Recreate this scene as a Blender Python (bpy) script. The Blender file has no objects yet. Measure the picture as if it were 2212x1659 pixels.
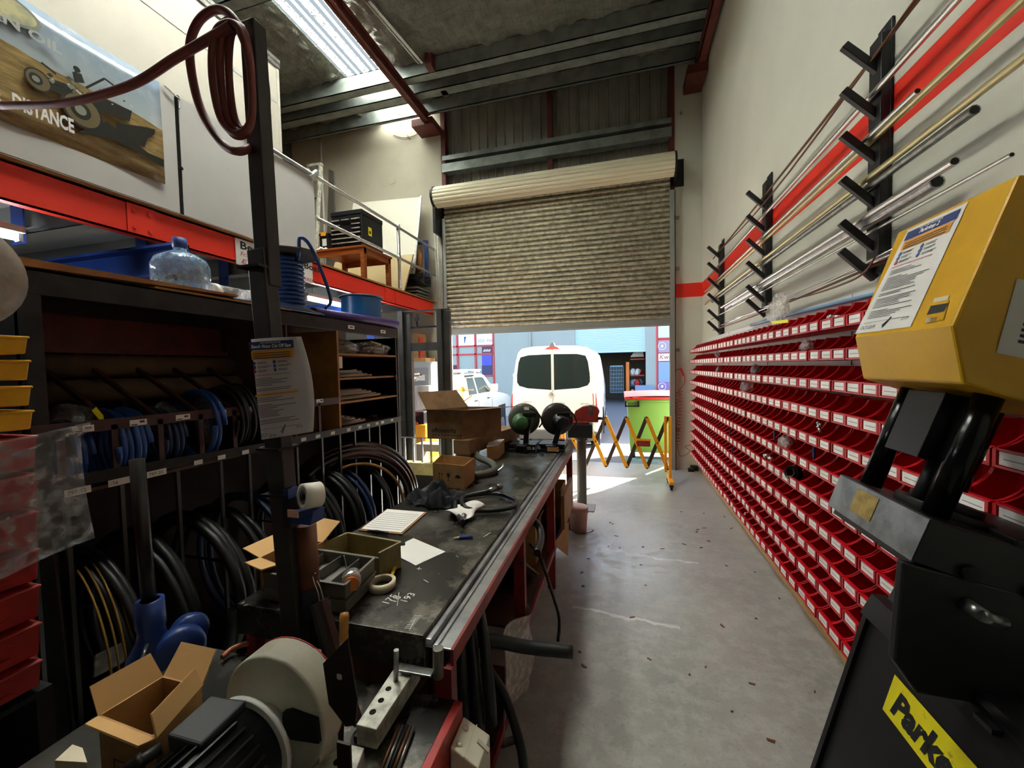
import bpy, math, random
from mathutils import Vector, Matrix
S = bpy.context.scene
COL = S.collection
# ------------------------------------------------------------------ camera
YAW, PIT, ROL, FPX, HC = 0.26651, -0.041322, -0.019715, 870.0, 1.7
def _cam():
    cy, sy = math.cos(YAW), math.sin(YAW)
    f = Vector((-sy*math.cos(PIT), cy*math.cos(PIT), math.sin(PIT)))
    r = Vector((cy, sy, 0)); u = r.cross(f)
    return r*math.cos(ROL)+u*math.sin(ROL), -r*math.sin(ROL)+u*math.cos(ROL), f
CR, CU, CF = _cam()
CP = Vector((0, 0, HC))
cd = bpy.data.cameras.new('camera'); cam = bpy.data.objects.new('camera', cd); COL.objects.link(cam)
cd.sensor_width = 36.0; cd.lens = FPX/2212*36.0; cd.clip_start = .02; cd.clip_end = 200
cam.matrix_world = Matrix(((CR.x, CU.x, -CF.x, CP.x), (CR.y, CU.y, -CF.y, CP.y), (CR.z, CU.z, -CF.z, CP.z), (0, 0, 0, 1)))
S.camera = cam
# ------------------------------------------------------------------ light
S.view_settings.view_transform = 'Standard'; S.view_settings.look = 'None'
S.view_settings.gamma = 1.0; S.view_settings.use_curve_mapping = False
S.view_settings.exposure = 1.15
S.cycles.use_denoising = True
S.cycles.max_bounces = 8; S.cycles.diffuse_bounces = 5; S.cycles.transparent_max_bounces = 12
S.cycles.sample_clamp_indirect = 6.0; S.cycles.caustics_reflective = False; S.cycles.caustics_refractive = False
W = bpy.data.worlds.new('sky'); S.world = W; W.use_nodes = True
nt = W.node_tree; nt.nodes.clear()
sk = nt.nodes.new('ShaderNodeTexSky'); sk.sky_type = 'NISHITA'; sk.sun_disc = False
SUN_AZ = math.atan2(.55, .83); SUN_EL = math.radians(31)
sk.sun_elevation = SUN_EL; sk.sun_rotation = SUN_AZ; sk.air_density = 1.0; sk.dust_density = 1.5
bg = nt.nodes.new('ShaderNodeBackground'); bg.inputs['Strength'].default_value = 0.38
wo = nt.nodes.new('ShaderNodeOutputWorld')
nt.links.new(sk.outputs[0], bg.inputs[0]); nt.links.new(bg.outputs[0], wo.inputs[0])
sl = bpy.data.lights.new('sun', 'SUN'); sl.energy = 16.0; sl.angle = math.radians(.6); sl.color = (1, .95, .86)
so = bpy.data.objects.new('sun', sl); COL.objects.link(so)
sd = Vector((math.sin(SUN_AZ)*math.cos(SUN_EL), math.cos(SUN_AZ)*math.cos(SUN_EL), math.sin(SUN_EL)))
so.rotation_euler = sd.to_track_quat('Z', 'Y').to_euler(); so.location = sd*30+Vector((0, 8, 0))
SKYLIGHT = 14.5; TUBE = 55.0
# ------------------------------------------------------------------ pixel of the 2212x1659 frame -> point on a known plane
def ray(x, y): return CR*((x-1106)/FPX)+CU*((829.5-y)/FPX)+CF
def bx(x, y, X): d = ray(x, y); return CP+d*((X-CP.x)/d.x)
def by(x, y, Y): d = ray(x, y); return CP+d*((Y-CP.y)/d.y)
def bz(x, y, Z): d = ray(x, y); return CP+d*((Z-CP.z)/d.z)
def V(*a): return Vector(a)
# ------------------------------------------------------------------ materials
def lin(c):
    return tuple(x/12.92 if x <= .04045 else ((x+.055)/1.055)**2.4 for x in c)
def hexc(h): return lin(tuple(int(h[i:i+2], 16)/255 for i in (0, 2, 4)))
class NT:
    def __init__(s, name):
        s.m = bpy.data.materials.new(name); s.m.use_nodes = True; s.t = s.m.node_tree
        s.b = s.t.nodes['Principled BSDF']; s.o = s.t.nodes['Material Output']
    def n(s, ty, **kw):
        x = s.t.nodes.new('ShaderNode'+ty)
        for k, v in kw.items():
            if hasattr(x, k): setattr(x, k, v)
            else: x.inputs[k.replace('_', ' ')].default_value = v
        return x
    def l(s, a, b): s.t.links.new(a, b)
    def math(s, op, a, b=None, c=None):
        x = s.t.nodes.new('ShaderNodeMath'); x.operation = op
        for i, v in enumerate((a, b, c)):
            if v is None: continue
            if isinstance(v, (int, float)): x.inputs[i].default_value = v
            else: s.l(v, x.inputs[i])
        return x.outputs[0]
    def mix(s, f, a, b):
        x = s.t.nodes.new('ShaderNodeMix'); x.data_type = 'RGBA'
        for k, v in ((0, f), (6, a), (7, b)):
            if isinstance(v, (int, float)): x.inputs[k].default_value = v
            elif isinstance(v, tuple): x.inputs[k].default_value = v if len(v) == 4 else v+(1,)
            else: s.l(v, x.inputs[k])
        return x.outputs[2]
    def noise(s, scale, detail=4, rough=.55, vec=None, dist=0):
        x = s.n('TexNoise'); x.inputs['Scale'].default_value = scale; x.inputs['Detail'].default_value = detail
        x.inputs['Roughness'].default_value = rough; x.inputs['Distortion'].default_value = dist
        if vec is None: vec = s.pos()
        s.l(vec, x.inputs['Vector']); return x.outputs[0]
    def pos(s):
        if not hasattr(s, '_p'): s._p = s.n('NewGeometry').outputs['Position']
        return s._p
    def obj(s):
        if not hasattr(s, '_oc'): s._oc = s.n('TexCoord').outputs['Object']
        return s._oc
    def scaled(s, v, sc):
        x = s.n('Mapping'); x.inputs['Scale'].default_value = sc; s.l(v, x.inputs[0]); return x.outputs[0]
    def ramp(s, f, lo, hi):
        x = s.n('MapRange'); x.inputs[1].default_value = lo; x.inputs[2].default_value = hi; s.l(f, x.inputs[0]); return x.outputs[0]
    def bump(s, h, st=.3, d=.01):
        x = s.n('Bump'); x.inputs['Strength'].default_value = st; x.inputs['Distance'].default_value = d
        s.l(h, x.inputs['Height']); s.l(x.outputs[0], s.b.inputs['Normal'])
MATS = {}
def mat(name, h, rough=.5, metal=0, var=0, h2=None, vscale=6, bump=0, bscale=40, lo=.42, hi=.62, coat=0, spec=None, stretch=None, emit=None, est=0, alpha=None, trans=0):
    if name in MATS: return MATS[name]
    k = NT(name); c = hexc(h); b = k.b
    b.inputs['Base Color'].default_value = c+(1,); b.inputs['Roughness'].default_value = rough; b.inputs['Metallic'].default_value = metal
    if spec is not None: b.inputs['Specular IOR Level'].default_value = spec
    if coat: b.inputs['Coat Weight'].default_value = coat
    if h2 or var:
        v = k.obj()
        if stretch: v = k.scaled(v, stretch)
        f = k.ramp(k.noise(vscale, 6, .6, v), lo, hi)
        c2 = hexc(h2) if h2 else tuple(x*(1-var) for x in c)
        k.l(k.mix(f, c, c2), b.inputs['Base Color'])
    if bump: k.bump(k.noise(bscale, 3, .5, k.obj()), bump, .004)
    if emit: b.inputs['Emission Color'].default_value = hexc(emit)+(1,); b.inputs['Emission Strength'].default_value = est
    if alpha is not None: b.inputs['Alpha'].default_value = alpha
    if trans: b.inputs['Transmission Weight'].default_value = trans
    MATS[name] = k.m; return k.m
def M(n): return MATS[n]
# ------------------------------------------------------------------ mesh builder
class MB:
    def __init__(s): s.v = []; s.f = []; s.mi = []; s.sm = []
    def add(s, vs, fs, m=0, smooth=False):
        o = len(s.v); s.v += [Vector(p) for p in vs]
        for f in fs: s.f.append([i+o for i in f]); s.mi.append(m); s.sm.append(smooth)
        return s
    def hexa(s, b, t, m=0):
        return s.add(list(b)+list(t), [(3, 2, 1, 0), (4, 5, 6, 7), (0, 1, 5, 4), (1, 2, 6, 5), (2, 3, 7, 6), (3, 0, 4, 7)], m)
    def box(s, x0, x1, y0, y1, z0, z1, m=0, R=None, c=None):
        b = [(x0, y0, z0), (x1, y0, z0), (x1, y1, z0), (x0, y1, z0)]; t = [(x0, y0, z1), (x1, y0, z1), (x1, y1, z1), (x0, y1, z1)]
        if R is not None:
            c = Vector(c) if c is not None else Vector(((x0+x1)/2, (y0+y1)/2, (z0+z1)/2))
            b = [c+R@(Vector(p)-c) for p in b]; t = [c+R@(Vector(p)-c) for p in t]
        return s.hexa(b, t, m)
    def obox(s, o, ax, ay, az, m=0):     # corner + three edge vectors
        o = Vector(o); ax = Vector(ax); ay = Vector(ay); az = Vector(az)
        return s.hexa([o, o+ax, o+ax+ay, o+ay], [o+az, o+ax+az, o+ax+ay+az, o+ay+az], m)
    def bar(s, a, b, w, h, m=0, up=(0, 0, 1)):    # box beam between two points
        a = Vector(a); b = Vector(b); d = (b-a).normalized(); u = Vector(up)
        if abs(d.dot(u)) > .99: u = Vector((0, 1, 0))
        sx = d.cross(u).normalized()*w/2; sz = sx.cross(d).normalized()*h/2
        return s.hexa([a-sx-sz, a+sx-sz, a+sx+sz, a-sx+sz], [b-sx-sz, b+sx-sz, b+sx+sz, b-sx+sz], m)
    def frame(s, d):
        d = Vector(d).normalized(); u = Vector((0, 0, 1)) if abs(d.z) < .95 else Vector((1, 0, 0))
        a = d.cross(u).normalized(); return a, d.cross(a).normalized(), d
    def cyl(s, a, b, r, r2=None, n=16, cap=True, m=0, mc=None):
        a = Vector(a); b = Vector(b); r2 = r if r2 is None else r2; e1, e2, d = s.frame(b-a)
        vs = [a+(e1*math.cos(t)+e2*math.sin(t))*r for t in [2*math.pi*i/n for i in range(n)]]
        vs += [b+(e1*math.cos(t)+e2*math.sin(t))*r2 for t in [2*math.pi*i/n for i in range(n)]]
        s.add(vs, [(i, (i+1) % n, n+(i+1) % n, n+i) for i in range(n)], m, True)
        if cap:
            o = len(s.v)-2*n; mc = m if mc is None else mc
            s.f += [[o+i for i in range(n)][::-1], [o+n+i for i in range(n)]]; s.mi += [mc, mc]; s.sm += [False, False]
        return s
    def lathe(s, prof, o, ax=(0, 0, 1), n=24, m=0, smooth=True, a0=0, a1=2*math.pi):
        o = Vector(o); e1, e2, d = s.frame(ax); full = abs(a1-a0-2*math.pi) < 1e-6; k = n if full else n+1
        vs = []
        for r, z in prof:
            for i in range(k):
                t = a0+(a1-a0)*i/n; vs.append(o+d*z+(e1*math.cos(t)+e2*math.sin(t))*r)
        fs = []
        for j in range(len(prof)-1):
            for i in range(n):
                i2 = (i+1) % k; fs.append((j*k+i, j*k+i2, (j+1)*k+i2, (j+1)*k+i))
        return s.add(vs, fs, m, smooth)
    def tube(s, pts, r, n=8, closed=False, m=0, cap=True):
        pts = [Vector(p) for p in pts]; N = len(pts); rr = r if isinstance(r, (list, tuple)) else [r]*N
        vs = []; up = None
        for i, p in enumerate(pts):
            a = pts[i-1] if (i > 0 or closed) else p; b = pts[(i+1) % N] if (i < N-1 or closed) else p
            d = (b-a).normalized()
            if up is None: e1, e2, _ = s.frame(d)
            else:
                e1 = (up-d*up.dot(d))
                e1 = e1.normalized() if e1.length > 1e-6 else s.frame(d)[0]
                e2 = d.cross(e1).normalized()
            up = e1
            for j in range(n):
                t = 2*math.pi*j/n; vs.append(p+(e1*math.cos(t)+e2*math.sin(t))*rr[i])
        fs = []
        for i in range(N if closed else N-1):
            i2 = (i+1) % N
            for j in range(n): fs.append((i*n+j, i*n+(j+1) % n, i2*n+(j+1) % n, i2*n+j))
        o = len(s.v); s.add(vs, fs, m, True)
        if cap and not closed:
            s.f += [[o+j for j in range(n)][::-1], [o+(N-1)*n+j for j in range(n)]]; s.mi += [m, m]; s.sm += [False, False]
        return s
    def prism(s, poly, ex, m=0):          # closed 3D polygon extruded by a vector
        p = [Vector(q) for q in poly]; ex = Vector(ex); n = len(p)
        return s.add(p+[q+ex for q in p], [list(range(n))[::-1], list(range(n, 2*n))]+[(i, (i+1) % n, n+(i+1) % n, n+i) for i in range(n)], m)
    def xz(s, poly, y0, y1, m=0): return s.prism([(x, y0, z) for x, z in poly], (0, y1-y0, 0), m)
    def yz(s, poly, x0, x1, m=0): return s.prism([(x0, y, z) for y, z in poly], (x1-x0, 0, 0), m)
    def xy(s, poly, z0, z1, m=0): return s.prism([(x, y, z0) for x, y in poly], (0, 0, z1-z0), m)
    def quad(s, a, b, c, d, m=0): return s.add([a, b, c, d], [(0, 1, 2, 3)], m)
    def poly(s, p, m=0): return s.add(p, [list(range(len(p)))], m)
    def slab(s, a, b, c, d, t, m=0):      # quad with thickness along its normal
        a, b, c, d = [Vector(q) for q in (a, b, c, d)]; n = (b-a).cross(d-a).normalized()*t
        return s.hexa([a, b, c, d], [a+n, b+n, c+n, d+n], m)
    def grid(s, fn, nu, nv, m=0, smooth=True):
        vs = [fn(i/nu, j/nv) for j in range(nv+1) for i in range(nu+1)]
        return s.add(vs, [(j*(nu+1)+i, j*(nu+1)+i+1, (j+1)*(nu+1)+i+1, (j+1)*(nu+1)+i) for j in range(nv) for i in range(nu)], m, smooth)
    def sheet(s, fn, nu, nv, t=.002, m=0):    # thick surface
        o = len(s.v); s.grid(fn, nu, nv, m); k = len(s.v)-o
        nn = [Vector() for _ in range(k)]
        for f in s.f[-nu*nv:]:
            a, b, c = s.v[f[0]], s.v[f[1]], s.v[f[2]]; q = (b-a).cross(c-a)
            for i in f: nn[i-o] += q
        for i in range(k): s.v.append(s.v[o+i]-(nn[i].normalized() if nn[i].length else Vector((0, 0, 1)))*t)
        fs = [list(f) for f in s.f[-nu*nv:]]
        for f in fs: s.f.append([i+k for i in f][::-1]); s.mi.append(m); s.sm.append(True)
        w = nu+1; ring = list(range(w))+[j*w+nu for j in range(1, nv+1)]+[nv*w+i for i in range(nu-1, -1, -1)]+[j*w for j in range(nv-1, 0, -1)]
        for i in range(len(ring)):
            a, b = ring[i], ring[(i+1) % len(ring)]; s.f.append([o+b, o+a, o+a+k, o+b+k]); s.mi.append(m); s.sm.append(False)
        return s
    def text(s, txt, o, xd, yd, size, m=0, shear=0, bold=0, align='LEFT', width=None):
        cu = bpy.data.curves.new('t', 'FONT'); cu.body = txt; cu.size = size; cu.shear = shear; cu.offset = bold; cu.align_x = align; cu.resolution_u = 2
        ob = bpy.data.objects.new('t', cu); COL.objects.link(ob)
        bpy.context.view_layer.update()
        me = bpy.data.meshes.new_from_object(ob.evaluated_get(bpy.context.evaluated_depsgraph_get()))
        o = Vector(o); xd = Vector(xd).normalized(); yd = Vector(yd).normalized()
        sx = 1
        if width and me.vertices:
            xs = [v.co.x for v in me.vertices]; sx = width/(max(xs)-min(xs))
        s.add([o+xd*v.co.x*sx+yd*v.co.y for v in me.vertices], [list(p.vertices) for p in me.polygons], m)
        bpy.data.objects.remove(ob); bpy.data.curves.remove(cu); bpy.data.meshes.remove(me); return s
    def xf(s, mt):
        s.v = [mt@p for p in s.v]; return s
    def mesh(s, name, mats, off):
        me = bpy.data.meshes.new(name); me.from_pydata([p-off for p in s.v], [], s.f)
        for q in (mats if isinstance(mats, (list, tuple)) else [mats]): me.materials.append(M(q) if isinstance(q, str) else q)
        me.polygons.foreach_set('material_index', s.mi); me.polygons.foreach_set('use_smooth', s.sm); me.update(); return me
def wloc(o):
    v = Vector(o.location)
    while o.parent: o = o.parent; v += o.location
    return v
def bevel(o, w):
    if w: b = o.modifiers.new('bevel', 'BEVEL'); b.width = w; b.segments = 2; b.limit_method = 'ANGLE'; b.angle_limit = math.radians(40)
def tag(o, label=None, cat=None, group=None, kind=None):
    for k, v in (('label', label), ('category', cat), ('group', group), ('kind', kind)):
        if v: o[k] = v
    return o
def thing(name, label, cat, loc, group=None):
    o = bpy.data.objects.new(name, None); o.empty_display_size = .1; COL.objects.link(o); o.location = loc
    return tag(o, label, cat, group)
def part(mb, name, mats, parent, label=None, bev=0):
    o = bpy.data.objects.new(name, mb.mesh(name, mats, wloc(parent))); COL.objects.link(o); o.parent = parent
    bevel(o, bev); return tag(o, label)
def solo(mb, name, mats, label=None, cat=None, group=None, kind=None, bev=0):
    xs = [p.x for p in mb.v]; ys = [p.y for p in mb.v]; zs = [p.z for p in mb.v]
    loc = Vector(((min(xs)+max(xs))/2, (min(ys)+max(ys))/2, min(zs)))
    o = bpy.data.objects.new(name, mb.mesh(name, mats, loc)); COL.objects.link(o); o.location = loc
    bevel(o, bev); return tag(o, label, cat, group, kind)
def struct(mb, name, mats, bev=0): return solo(mb, name, mats, kind='structure', bev=bev)
def copy_thing(o, loc, label=None):
    c = o.copy(); COL.objects.link(c); c.location = loc
    if label: c['label'] = label
    for ch in o.children:
        d = ch.copy(); COL.objects.link(d); d.parent = c
        for g in ch.children:
            e = g.copy(); COL.objects.link(e); e.parent = d
    return c
def spline(pts, n=8, closed=False):
    P = [Vector(p) for p in pts]; out = []; N = len(P)
    for i in range(N if closed else N-1):
        a = P[(i-1) % N] if (closed or i > 0) else P[0]*2-P[1]; b = P[i]; c = P[(i+1) % N]
        d = P[(i+2) % N] if (closed or i < N-2) else P[-1]*2-P[-2]
        for j in range(n):
            t = j/n; out.append(.5*((2*b)+(c-a)*t+(2*a-5*b+4*c-d)*t*t+(3*b-a-3*c+d)*t**3))
    if not closed: out.append(P[-1])
    return out
def circle(c, ax, R, n=32, a0=0, a1=2*math.pi, e=None):
    c = Vector(c); e1, e2, d = MB().frame(ax); k = n if abs(a1-a0-2*math.pi) < 1e-6 else n+1
    return [c+(e1*math.cos(a0+(a1-a0)*i/n)+e2*math.sin(a0+(a1-a0)*i/n))*R for i in range(k)]
def lerp(a, b, t): return Vector(a)*(1-t)+Vector(b)*t
ORD = ['', 'first', 'second', 'third', 'fourth', 'fifth', 'sixth', 'seventh', 'eighth', 'ninth', 'tenth', 'eleventh', 'twelfth', 'thirteenth', 'fourteenth', 'fifteenth', 'sixteenth', 'seventeenth', 'eighteenth', 'nineteenth', 'twentieth']
def ordw(n):
    if n <= 20: return ORD[n]
    t = {2: 'twenty', 3: 'thirty', 4: 'forty'}[n//10]
    return t+'-'+ORD[n % 10] if n % 10 else {2: 'twentieth', 3: 'thirtieth', 4: 'fortieth'}[n//10]
RND = random.Random(7)
# ------------------------------------------------------------------ common materials
mat('steel_dark', '262626', .45, .5, h2='181818', vscale=9)
mat('black_paint', '17171a', .45, 0, h2='101012', vscale=5)
mat('black_satin', '131315', .35, .2)
mat('rubber', '0d0e10', .45, 0)
mat('chrome', 'e2e2de', .26, .9)
mat('steel', '9a9b98', .32, .9, h2='7d7e7a', vscale=20)
mat('galv', 'bfc1be', .36, .7, h2='a3a6a4', vscale=30)
mat('alu_rough', 'c2c1b6', .45, .3, h2='908f84', vscale=25, bump=.3, bscale=60)
mat('oxide', '6b3128', .6, .1, h2='54251f', vscale=8)
mat('red_paint', 'e0331f', .45, 0, var=.1, vscale=3)
mat('red_beam', 'f0321c', .5, 0, var=.08, vscale=2)
mat('red_bench', '8f2420', .5, 0, h2='6a1d1a', vscale=7)
mat('red_bright', 'c2241c', .45)
mat('bin_red', 'c40f1e', .38, 0, spec=.4)
mat('bin_red_far', 'b0161a', .5)
mat('bin_yellow', 'e3a50a', .45, 0, var=.2, vscale=3)
mat('yellow_machine', 'dba50b', .42, 0, var=.12, vscale=4)
mat('yellow_barrier', 'f0a312', .45)
mat('paper', 'e6e3de', .6)
mat('paper_card', 'f0eeea', .55)
mat('ink', '3a3a40', .7)
mat('ink_black', '101014', .6)
mat('ink_navy', '23306b', .6)
mat('ink_amber', 'e0961e', .6)
mat('ink_red', 'c03a30', .6)
mat('ink_white', 'f4f4f4', .6)
mat('ink_blue', '27508f', .6)
mat('chalk', 'd8d8d4', .9)
mat('card', 'b48a58', .8, 0, h2='a57c4b', vscale=14)
mat('card_dark', '8a6a48', .8, 0, h2='775a3c', vscale=10)
mat('card_in', 'c79c63', .8)
mat('wood_orange', '9a5420', .45, 0, h2='7d3f14', vscale=3, stretch=(1, 14, 14))
mat('wood_pale', 'd3ae74', .6, 0, h2='b98f56', vscale=3, stretch=(18, 1.5, 18))
mat('wood_edge', 'a9763c', .6, 0, h2='8c5c2b', vscale=4)
mat('ply_brown', '5a3b22', .6, 0, h2='47301c', vscale=3, stretch=(1, 6, 1))
mat('timber_grey', '6d5a48', .8, 0, h2='57473a', vscale=5, stretch=(12, 1, 12))
mat('blue_paint', '24418a', .45, 0, var=.15, vscale=4)
mat('blue_hose', '1a4386', .35, 0, var=.2, vscale=8)
mat('blue_hose_dark', '14294f', .4)
mat('blue_cast', '233f80', .4, 0, var=.2, vscale=10)
mat('white_panel', 'c9c9c7', .55, 0, var=.05, vscale=2)
mat('white_plastic', 'e9e7e0', .4)
mat('white_car', 'f2f2ee', .22, 0, coat=.6)
mat('white_metal', 'd9dad6', .45)
mat('cream_paint', 'c3bfae', .5, 0, h2='aba795', vscale=6)
mat('cream_case', 'd2cdb8', .45, 0, var=.08, vscale=9)
mat('hose_red', '7a3a34', .55, 0, var=.2, vscale=20)
mat('hose_orange', 'a55a33', .5, 0, var=.2, vscale=15)
mat('pvc_brown', '6a3a22', .5, 0, h2='4c2a1a', vscale=6)
mat('grey_tray', '6f6d66', .5, 0, h2='5d5b54', vscale=9)
mat('beige_tray', '8a7c52', .5, 0, h2='6f633f', vscale=7)
mat('cloth_black', '15161d', .9, 0, bump=.4, bscale=200)
mat('tape_cream', 'd9cdb2', .6)
mat('wood_handle', 'c08a3e', .4, 0, h2='8c5a22', vscale=7)
mat('glass_dark', '26302f', .06, 0, coat=.3)
mat('glass_car', '17211f', .06, 0)
mat('green_bin', '6f9a3e', .5, 0, var=.08, vscale=2)
mat('green_dark', '2f5a30', .5)
mat('vise_red', '8e2a20', .45, 0, h2='702018', vscale=8)
mat('pink_bucket', 'd8aa98', .5)
mat('amber', 'd98a20', .3)
mat('tail_red', 'd8202a', .25, coat=.5)
mat('brass_plate', 'b0944a', .4, .5, h2='8f763a', vscale=30)
mat('foil_tag', 'f2e619', .5)
mat('copper_rod', '6d4a34', .4, .6)
mat('gold_pipe', 'd8cc9c', .3, .75)
mat('orange', 'e07a2a', .5)
mat('conc_grey', '84847f', .8, 0, var=.2, vscale=4)
def clear(name, tint, op, rough=.15, bmp=.8):
    k = NT(name); k.b.inputs['Base Color'].default_value = hexc(tint)+(1,); k.b.inputs['Roughness'].default_value = rough
    tr = k.n('BsdfTransparent'); mx = k.n('MixShader'); mx.inputs[0].default_value = op
    f = k.ramp(k.noise(30, 3, .5, k.obj()), .45, .7)
    k.l(k.math('MULTIPLY_ADD', f, .35, op), mx.inputs[0])
    k.bump(k.noise(25, 3, .6, k.obj()), bmp, .01)
    k.l(tr.outputs[0], mx.inputs[1]); k.l(k.b.outputs[0], mx.inputs[2]); k.l(mx.outputs[0], k.o.inputs[0])
    MATS[name] = k.m
clear('poly_clear', 'd8dcdc', .18); clear('poly_milky', 'd9d4cc', .45, .3); clear('poly_dark', '8f9498', .3, .12)
clear('poly_bag', 'e8e4dc', .22, .3, .25); clear('bubble', 'cfd2d6', .09, .2); clear('bottle_blue', '9fc4e6', .34, .08, .15)
def floor_mat():
    k = NT('floor_concrete'); p = k.pos()
    n1 = k.ramp(k.noise(1.3, 6, .6, p), .35, .65); n2 = k.ramp(k.noise(9, 8, .7, p), .46, .6); n3 = k.ramp(k.noise(55, 4, .6, p), .55, .72)
    c = k.mix(n1, hexc('a4a39d'), hexc('8e8d88'))
    c = k.mix(k.math('MULTIPLY', n2, .5), c, hexc('b8b7b0')); c = k.mix(k.math('MULTIPLY', n3, .35), c, hexc('5e5b56'))
    s = k.n('SeparateXYZ'); k.l(p, s.inputs[0]); X, Y = s.outputs[0], s.outputs[1]
    wob = k.math('MULTIPLY', k.math('SUBTRACT', k.noise(2.5, 4, .6, p), .5), .3)
    for y0, x0, x1, sl_ in ((3.71, -.4, .62, -.12), (2.74, -.35, .35, -.05)):  # filled cracks, their reflected light mixed in as pale streaks
        d = k.math('ABSOLUTE', k.math('SUBTRACT', k.math('SUBTRACT', Y, y0), k.math('ADD', wob, k.math('MULTIPLY', X, sl_))))
        m = k.math('SUBTRACT', 1, k.ramp(d, .006, .022))
        m = k.math('MULTIPLY', m, k.math('MULTIPLY', k.math('GREATER_THAN', X, x0), k.math('LESS_THAN', X, x1)))
        c = k.mix(k.math('MULTIPLY', m, .6), c, hexc('dcdcdc'))
    k.l(c, k.b.inputs['Base Color'])
    k.l(k.math('MULTIPLY_ADD', n2, .2, .30), k.b.inputs['Roughness'])
    k.bump(k.noise(30, 5, .6, p), .25, .004); MATS['floor_concrete'] = k.m
floor_mat()
def wall_mat():
    k = NT('wall_paint'); p = k.pos(); s = k.n('SeparateXYZ'); k.l(p, s.inputs[0]); z = s.outputs[2]
    f = k.ramp(k.noise(1.7, 5, .6, p), .3, .75)
    c = k.mix(f, hexc('d6d6c8'), hexc('cccbbc'))
    m = k.math('MULTIPLY', k.math('GREATER_THAN', z, 2.765), k.math('LESS_THAN', z, 2.985))
    m = k.math('MULTIPLY', m, k.math('GREATER_THAN', s.outputs[0], .6))
    c = k.mix(m, c, hexc('e8301f')); k.l(c, k.b.inputs['Base Color']); k.b.inputs['Roughness'].default_value = .42
    k.bump(k.noise(8, 4, .6, p), .12, .01); MATS['wall_paint'] = k.m
wall_mat()
mat('wall_back_paint', 'bdb8a4', .7, 0, var=.1, vscale=1.5)
def foil_mat():
    k = NT('roof_foil'); p = k.pos(); s = k.n('SeparateXYZ'); k.l(p, s.inputs[0])
    n = k.noise(3.2, 6, .6, p, 1.2)
    g = None
    for i in (0, 1):
        fr = k.math('FRACT', k.math('MULTIPLY', k.math('ADD', s.outputs[i], k.math('MULTIPLY', n, .03)), 8.3)); m = k.math('LESS_THAN', k.math('ABSOLUTE', k.math('SUBTRACT', fr, .5)), .05)
        g = m if g is None else k.math('MAXIMUM', g, m)
    c = k.mix(k.ramp(n, .3, .7), hexc('d6d8ca'), hexc('a9ab9d')); c = k.mix(k.math('MULTIPLY', g, .22), c, hexc('5f6158'))
    k.l(c, k.b.inputs['Base Color']); k.b.inputs['Metallic'].default_value = .2; k.b.inputs['Roughness'].default_value = .33
    k.bump(k.noise(3.6, 8, .68, p, 2.2), 1.0, .35); MATS['roof_foil'] = k.m
foil_mat()
def sky_panel(nm, SKYLIGHT):
    k = NT(nm); s = k.n('SeparateXYZ'); k.l(k.pos(), s.inputs[0])
    fr = k.math('FRACT', k.math('MULTIPLY', s.outputs[0], 3.42))
    d = k.math('ABSOLUTE', k.math('SUBTRACT', fr, .5))
    pale = k.math('MULTIPLY', k.math('GREATER_THAN', d, .20), k.math('LESS_THAN', d, .43))
    sp = k.ramp(k.noise(34, 3, .65), .46, .56)
    speck = k.math('MULTIPLY_ADD', sp, SKYLIGHT*2.6, .28)
    rib = k.math('GREATER_THAN', d, .43)
    st = k.math('ADD', k.math('MULTIPLY', rib, SKYLIGHT*2.2), k.math('MULTIPLY', k.math('SUBTRACT', 1, rib), speck))
    st = k.math('ADD', k.math('MULTIPLY', pale, .34), k.math('MULTIPLY', k.math('SUBTRACT', 1, pale), st))
    c = k.mix(pale, hexc('f9fbee'), hexc('cfe0ea'))
    e = k.n('Emission'); k.l(c, e.inputs[0]); k.l(st, e.inputs[1]); k.l(e.outputs[0], k.o.inputs[0]); MATS[nm] = k.m
sky_panel('skylight_sheet', SKYLIGHT*.8); sky_panel('added_skylight_sheet', SKYLIGHT*1.6)
mat('tube_glow', 'ffffff', .3, emit='f4f8ff', est=TUBE)
mat('clad', '9a968a', .5, .2, h2='827f75', vscale=3, stretch=(1, 1, .3))
mat('asphalt', '77777a', .85, 0, h2='606064', vscale=30)
mat('apron', '9b9992', .8, 0, h2='86847e', vscale=8)
mat('purlin', '8a918c', .45, .35, h2='737a76', vscale=5)
mat('shutter', 'b8b29c', .38, .45, h2='8a8470', vscale=14)
mat('shutter_drum', 'e2dcc0', .45)
mat('beam_grey', '8f918c', .45, .4)
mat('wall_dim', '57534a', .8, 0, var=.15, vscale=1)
# ================================================================== SETTING
XR, YB, ZC = 1.24, 7.0, 6.5
XD0, XD1 = -3.14, .79          # door opening
struct(MB().box(-6.5, XR+.2, -3.5, YB+.2, -.15, 0), 'floor', 'floor_concrete')
struct(MB().box(XR, XR+.2, -3.5, YB+.2, 0, ZC+.1), 'wall_right', 'wall_paint')
b = MB().box(XD1+.04, XR, YB, YB+.2, 0, ZC+.1)
struct(b, 'wall_back_right', 'wall_paint')
struct(MB().box(-6.5, XD0, YB, YB+.2, 0, ZC+.1), 'wall_back_left', 'wall_back_paint')
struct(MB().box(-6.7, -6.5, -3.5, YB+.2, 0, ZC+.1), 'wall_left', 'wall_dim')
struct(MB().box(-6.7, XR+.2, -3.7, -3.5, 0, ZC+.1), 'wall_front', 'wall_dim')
b = MB()                                                        # roof sheet, open at the skylight and at the added light panel
XS0, XS1, YS0, YS1 = -4.33, -3.45, 1.4, 6.97
XW0, XW1, YW0, YW1 = -2.75, -1.95, 1.35, 3.7
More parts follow.
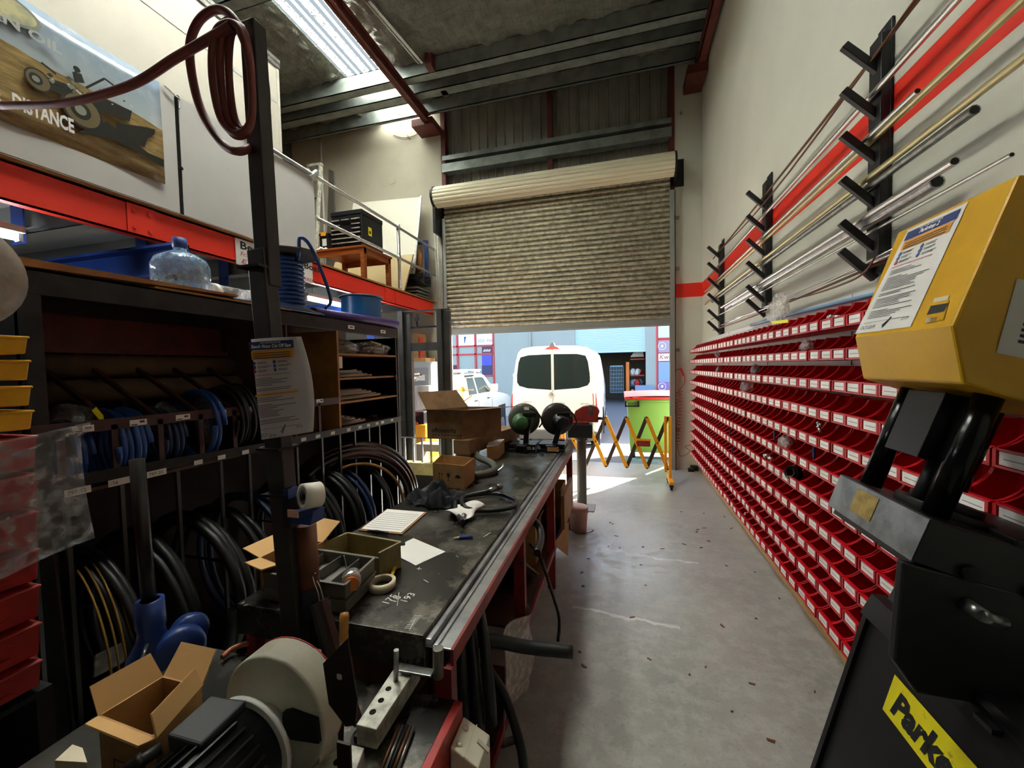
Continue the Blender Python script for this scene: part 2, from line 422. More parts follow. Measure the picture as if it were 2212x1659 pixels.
b.box(-6.7, XS0, -3.7, 7.2, ZC, ZC+.1); b.box(XS1, XW0, -3.7, 7.2, ZC, ZC+.1); b.box(XW1, XR+.2, -3.7, 7.2, ZC, ZC+.1)
b.box(XW0, XW1, -3.7, YW0, ZC, ZC+.1); b.box(XW0, XW1, YW1, 7.2, ZC, ZC+.1)
b.box(XS0, XS1, -3.7, YS0, ZC, ZC+.1); b.box(XS0, XS1, YS1, 7.2, ZC, ZC+.1)
struct(b, 'ceiling', 'roof_foil')
from mathutils import noise as mn
b = MB(); nx, ny = 220, 150; gx0, gx1, gy0, gy1 = -6.45, 1.235, 1.5, 6.98
def foil_z(x, y):
    a = 1-abs(mn.noise((x*1.1+y*.5, y*1.6, 3))); c = 1-abs(mn.noise((x*3.1+5, y*2.3-x, 7))); e = mn.noise((x*6, y*6, 1))
    d = 1-abs(mn.noise((x*5.5-y, y*4.1+2, 11)))
    return ZC-.012-.06*a**5-.05*c**5-.03*d**5-.01*abs(e)
ids = {}
for j in range(ny+1):
    for i in range(nx+1):
        x, y = gx0+(gx1-gx0)*i/nx, gy0+(gy1-gy0)*j/ny; ids[i, j] = len(b.v); b.v.append(Vector((x, y, foil_z(x, y))))
for j in range(ny):
    for i in range(nx):
        x, y = gx0+(gx1-gx0)*(i+.5)/nx, gy0+(gy1-gy0)*(j+.5)/ny
        if (XS0-.03 < x < XS1+.03 and y > YS0-.03) or (XW0-.03 < x < XW1+.03 and y < YW1+.03): continue
        b.f.append([ids[i, j], ids[i, j+1], ids[i+1, j+1], ids[i+1, j]]); b.mi.append(0); b.sm.append(True)
struct(b, 'ceiling_foil', 'roof_foil')
struct(MB().box(XS0, XS1, YS0, YS1, ZC+.02, ZC+.06), 'window_1', 'skylight_sheet')
struct(MB().box(XW0, XW1, YW0, YW1, ZC+.02, ZC+.06), 'added_skylight', 'added_skylight_sheet')  # added glowing panel out of view, brightens right wall and left boards
# steel cladding above the door, with columns and girt
b = MB(); x = XD0; i = 0
pts = []
while x < XD1+.04:
    pts += [(x, YB+.17), (x+.11, YB+.17), (x+.125, YB+.145), (x+.15, YB+.145), (x+.165, YB+.17)]; x += .165
for p, q in zip(pts, pts[1:]): b.quad((p[0], p[1], 2.4), (q[0], q[1], 2.4), (q[0], q[1], ZC), (p[0], p[1], ZC))
b.box(XD0, XD1+.05, YB+.18, YB+.2, 2.34, ZC)
struct(b, 'wall_upper', 'clad')
b = MB(); b.box(XD0-.03, XD0+.05, YB-.02, YB+.1, 4.4, 6.45); b.box(XD1-.04, XD1+.045, YB-.02, YB+.1, 4.4, 6.45); b.box(-1.2, -1.12, YB+.02, YB+.13, 4.4, 6.45)
struct(b, 'trim_1', 'oxide')
g0 = by(961.5, 374, YB-.02).z
b = MB(); b.xz([(XD0, g0), (XD1, g0), (XD1, g0+.15), (XD0, g0+.15)], YB-.06, YB-.045); b.box(XD0, XD1, YB-.05, YB+.1, g0, g0+.015); b.box(XD0, XD1, YB-.04, YB+.1, g0+.22, g0+.3)
struct(b, 'trim_2', 'purlin')
# purlins (C sections running across), rafters along the depth
def purlin(n, y, fl, z=6.2, h=.24):
    b = MB(); b.box(-6.4, 1.12, y, y+.012, z, z+h); b.box(-6.4, 1.12, y, y+fl, z, z+.012); b.box(-6.4, 1.12, y, y+fl, z+h-.012, z+h)
    b.box(-6.4, 1.12, y+fl-.01, y+fl, z, z+.03); struct(b, 'trim_%d' % n, 'purlin')
for i, (y, fl) in enumerate(((6.66, .06), (6.145, .18), (5.79, .15), (4.0, .15), (2.6, .15), (1.2, .15), (-.2, .15), (-1.6, .15))): purlin(3+i, y, fl)
b = MB(); b.box(1.09, 1.2, -3.4, 6.72, 6.03, 6.045); b.box(1.09, 1.102, -3.4, 6.72, 6.03, 6.2); b.box(1.09, 1.2, -3.4, 6.72, 6.185, 6.2)
b.box(.96, 1.22, 6.5, 6.98, 5.9, 6.03)
struct(b, 'trim_11', 'oxide')
b = MB(); b.box(-3.33, -3.23, -3.4, 6.72, 6.03, 6.045); b.box(-3.29, -3.275, -3.4, 6.72, 6.03, 6.2); b.box(-3.33, -3.23, -3.4, 6.72, 6.185, 6.2)
b.box(-3.55, -3.15, 6.6, 6.98, 5.98, 6.1)
struct(b, 'trim_12', 'oxide')
b = MB(); b.bar(bz(797, 0, 6.35), bz(912, 135, 6.3), .045, .03); b.bar(bz(790, 0, 6.38), bz(905, 135, 6.33), .02, .05)
solo(b, 'roof_batten', 'galv', 'thin grey steel strip hanging under the foil roof lining', 'roof strip')
for i, (q, Y) in enumerate((((935, 165), 5.8), ((965, 215), 6.35))):
    p = by(*q, Y); solo(MB().box(p.x-.05, p.x+.05, Y-.14, Y, 6.2, 6.42), 'purlin_bracket', 'oxide', ['rust red bracket on the purlin next to the grey roof strip', 'rust red bracket on the lower purlin above the left door column'][i], 'bracket', 'roof brackets')
q = by(693, 330, YB-.03); solo(MB().cyl((q.x, YB-.02, 3.2), (q.x, YB-.02, by(693, 290, YB-.02).z), .02, n=10), 'conduit_pipe', 'white_metal', 'pale vertical conduit pipe on the end wall above the ladder', 'pipe')
q = by(847, 390, YB); solo(MB().cyl((q.x, YB-.012, q.z), (q.x, YB, q.z), .07, n=24), 'wall_plate', 'wall_back_paint', 'round blank cover plate on the end wall above the white board', 'cover plate')
q = by(1471, 245, YB); solo(MB().cyl((q.x, YB-.05, q.z), (q.x, YB, q.z), .018, n=8), 'wall_bolt', 'galv', 'small bolt sticking out of the wall right of the roller door drum', 'bolt')
b = MB(); b.tube(spline([by(850, 292, YB-.012), by(868, 297, YB-.012), by(884, 296, YB-.012), by(900, 290, YB-.012), by(915, 272, YB-.012)]), .006, 6); b.tube([by(880, 293, YB-.012), by(886, 300, YB-.014)], .008, 6); solo(b, 'wall_wire', 'copper_rod', 'thin loose wire on the end wall below the left rafter shoe', 'wire')
# ground outside
def gz(y): return -.0 if y < 7.25 else (-.11*(y-7.25) if y < 9.5 else max(-.36, -.2475-.05*(y-9.5)))
b = MB(); ys = [7.2, 7.25, 8, 9, 9.5, 11, 12, 30]
b.grid(lambda u, v: Vector((-25+50*u, ys[int(round(v*7))], gz(ys[int(round(v*7))]))), 1, 7, smooth=False)
struct(b, 'ground', 'asphalt')
# ================================================================== ROLLER DOOR
D = thing('door_1', None, None, (-1.15, YB-.1, 0)); D['kind'] = 'structure'
cx0, cx1 = XD0+.05, .755
zb = 2.325
b = MB(); N = 30; prof = []
zt = 4.66; pitch = (zt-zb-.1)/28
z = zb+.1; prof = [(YB-.1, zb+.1)]
for i in range(28):
    z0 = zb+.1+i*pitch
    for t in (.08, .25, .42, .58, .75, .92): prof.append((YB-.1-.042*math.sin(math.pi*t)**.8, z0+pitch*.86*t))
    prof.append((YB-.098, z0+pitch*.9)); prof.append((YB-.098, z0+pitch))
for p, q in zip(prof, prof[1:]): b.add([(cx0, p[0], p[1]), (cx1, p[0], p[1]), (cx1, q[0], q[1]), (cx0, q[0], q[1])], [(0, 1, 2, 3)], 0, True)
b.box(cx0, cx1, YB-.094, YB-.088, zb+.1, zt)
part(b, 'curtain', 'shutter', D)
b = MB(); b.box(cx0, cx1, YB-.12, YB-.08, zb, zb+.105); b.box(cx0, cx1, YB-.125, YB-.12, zb, zb+.02); part(b, 'bottom_rail', 'beam_grey', D, bev=.004)
dy, dz, dr = 6.68, 4.73, .175
dx0, dx1 = -3.2, .81
pr = []
for i in range(96):
    a = 2*math.pi*i/96; r = dr-(.02 if i % 6 == 0 else (.006 if i % 6 in (1, 5) else 0)); pr.append((dy+r*math.cos(a), dz+r*math.sin(a)))
b = MB(); b.yz(pr, dx0+.05, dx1-.02); part(b, 'drum', 'shutter_drum', D)
b = MB(); b.cyl((dx0+.01, dy, dz), (dx0+.05, dy, dz), dr+.012, n=28); b.box(dx0+.0, dx0+.05, dy-.06, YB, dz-.62, dz-.02); b.cyl((dx0-.03, dy, dz), (dx0+.02, dy, dz), .05); part(b, 'end_bracket', 'steel_dark', D, bev=.004)
b = MB(); b.cyl((dx1-.02, dy, dz), (dx1+.01, dy, dz), dr+.005, n=28); b.box(dx1, dx1+.012, dy-.08, YB, dz-.2, dz+.15); b.box(dx1, dx1+.16, YB-.02, YB, dz-.22, dz+.2); part(b, 'end_bracket', 'steel_dark', D, bev=.004)
for s, x0, x1 in ((0, XD0+.0, XD0+.07), (1, .745, .83)):
    b = MB(); b.box(x0, x1, YB-.15, YB-.135, 0, 4.42); b.box(x0 if s == 0 else x1-.012, x0+.012 if s == 0 else x1, YB-.15, YB-.02, 0, 4.42); b.box(x0, x1, YB-.055, YB-.04, 0, 4.42)
    for zz in (.6, 1.9, 3.2, 4.0): b.box(x0-.07 if s == 0 else x1, x0 if s == 0 else x1+.07, YB-.03, YB, zz, zz+.05)
    part(b, 'guide_rail', 'beam_grey', D)
b = MB(); xx = XD0-.12
for k in (0, .05): b.tube([(xx+k, YB-.2, 4.4), (xx+k+.01, YB-.18, 3.2), (xx+k+.03, YB-.16, 1.4)], .008, 6)
b.cyl((xx+.02, YB-.23, 4.38), (xx+.02, YB-.17, 4.38), .06); b.box(xx-.02, xx+.06, YB-.17, YB, 4.2, 4.36)
part(b, 'hand_chain', 'galv', D)
# ================================================================== PICK BINS ON THE RIGHT WALL
mat('card_ink', '9a9a98', .7)
BP, BW, BH, BD, XF = .1325, .127, .128, .165, 1.03
def bin_body(b, far=False):
    # local frame: x out of wall (front at x=0, wall at +BD), y along wall, z up
    w = BW/2; t = .003
    arc = [(0, .058), (.012, .058), (.03, .064), (.05, .076), (.068, .092), (.082, .11), (.09, BH), (BD-.01, BH)]
    prof = [(0, 0), (BD-.03, 0), (BD-.01, .03)] + arc[::-1]
    for s in (-1, 1): b.prism([(x, s*w, z) for x, z in prof], (0, -s*t, 0))
    for p, q in zip(arc[:-1], arc[1:-1]):
        for s in (-1, 1): b.bar((p[0], s*(w-.0035), p[1]), (q[0], s*(w-.0035), q[1]), .009, .005, up=(0, 0, 1) if q[1] < .08 else (1, 0, 0))
    b.box(0, BD-.02, -w, w, 0, t); b.box(0, t, -w, w, 0, .058); b.box(-.006, .012, -w-.001, w+.001, .052, .059)
    b.hexa([(BD-.03, -w, 0), (BD-.01, -w, .03), (BD-.01, w, .03), (BD-.03, w, 0)], [(BD-.033, -w, t), (BD-.013, -w, BH), (BD-.013, w, BH), (BD-.033, w, t)])
    b.box(BD-.014, BD-.01, -w, w, .03, BH); b.box(BD-.012, BD+.002, -w*.8, w*.8, BH-.012, BH)
    b.box(-.009, 0, -w, -w+.012, .008, .056); b.box(-.009, 0, w-.012, w, .008, .056); b.box(-.009, 0, -w, w, .004, .011)
    return b
def bin_card(b):
    w = BW/2; b.box(-.0045, -.001, -w+.016, w-.016, .013, .05, 0); b.box(-.0052, -.0045, -w+.026, w-.03, .029, .032, 1); return b
R_BIN = thing('storage_bin', 'x', 'bin', (0, 0, 0), 'red bins on the wall rack')
part(bin_body(MB()), 'body', 'bin_red', R_BIN); part(bin_card(MB()), 'label_card', ['paper_card', 'card_ink'], R_BIN)
NC, NR = 41, 11
far = MB(); farc = MB(); first = True; nind = 0
def bin_y(c): return 6.70-BP*c
for r in range(NR):
    zz = 1.89-.158*r-.03
    for c in range(NC):
        y = bin_y(c); pr_ = by(0, 0, 1)  # projected position decides whether the press hides this bin
        d = Vector((XF, y, zz+.05))-CP; px = 1106+FPX*d.dot(CR)/d.dot(CF); py = 829.5-FPX*d.dot(CU)/d.dot(CF)
        jit = RND.uniform(-.004, .004)
        hid = (px > 1960 and (py > 1110 or py < 830)) or px > 2212
        if c > 11 and not hid and nind < 300:
            loc = (XF+RND.uniform(-.004, .004), y, zz); nind += 1
            lab = 'red plastic bin in the %s row from the top, %s from the roller door' % (ordw(r+1), ordw(c+1))
            if first: R_BIN.location = loc; R_BIN['label'] = lab; first = False
            else: copy_thing(R_BIN, loc, lab)
        else:
            t = Matrix.Translation((XF, y, zz)); q = bin_body(MB()).xf(t); far.add(q.v, q.f); q = bin_card(MB()).xf(t)
            o = len(far.v); far.v += q.v; far.f += [[i+o for i in f] for f in q.f]; far.mi += [1+m for m in q.mi]; far.sm += q.sm
solo(far, 'storage_bins', ['bin_red', 'paper_card', 'ink'], 'red plastic bins at the roller door end of the wall rack', 'bins', kind='stuff')
# louvred backing panel and timber base
b = MB(); b.box(1.205, XR-.002, 1.35, 6.8, .2, 2.06)
for k in range(46): b.box(1.197, 1.207, 1.35, 6.8, .22+k*.04, .235+k*.04)
for y in (2.6, 3.9, 5.2): b.box(1.2, 1.21, y-.004, y+.004, .2, 2.06)
solo(b, 'louvre_panel', 'white_metal', 'white louvred steel panel that the red bins hang on', 'wall panel')
b = MB(); b.prism([(1.19, 1.2, 0), (1.235, 1.2, 0), (1.235, 6.85, 0), (1.2, 6.85, 0)], (0, 0, .1)); b.box(1.205, 1.235, 1.2, 6.85, .1, .2)
solo(b, 'timber_batten', 'wood_pale', 'long pale timber plank on the floor under the red bins', 'timber')
b = MB(); b.tube([(1.184, 1.4, 1.995), (1.184, 3.2, 2.04), (1.184, 4.3, 2.055)], .012, 10)
solo(b, 'blue_hose_length', mat('blue_pale', '6f9fc4', .4), 'light blue hose lying along the top of the red bin rack', 'hose')
# fittings and bags lying in the bins
def binpos(r, c, dx=.06, dz=.02): return Vector((XF+dx, bin_y(c), 1.89-.158*r-.03+dz))
def bag(name, c, s, seed, mt, label, cat='plastic bag', group=None):
    rnd = random.Random(seed); ph = [rnd.uniform(0, 6.28) for _ in range(6)]; c = Vector(c); s = Vector(s)
    def fn(u, v):
        a = 2*math.pi*u; e = math.pi*(v-.5)
        k = 1+.16*math.sin(3*a+ph[0]+2*e)+.13*math.sin(5*a+ph[1]-3*e)+.08*math.sin(9*a+ph[2]+5*e)
        p = Vector((math.cos(a)*math.cos(e)*k, math.sin(a)*math.cos(e)*k, math.sin(e)*(1+.2*math.sin(4*a+ph[3]))))
        return c+Vector((p.x*s.x, p.y*s.y, p.z*s.z))
    b = MB().grid(fn, 20, 10); return solo(b, name, mt, label, cat, group)
def px_bin(x, y): return bx(x, y, XF+.02)
for i, (x, y, s, mt, lab) in enumerate(((1608, 835, .075, 'poly_clear', 'clear plastic bag with clear tubing bulging out of a red bin near the door'),
    (1692, 960, .075, 'poly_bag', 'crumpled milky plastic bag on a red bin in the seventh row'),
    (1735, 750, .05, 'poly_clear', 'clear plastic bag standing in a red bin of the second row'),
    (1625, 800, .05, 'poly_dark', 'dark grey plastic bag in a red bin of the third row'),
    (1548, 800, .05, 'poly_dark', 'small grey plastic bag in the third bin row close to the door'),
    (1545, 765, .04, 'poly_clear', 'small clear bag of fittings in the second bin row close to the door'))):
    bag('plastic_bag', px_bin(x, y)+Vector((.02, 0, 0)), (s*.6, s, s*.9), i, mt, lab, group='bags in the bins')
p = bx(1680, 668, 1.1); bag('parts_bag', p, (.04, .17, .1), 12, 'poly_bag', 'large milky plastic bag lying on top of the red bin rack')
b = MB(); b.slab(bx(1665, 694, 1.06), bx(1700, 690, 1.06), bx(1702, 697, 1.06), bx(1668, 700, 1.06), .004); solo(b, 'yellow_tag', 'foil_tag', 'yellow tag inside the milky plastic bag on the bin rack', 'tag')
c = px_bin(1713, 1022); ax = Vector((-.8, -.55, .25)).normalized()
b = MB(); b.lathe([(.026, -.03), (.026, .028), (.033, .03), (.033, .0), (.05, 0), (.05, -.03), (.026, -.03)], c, ax, 6, smooth=False); b.lathe([(.03, .0), (.04, .022), (.043, .022), (.047, 0)], c, ax, 20)
solo(b, 'hose_nut', 'black_satin', 'big black hexagon hose nut resting on the lip of a red bin', 'fitting')
for i, (x, y, d, l, lab) in enumerate(((1660, 988, (-.3, .9, .2), .09, 'chrome hose fitting poking out of a red bin beside the black nut'),
    (1771, 915, (0, 1, .1), .05, 'small steel fitting lying in a red bin of the fourth row'),
    (1770, 925, (-.2, .2, 1), .05, 'upright steel fitting in a red bin of the fifth row'),
    (1725, 1096, (0, 1, .3), .05, 'short steel fitting in a red bin near the blue crayon rows'),
    (1610, 1110, (.3, .8, .2), .04, 'tiny steel elbow in a bottom row red bin'),
    (1712, 1242, (.2, .9, .1), .035, 'tiny brass fitting in a low red bin'),
    (1802, 685, (-.4, .8, .1), .07, 'chrome elbow fitting in a top row red bin'))):
    c = px_bin(x, y); d = Vector(d).normalized(); b = MB(); b.cyl(c-d*l/2, c+d*l*.1, l*.16, n=10); b.cyl(c+d*l*.1, c+d*l*.3, l*.25, n=6); b.cyl(c+d*l*.3, c+d*l*.5, l*.13, n=10)
    solo(b, 'hose_fitting', 'chrome', lab, 'fitting', 'loose fittings in the bins')
for i, (x, y) in enumerate(((1763, 968), (1677, 932), (1580, 930), (1585, 975))):
    c = px_bin(x, y); b = MB(); b.bar(c+Vector((-.012, 0, .05)), c+Vector((-.016, -.01, -.05)), .012, .004)
    b.bar(c+Vector((-.014, -.016, .03)), c+Vector((-.018, -.022, -.06)), .008, .004)
    solo(b, 'blue_tag', 'ink_navy', ['blue tag hanging on a red bin two rows above the black nut', 'blue tag hanging on a red bin beside the crumpled milky bag', 'blue tag hanging on a fifth row bin close to the door', 'blue tag hanging on a seventh row bin close to the door'][i], 'tag', 'blue tags on the bins')
b = MB()
c = px_bin(1488, 842); bag('blue_rag', c, (.05, .05, .035), 31, mat('rag', 'a9b9cc', .9), 'pale blue rag on the end bin next to the roller door', 'rag')
# ================================================================== PIPE RACKS
arms = [[3.09, 2.875, 2.665, 2.45, 2.24, 2.1], [3.025, 2.825, 2.62, 2.425, 2.22, 2.1], [3.02, 2.82, 2.625, 2.432, 2.23, 2.085]]
for k, (Y, nm) in enumerate(((2.4, 'large black pipe rack with six arms above the yellow press'), (3.97, 'middle black pipe rack with six arms on the white wall'), (5.62, 'small looking black pipe rack nearest the roller door'))):
    zlo, zhi = (2.12, 3.3) if k == 0 else ((2.13, 3.3) if k == 1 else (2.06, 3.24))
    t = thing('pipe_rack', nm, 'pipe rack', (1.22, Y, zlo), 'pipe racks on the right wall')
    b = MB(); b.box(1.19, 1.236, Y-.05, Y+.05, zlo, zhi-.06); b.box(1.226, 1.238, Y-.055, Y+.055, zlo, zhi); b.cyl((1.222, Y, zhi-.03), (1.24, Y, zhi-.03), .012, n=8); part(b, 'post', 'black_paint', t, bev=.004)
    for z in arms[k]:
        b = MB(); b.bar((1.205, Y, z), (1.06, Y, z+.15), .035, .03, up=(0, 1, 0)); part(b, 'arm', 'black_paint', t, bev=.003)
def pipe(y0, y1, z0, z1, x, r, mt, lab, open_=False, sag=0, nm='metal_pipe'):
    b = MB(); n = 9; pts = [(x, y0+(y1-y0)*i/(n-1), z0+(z1-z0)*i/(n-1)-sag*math.sin(math.pi*i/(n-1))) for i in range(n)]
    b.tube(pts, r, 10, cap=not open_)
    if open_:
        b.cyl((x, y0+.004, z0), (x, y0-.0, z0), r*.8, n=10, m=1); b.lathe([(r*.8, 0), (r, 0)], (x, y0, z0), (0, 1, 0), 10)
    solo(b, nm, [mt, 'ink_black'], lab, 'pipe', 'pipes lying in the wall racks')
A0, A1, A2 = arms
def zat(i, y):   # height of the arm seat line at depth y
    return (A0[i]+(A1[i]-A0[i])*(y-2.4)/1.57 if y < 3.97 else A1[i]+(A2[i]-A1[i])*(y-3.97)/1.65)+.02
PL = [(0, .4, 5.9, 1.185, .008, 'copper_rod', 'thin brown rod on the top arms of the racks', 0, .03),
      (0, 1.9, 5.7, 1.165, .006, 'copper_rod', 'thinner brown rod drooping beside it on the top arms', 0, .10),
      (1, .4, 6.2, 1.18, .014, 'chrome', 'grey steel pipe along the second arms over the red stripe', 0, .0),
      (2, .5, 6.1, 1.185, .014, 'gold_pipe', 'pale gold pipe running past the press on the third arms', 0, .01),
      (2, 2.03, 6.3, 1.15, .012, 'chrome', 'silver tube with blue end cap on the third arms', 1, 0),
      (3, .5, 6.25, 1.145, .014, 'gold_pipe', 'long pale gold pipe on the fourth arms', 0, 0),
      (3, 1.78, 5.9, 1.18, .018, 'steel', 'dull steel tube with open end on the fourth arms', 1, 0),
      (4, 1.80, 5.2, 1.13, .016, 'chrome', 'shiny steel tube with small open end on the fifth arms', 1, 0),
      (4, 1.93, 5.1, 1.185, .026, 'galv', 'fat galvanised tube with wide open end on the fifth arms', 1, 0),
      (4, 1.65, 6.0, 1.205, .008, 'chrome', 'slim silver tube behind the fat tube on the fifth arms', 1, 0),
      (4, 2.2, 4.8, 1.15, .012, 'chrome', 'silver tube with blue cap beside the hood of the press', 1, 0),
      (5, 2.0, 5.4, 1.17, .009, 'chrome', 'bright thin tube on the lowest arms', 0, 0),
      (5, 2.1, 5.9, 1.19, .007, 'copper_rod', 'thin dark wire rod on the lowest arms', 0, .02),
      (5, 2.05, 5.0, 1.15, .006, 'chrome', 'bright wire rod at the front of the lowest arms', 0, .04)]
for i, y0, y1, x, r, mt, lab, op, sg in PL:
    x = min(x, 1.186-r); dzz = (1.205-x)*1.034+1.44*(.0155+r)-.02
    zz = zat(i, y0)+dzz
    pipe(y0, y1, zz+(.02 if i == 4 and y0 < 2.3 else 0), zat(i, y1)+dzz, x, r, mt, lab, bool(op), sg)
b = MB(); b.tube(spline([bx(1890, 556, 1.1), bx(1870, 585, 1.12), bx(1830, 610, 1.14), bx(1740, 640, 1.17), bx(1660, 655, 1.19)]), .005, 6)
solo(b, 'bent_wire', 'copper_rod', 'bent brown wire curling off the lowest arm of the near rack', 'wire')
# coiled air hose and gun on the back wall
t = thing('coiled_air_hose', 'orange spiral air hose with hook hanging beside the roller door', 'air hose', (1.02, 6.9, .3))
b = MB(); p0 = by(1468, 845, 6.93); p1 = by(1462, 960, 6.93); pts = []
for i in range(16*12):
    a = i/12*2*math.pi; f = i/(16*12); c = lerp(p0, p1, f); pts.append(c+Vector((math.cos(a)*.045, math.sin(a)*.035-.01, 0)))
b.tube(pts, .006, 6); b.tube(spline([p1+Vector((.0, 0, 0)), by(1470, 985, 6.9), by(1490, 975, 6.9), by(1480, 965, 6.9), by(1497, 960, 6.9)]), .006, 6)
part(b, 'coil', mat('coil_orange', 'b9694a', .45), t)
b = MB(); b.tube(spline([by(1459, 800, 6.94), by(1470, 798, 6.93), by(1479, 815, 6.92), by(1477, 830, 6.92), by(1466, 845, 6.93)]), .006, 6); b.bar(by(1470, 795, 6.93), by(1477, 812, 6.92), .03, .03); part(b, 'air_gun', 'red_bright', t)
b = MB(); b.box(1.05, 1.16, 6.85, 6.97, 0, .07); b.box(1.0, 1.08, 6.78, 6.86, 0, .05); solo(b, 'floor_bracket', 'steel_dark', 'small grey steel block on the floor in the corner beyond the bins', 'block')
# ================================================================== WORK BENCH
ZT = .875
BX0, BX1, BY0, BY1 = -1.335, -.6, 1.095, 4.2
def bench_top():
    k = NT('bench_steel'); p = k.pos(); b = k.b
    n1 = k.ramp(k.noise(2.2, 7, .65, p), .42, .62); n2 = k.ramp(k.noise(11, 8, .75, p), .5, .6)
    s = k.n('SeparateXYZ'); k.l(p, s.inputs[0])
    edge = k.ramp(s.outputs[0], -1.1, -.7)
    c = k.mix(n1, hexc('2c2b28'), hexc('4a4741')); c = k.mix(k.math('MULTIPLY', k.math('MULTIPLY', n2, n1), edge), c, hexc('8d867a'))
    k.l(c, b.inputs['Base Color']); b.inputs['Metallic'].default_value = .35; k.l(k.math('MULTIPLY_ADD', n1, .22, .22), b.inputs['Roughness'])
    k.bump(k.noise(14, 6, .7, p), .12, .003); MATS['bench_steel'] = k.m
bench_top()
T = thing('work_bench', 'long black steel workbench with a channel rail and dark red frame', 'workbench', (-.95, 2.6, 0))
b = MB(); b.box(BX0, BX1, BY0, BY1, ZT-.012, ZT); b.box(BX1-.008, BX1, BY0, BY1, ZT-.05, ZT-.012); b.box(BX0, BX1, BY0, BY0+.01, ZT-.11, ZT-.012); b.box(BX0, BX0+.008, BY0, BY1, ZT-.06, ZT-.012)
part(b, 'tabletop', 'bench_steel', T, bev=.002)
b = MB(); zc = .84; b.box(BX1, -.505, BY0+.01, BY1, zc-.008, zc); b.box(BX1, BX1+.022, BY0+.01, BY1, zc, zc+.02); b.box(BX1+.03, BX1+.045, BY0+.01, BY1, zc, zc+.006)
part(b, 'channel_rail', mat('rail_steel', 'b4b7ba', .3, .7, h2='94969a', vscale=9), T, bev=.002)
b = MB(); b.box(-.51, -.5, BY0, BY1, zc-.045, zc+.006); part(b, 'front_edge', 'red_bench', T)
for y in (1.1, 2.03, 3.0, 4.14):
    b = MB(); b.box(-.525, -.502, y-.02, y+.02, 0, zc-.045); b.box(-.56, -.525, y-.02, y-.012, 0, zc-.045); part(b, 'leg', 'red_bench', T)
for y in (1.12, 4.14):
    b = MB(); b.box(BX0+.03, BX0+.07, y-.02, y+.02, 0, ZT-.07); part(b, 'leg', 'red_bench', T)
b = MB(); b.box(-.525, -.505, 2.03, BY1, .27, .31); b.box(-.525, -.505, 1.1, 2.03, .1, .14); b.box(BX0+.04, -.52, 1.1, 1.14, .1, .14); part(b, 'lower_rail', 'red_bench', T)
b = MB(); b.box(BX0+.05, -.53, 2.06, 4.1, .27, .285); b.box(BX0+.05, -.53, 1.14, 2.0, .09, .1); part(b, 'lower_shelf', 'ply_brown', T)
b = MB(); b.box(-1.0, -.98, 1.2, BY1-.05, .1, ZT-.05); part(b, 'divider_panel', 'ply_brown', T)
for (y0, y1) in ((2.06, 2.7), (3.03, 3.6)):
    b = MB(); b.hexa([(-.98, y1, .3), (-.55, y1-.1, .3), (-.55, y1-.08, .3), (-.98, y1+.02, .3)], [(-.98, y0, .74), (-.55, y0-.1, .74), (-.55, y0-.08, .74), (-.98, y0+.02, .74)]); part(b, 'sloping_board', 'timber_grey', T)
b = MB()
c = bz(823, 1299, ZT+.0006); xd = (bz(826, 1285, ZT)-bz(816, 1308, ZT)); xd.z = 0; yd = Vector((-xd.y, xd.x, 0))
for s, q, dd in (('175', (836, 1307), 0), ('18', (852, 1303), 0), ('193', (876, 1303), 0)):
    o = bz(*q, ZT+.0008); b.text(s, o, Vector((.12, 1, 0)), Vector((-1, .12, 0)), .043)
b.bar(bz(858, 1308, ZT+.0005), bz(862, 1280, ZT+.0005), .002, .0008)
part(b, 'chalk_sum', 'chalk', T, 'white chalk sums'); b = MB()
for i in range(9):
    p = lerp(bz(881, 1358, ZT+.0006), bz(902, 1331, ZT+.0006), i/8); b.bar(p+Vector((-.012, 0, 0)), p+Vector((.012, .004, 0)), .002, .0008)
b.bar(bz(884, 1362, ZT+.0006), bz(897, 1337, ZT+.0006), .002, .0008)
part(b, 'tally_marks', 'chalk', T, 'white chalk tally marks'); b = MB()
for q in (((900, 1228), (911, 1229)), ((906, 1225), (904, 1231)), ((1044, 1160), (1060, 1150)), ((985, 1200), (990, 1203)), ((520, 1305), (528, 1300)), ((526, 1309), (536, 1305)), ((915, 1252), (925, 1258))):
    b.bar(bz(*q[0], ZT+.0006), bz(*q[1], ZT+.0006), .003, .0008)
part(b, 'chalk_dashes', 'chalk', T)
# paper, clipboard, pen, tape
def print_lines(b, o, xd, yd, w, h, rows, m=1, t=.0012, pad=.1, gap=None):
    o = Vector(o); n = xd.cross(yd).normalized()*t
    rr = random.Random(rows)
    for i in range(rows):
        y = h*(1-pad)-(h*(1-2*pad))*i/max(1, rows-1); l = w*(1-2*pad)*rr.uniform(.55, 1)
        q = o+xd*w*pad+yd*y+n; b.quad(q, q+xd*l, q+xd*l+yd*.0022, q+yd*.0022, m)
t = thing('clipboard', 'brown clipboard holding a ruled white form near the hose rack', 'clipboard', bz(850, 1130, ZT))
pz = ZT+.001
cn = [bz(*q, pz) for q in ((775, 1147), (868, 1156), (922, 1108), (836, 1101))]
b = MB(); b.slab(*cn, .005); part(b, 'board', 'wood_edge', t)
ins = lambda P, k, dz: [lerp(sum(P, Vector())/4, p, k)+Vector((0, 0, dz)) for p in P]
pc = ins(cn, .93, .007); b = MB(); b.slab(*pc, .0012); part(b, 'paper', 'paper', t)
b = MB()
for i in range(9): u = .1+.09*i; b.bar(lerp(lerp(pc[0], pc[3], u), lerp(pc[1], pc[2], u), .05)+Vector((0, 0, .0017)), lerp(lerp(pc[0], pc[3], u), lerp(pc[1], pc[2], u), .95)+Vector((0, 0, .0017)), .0015, .0006)
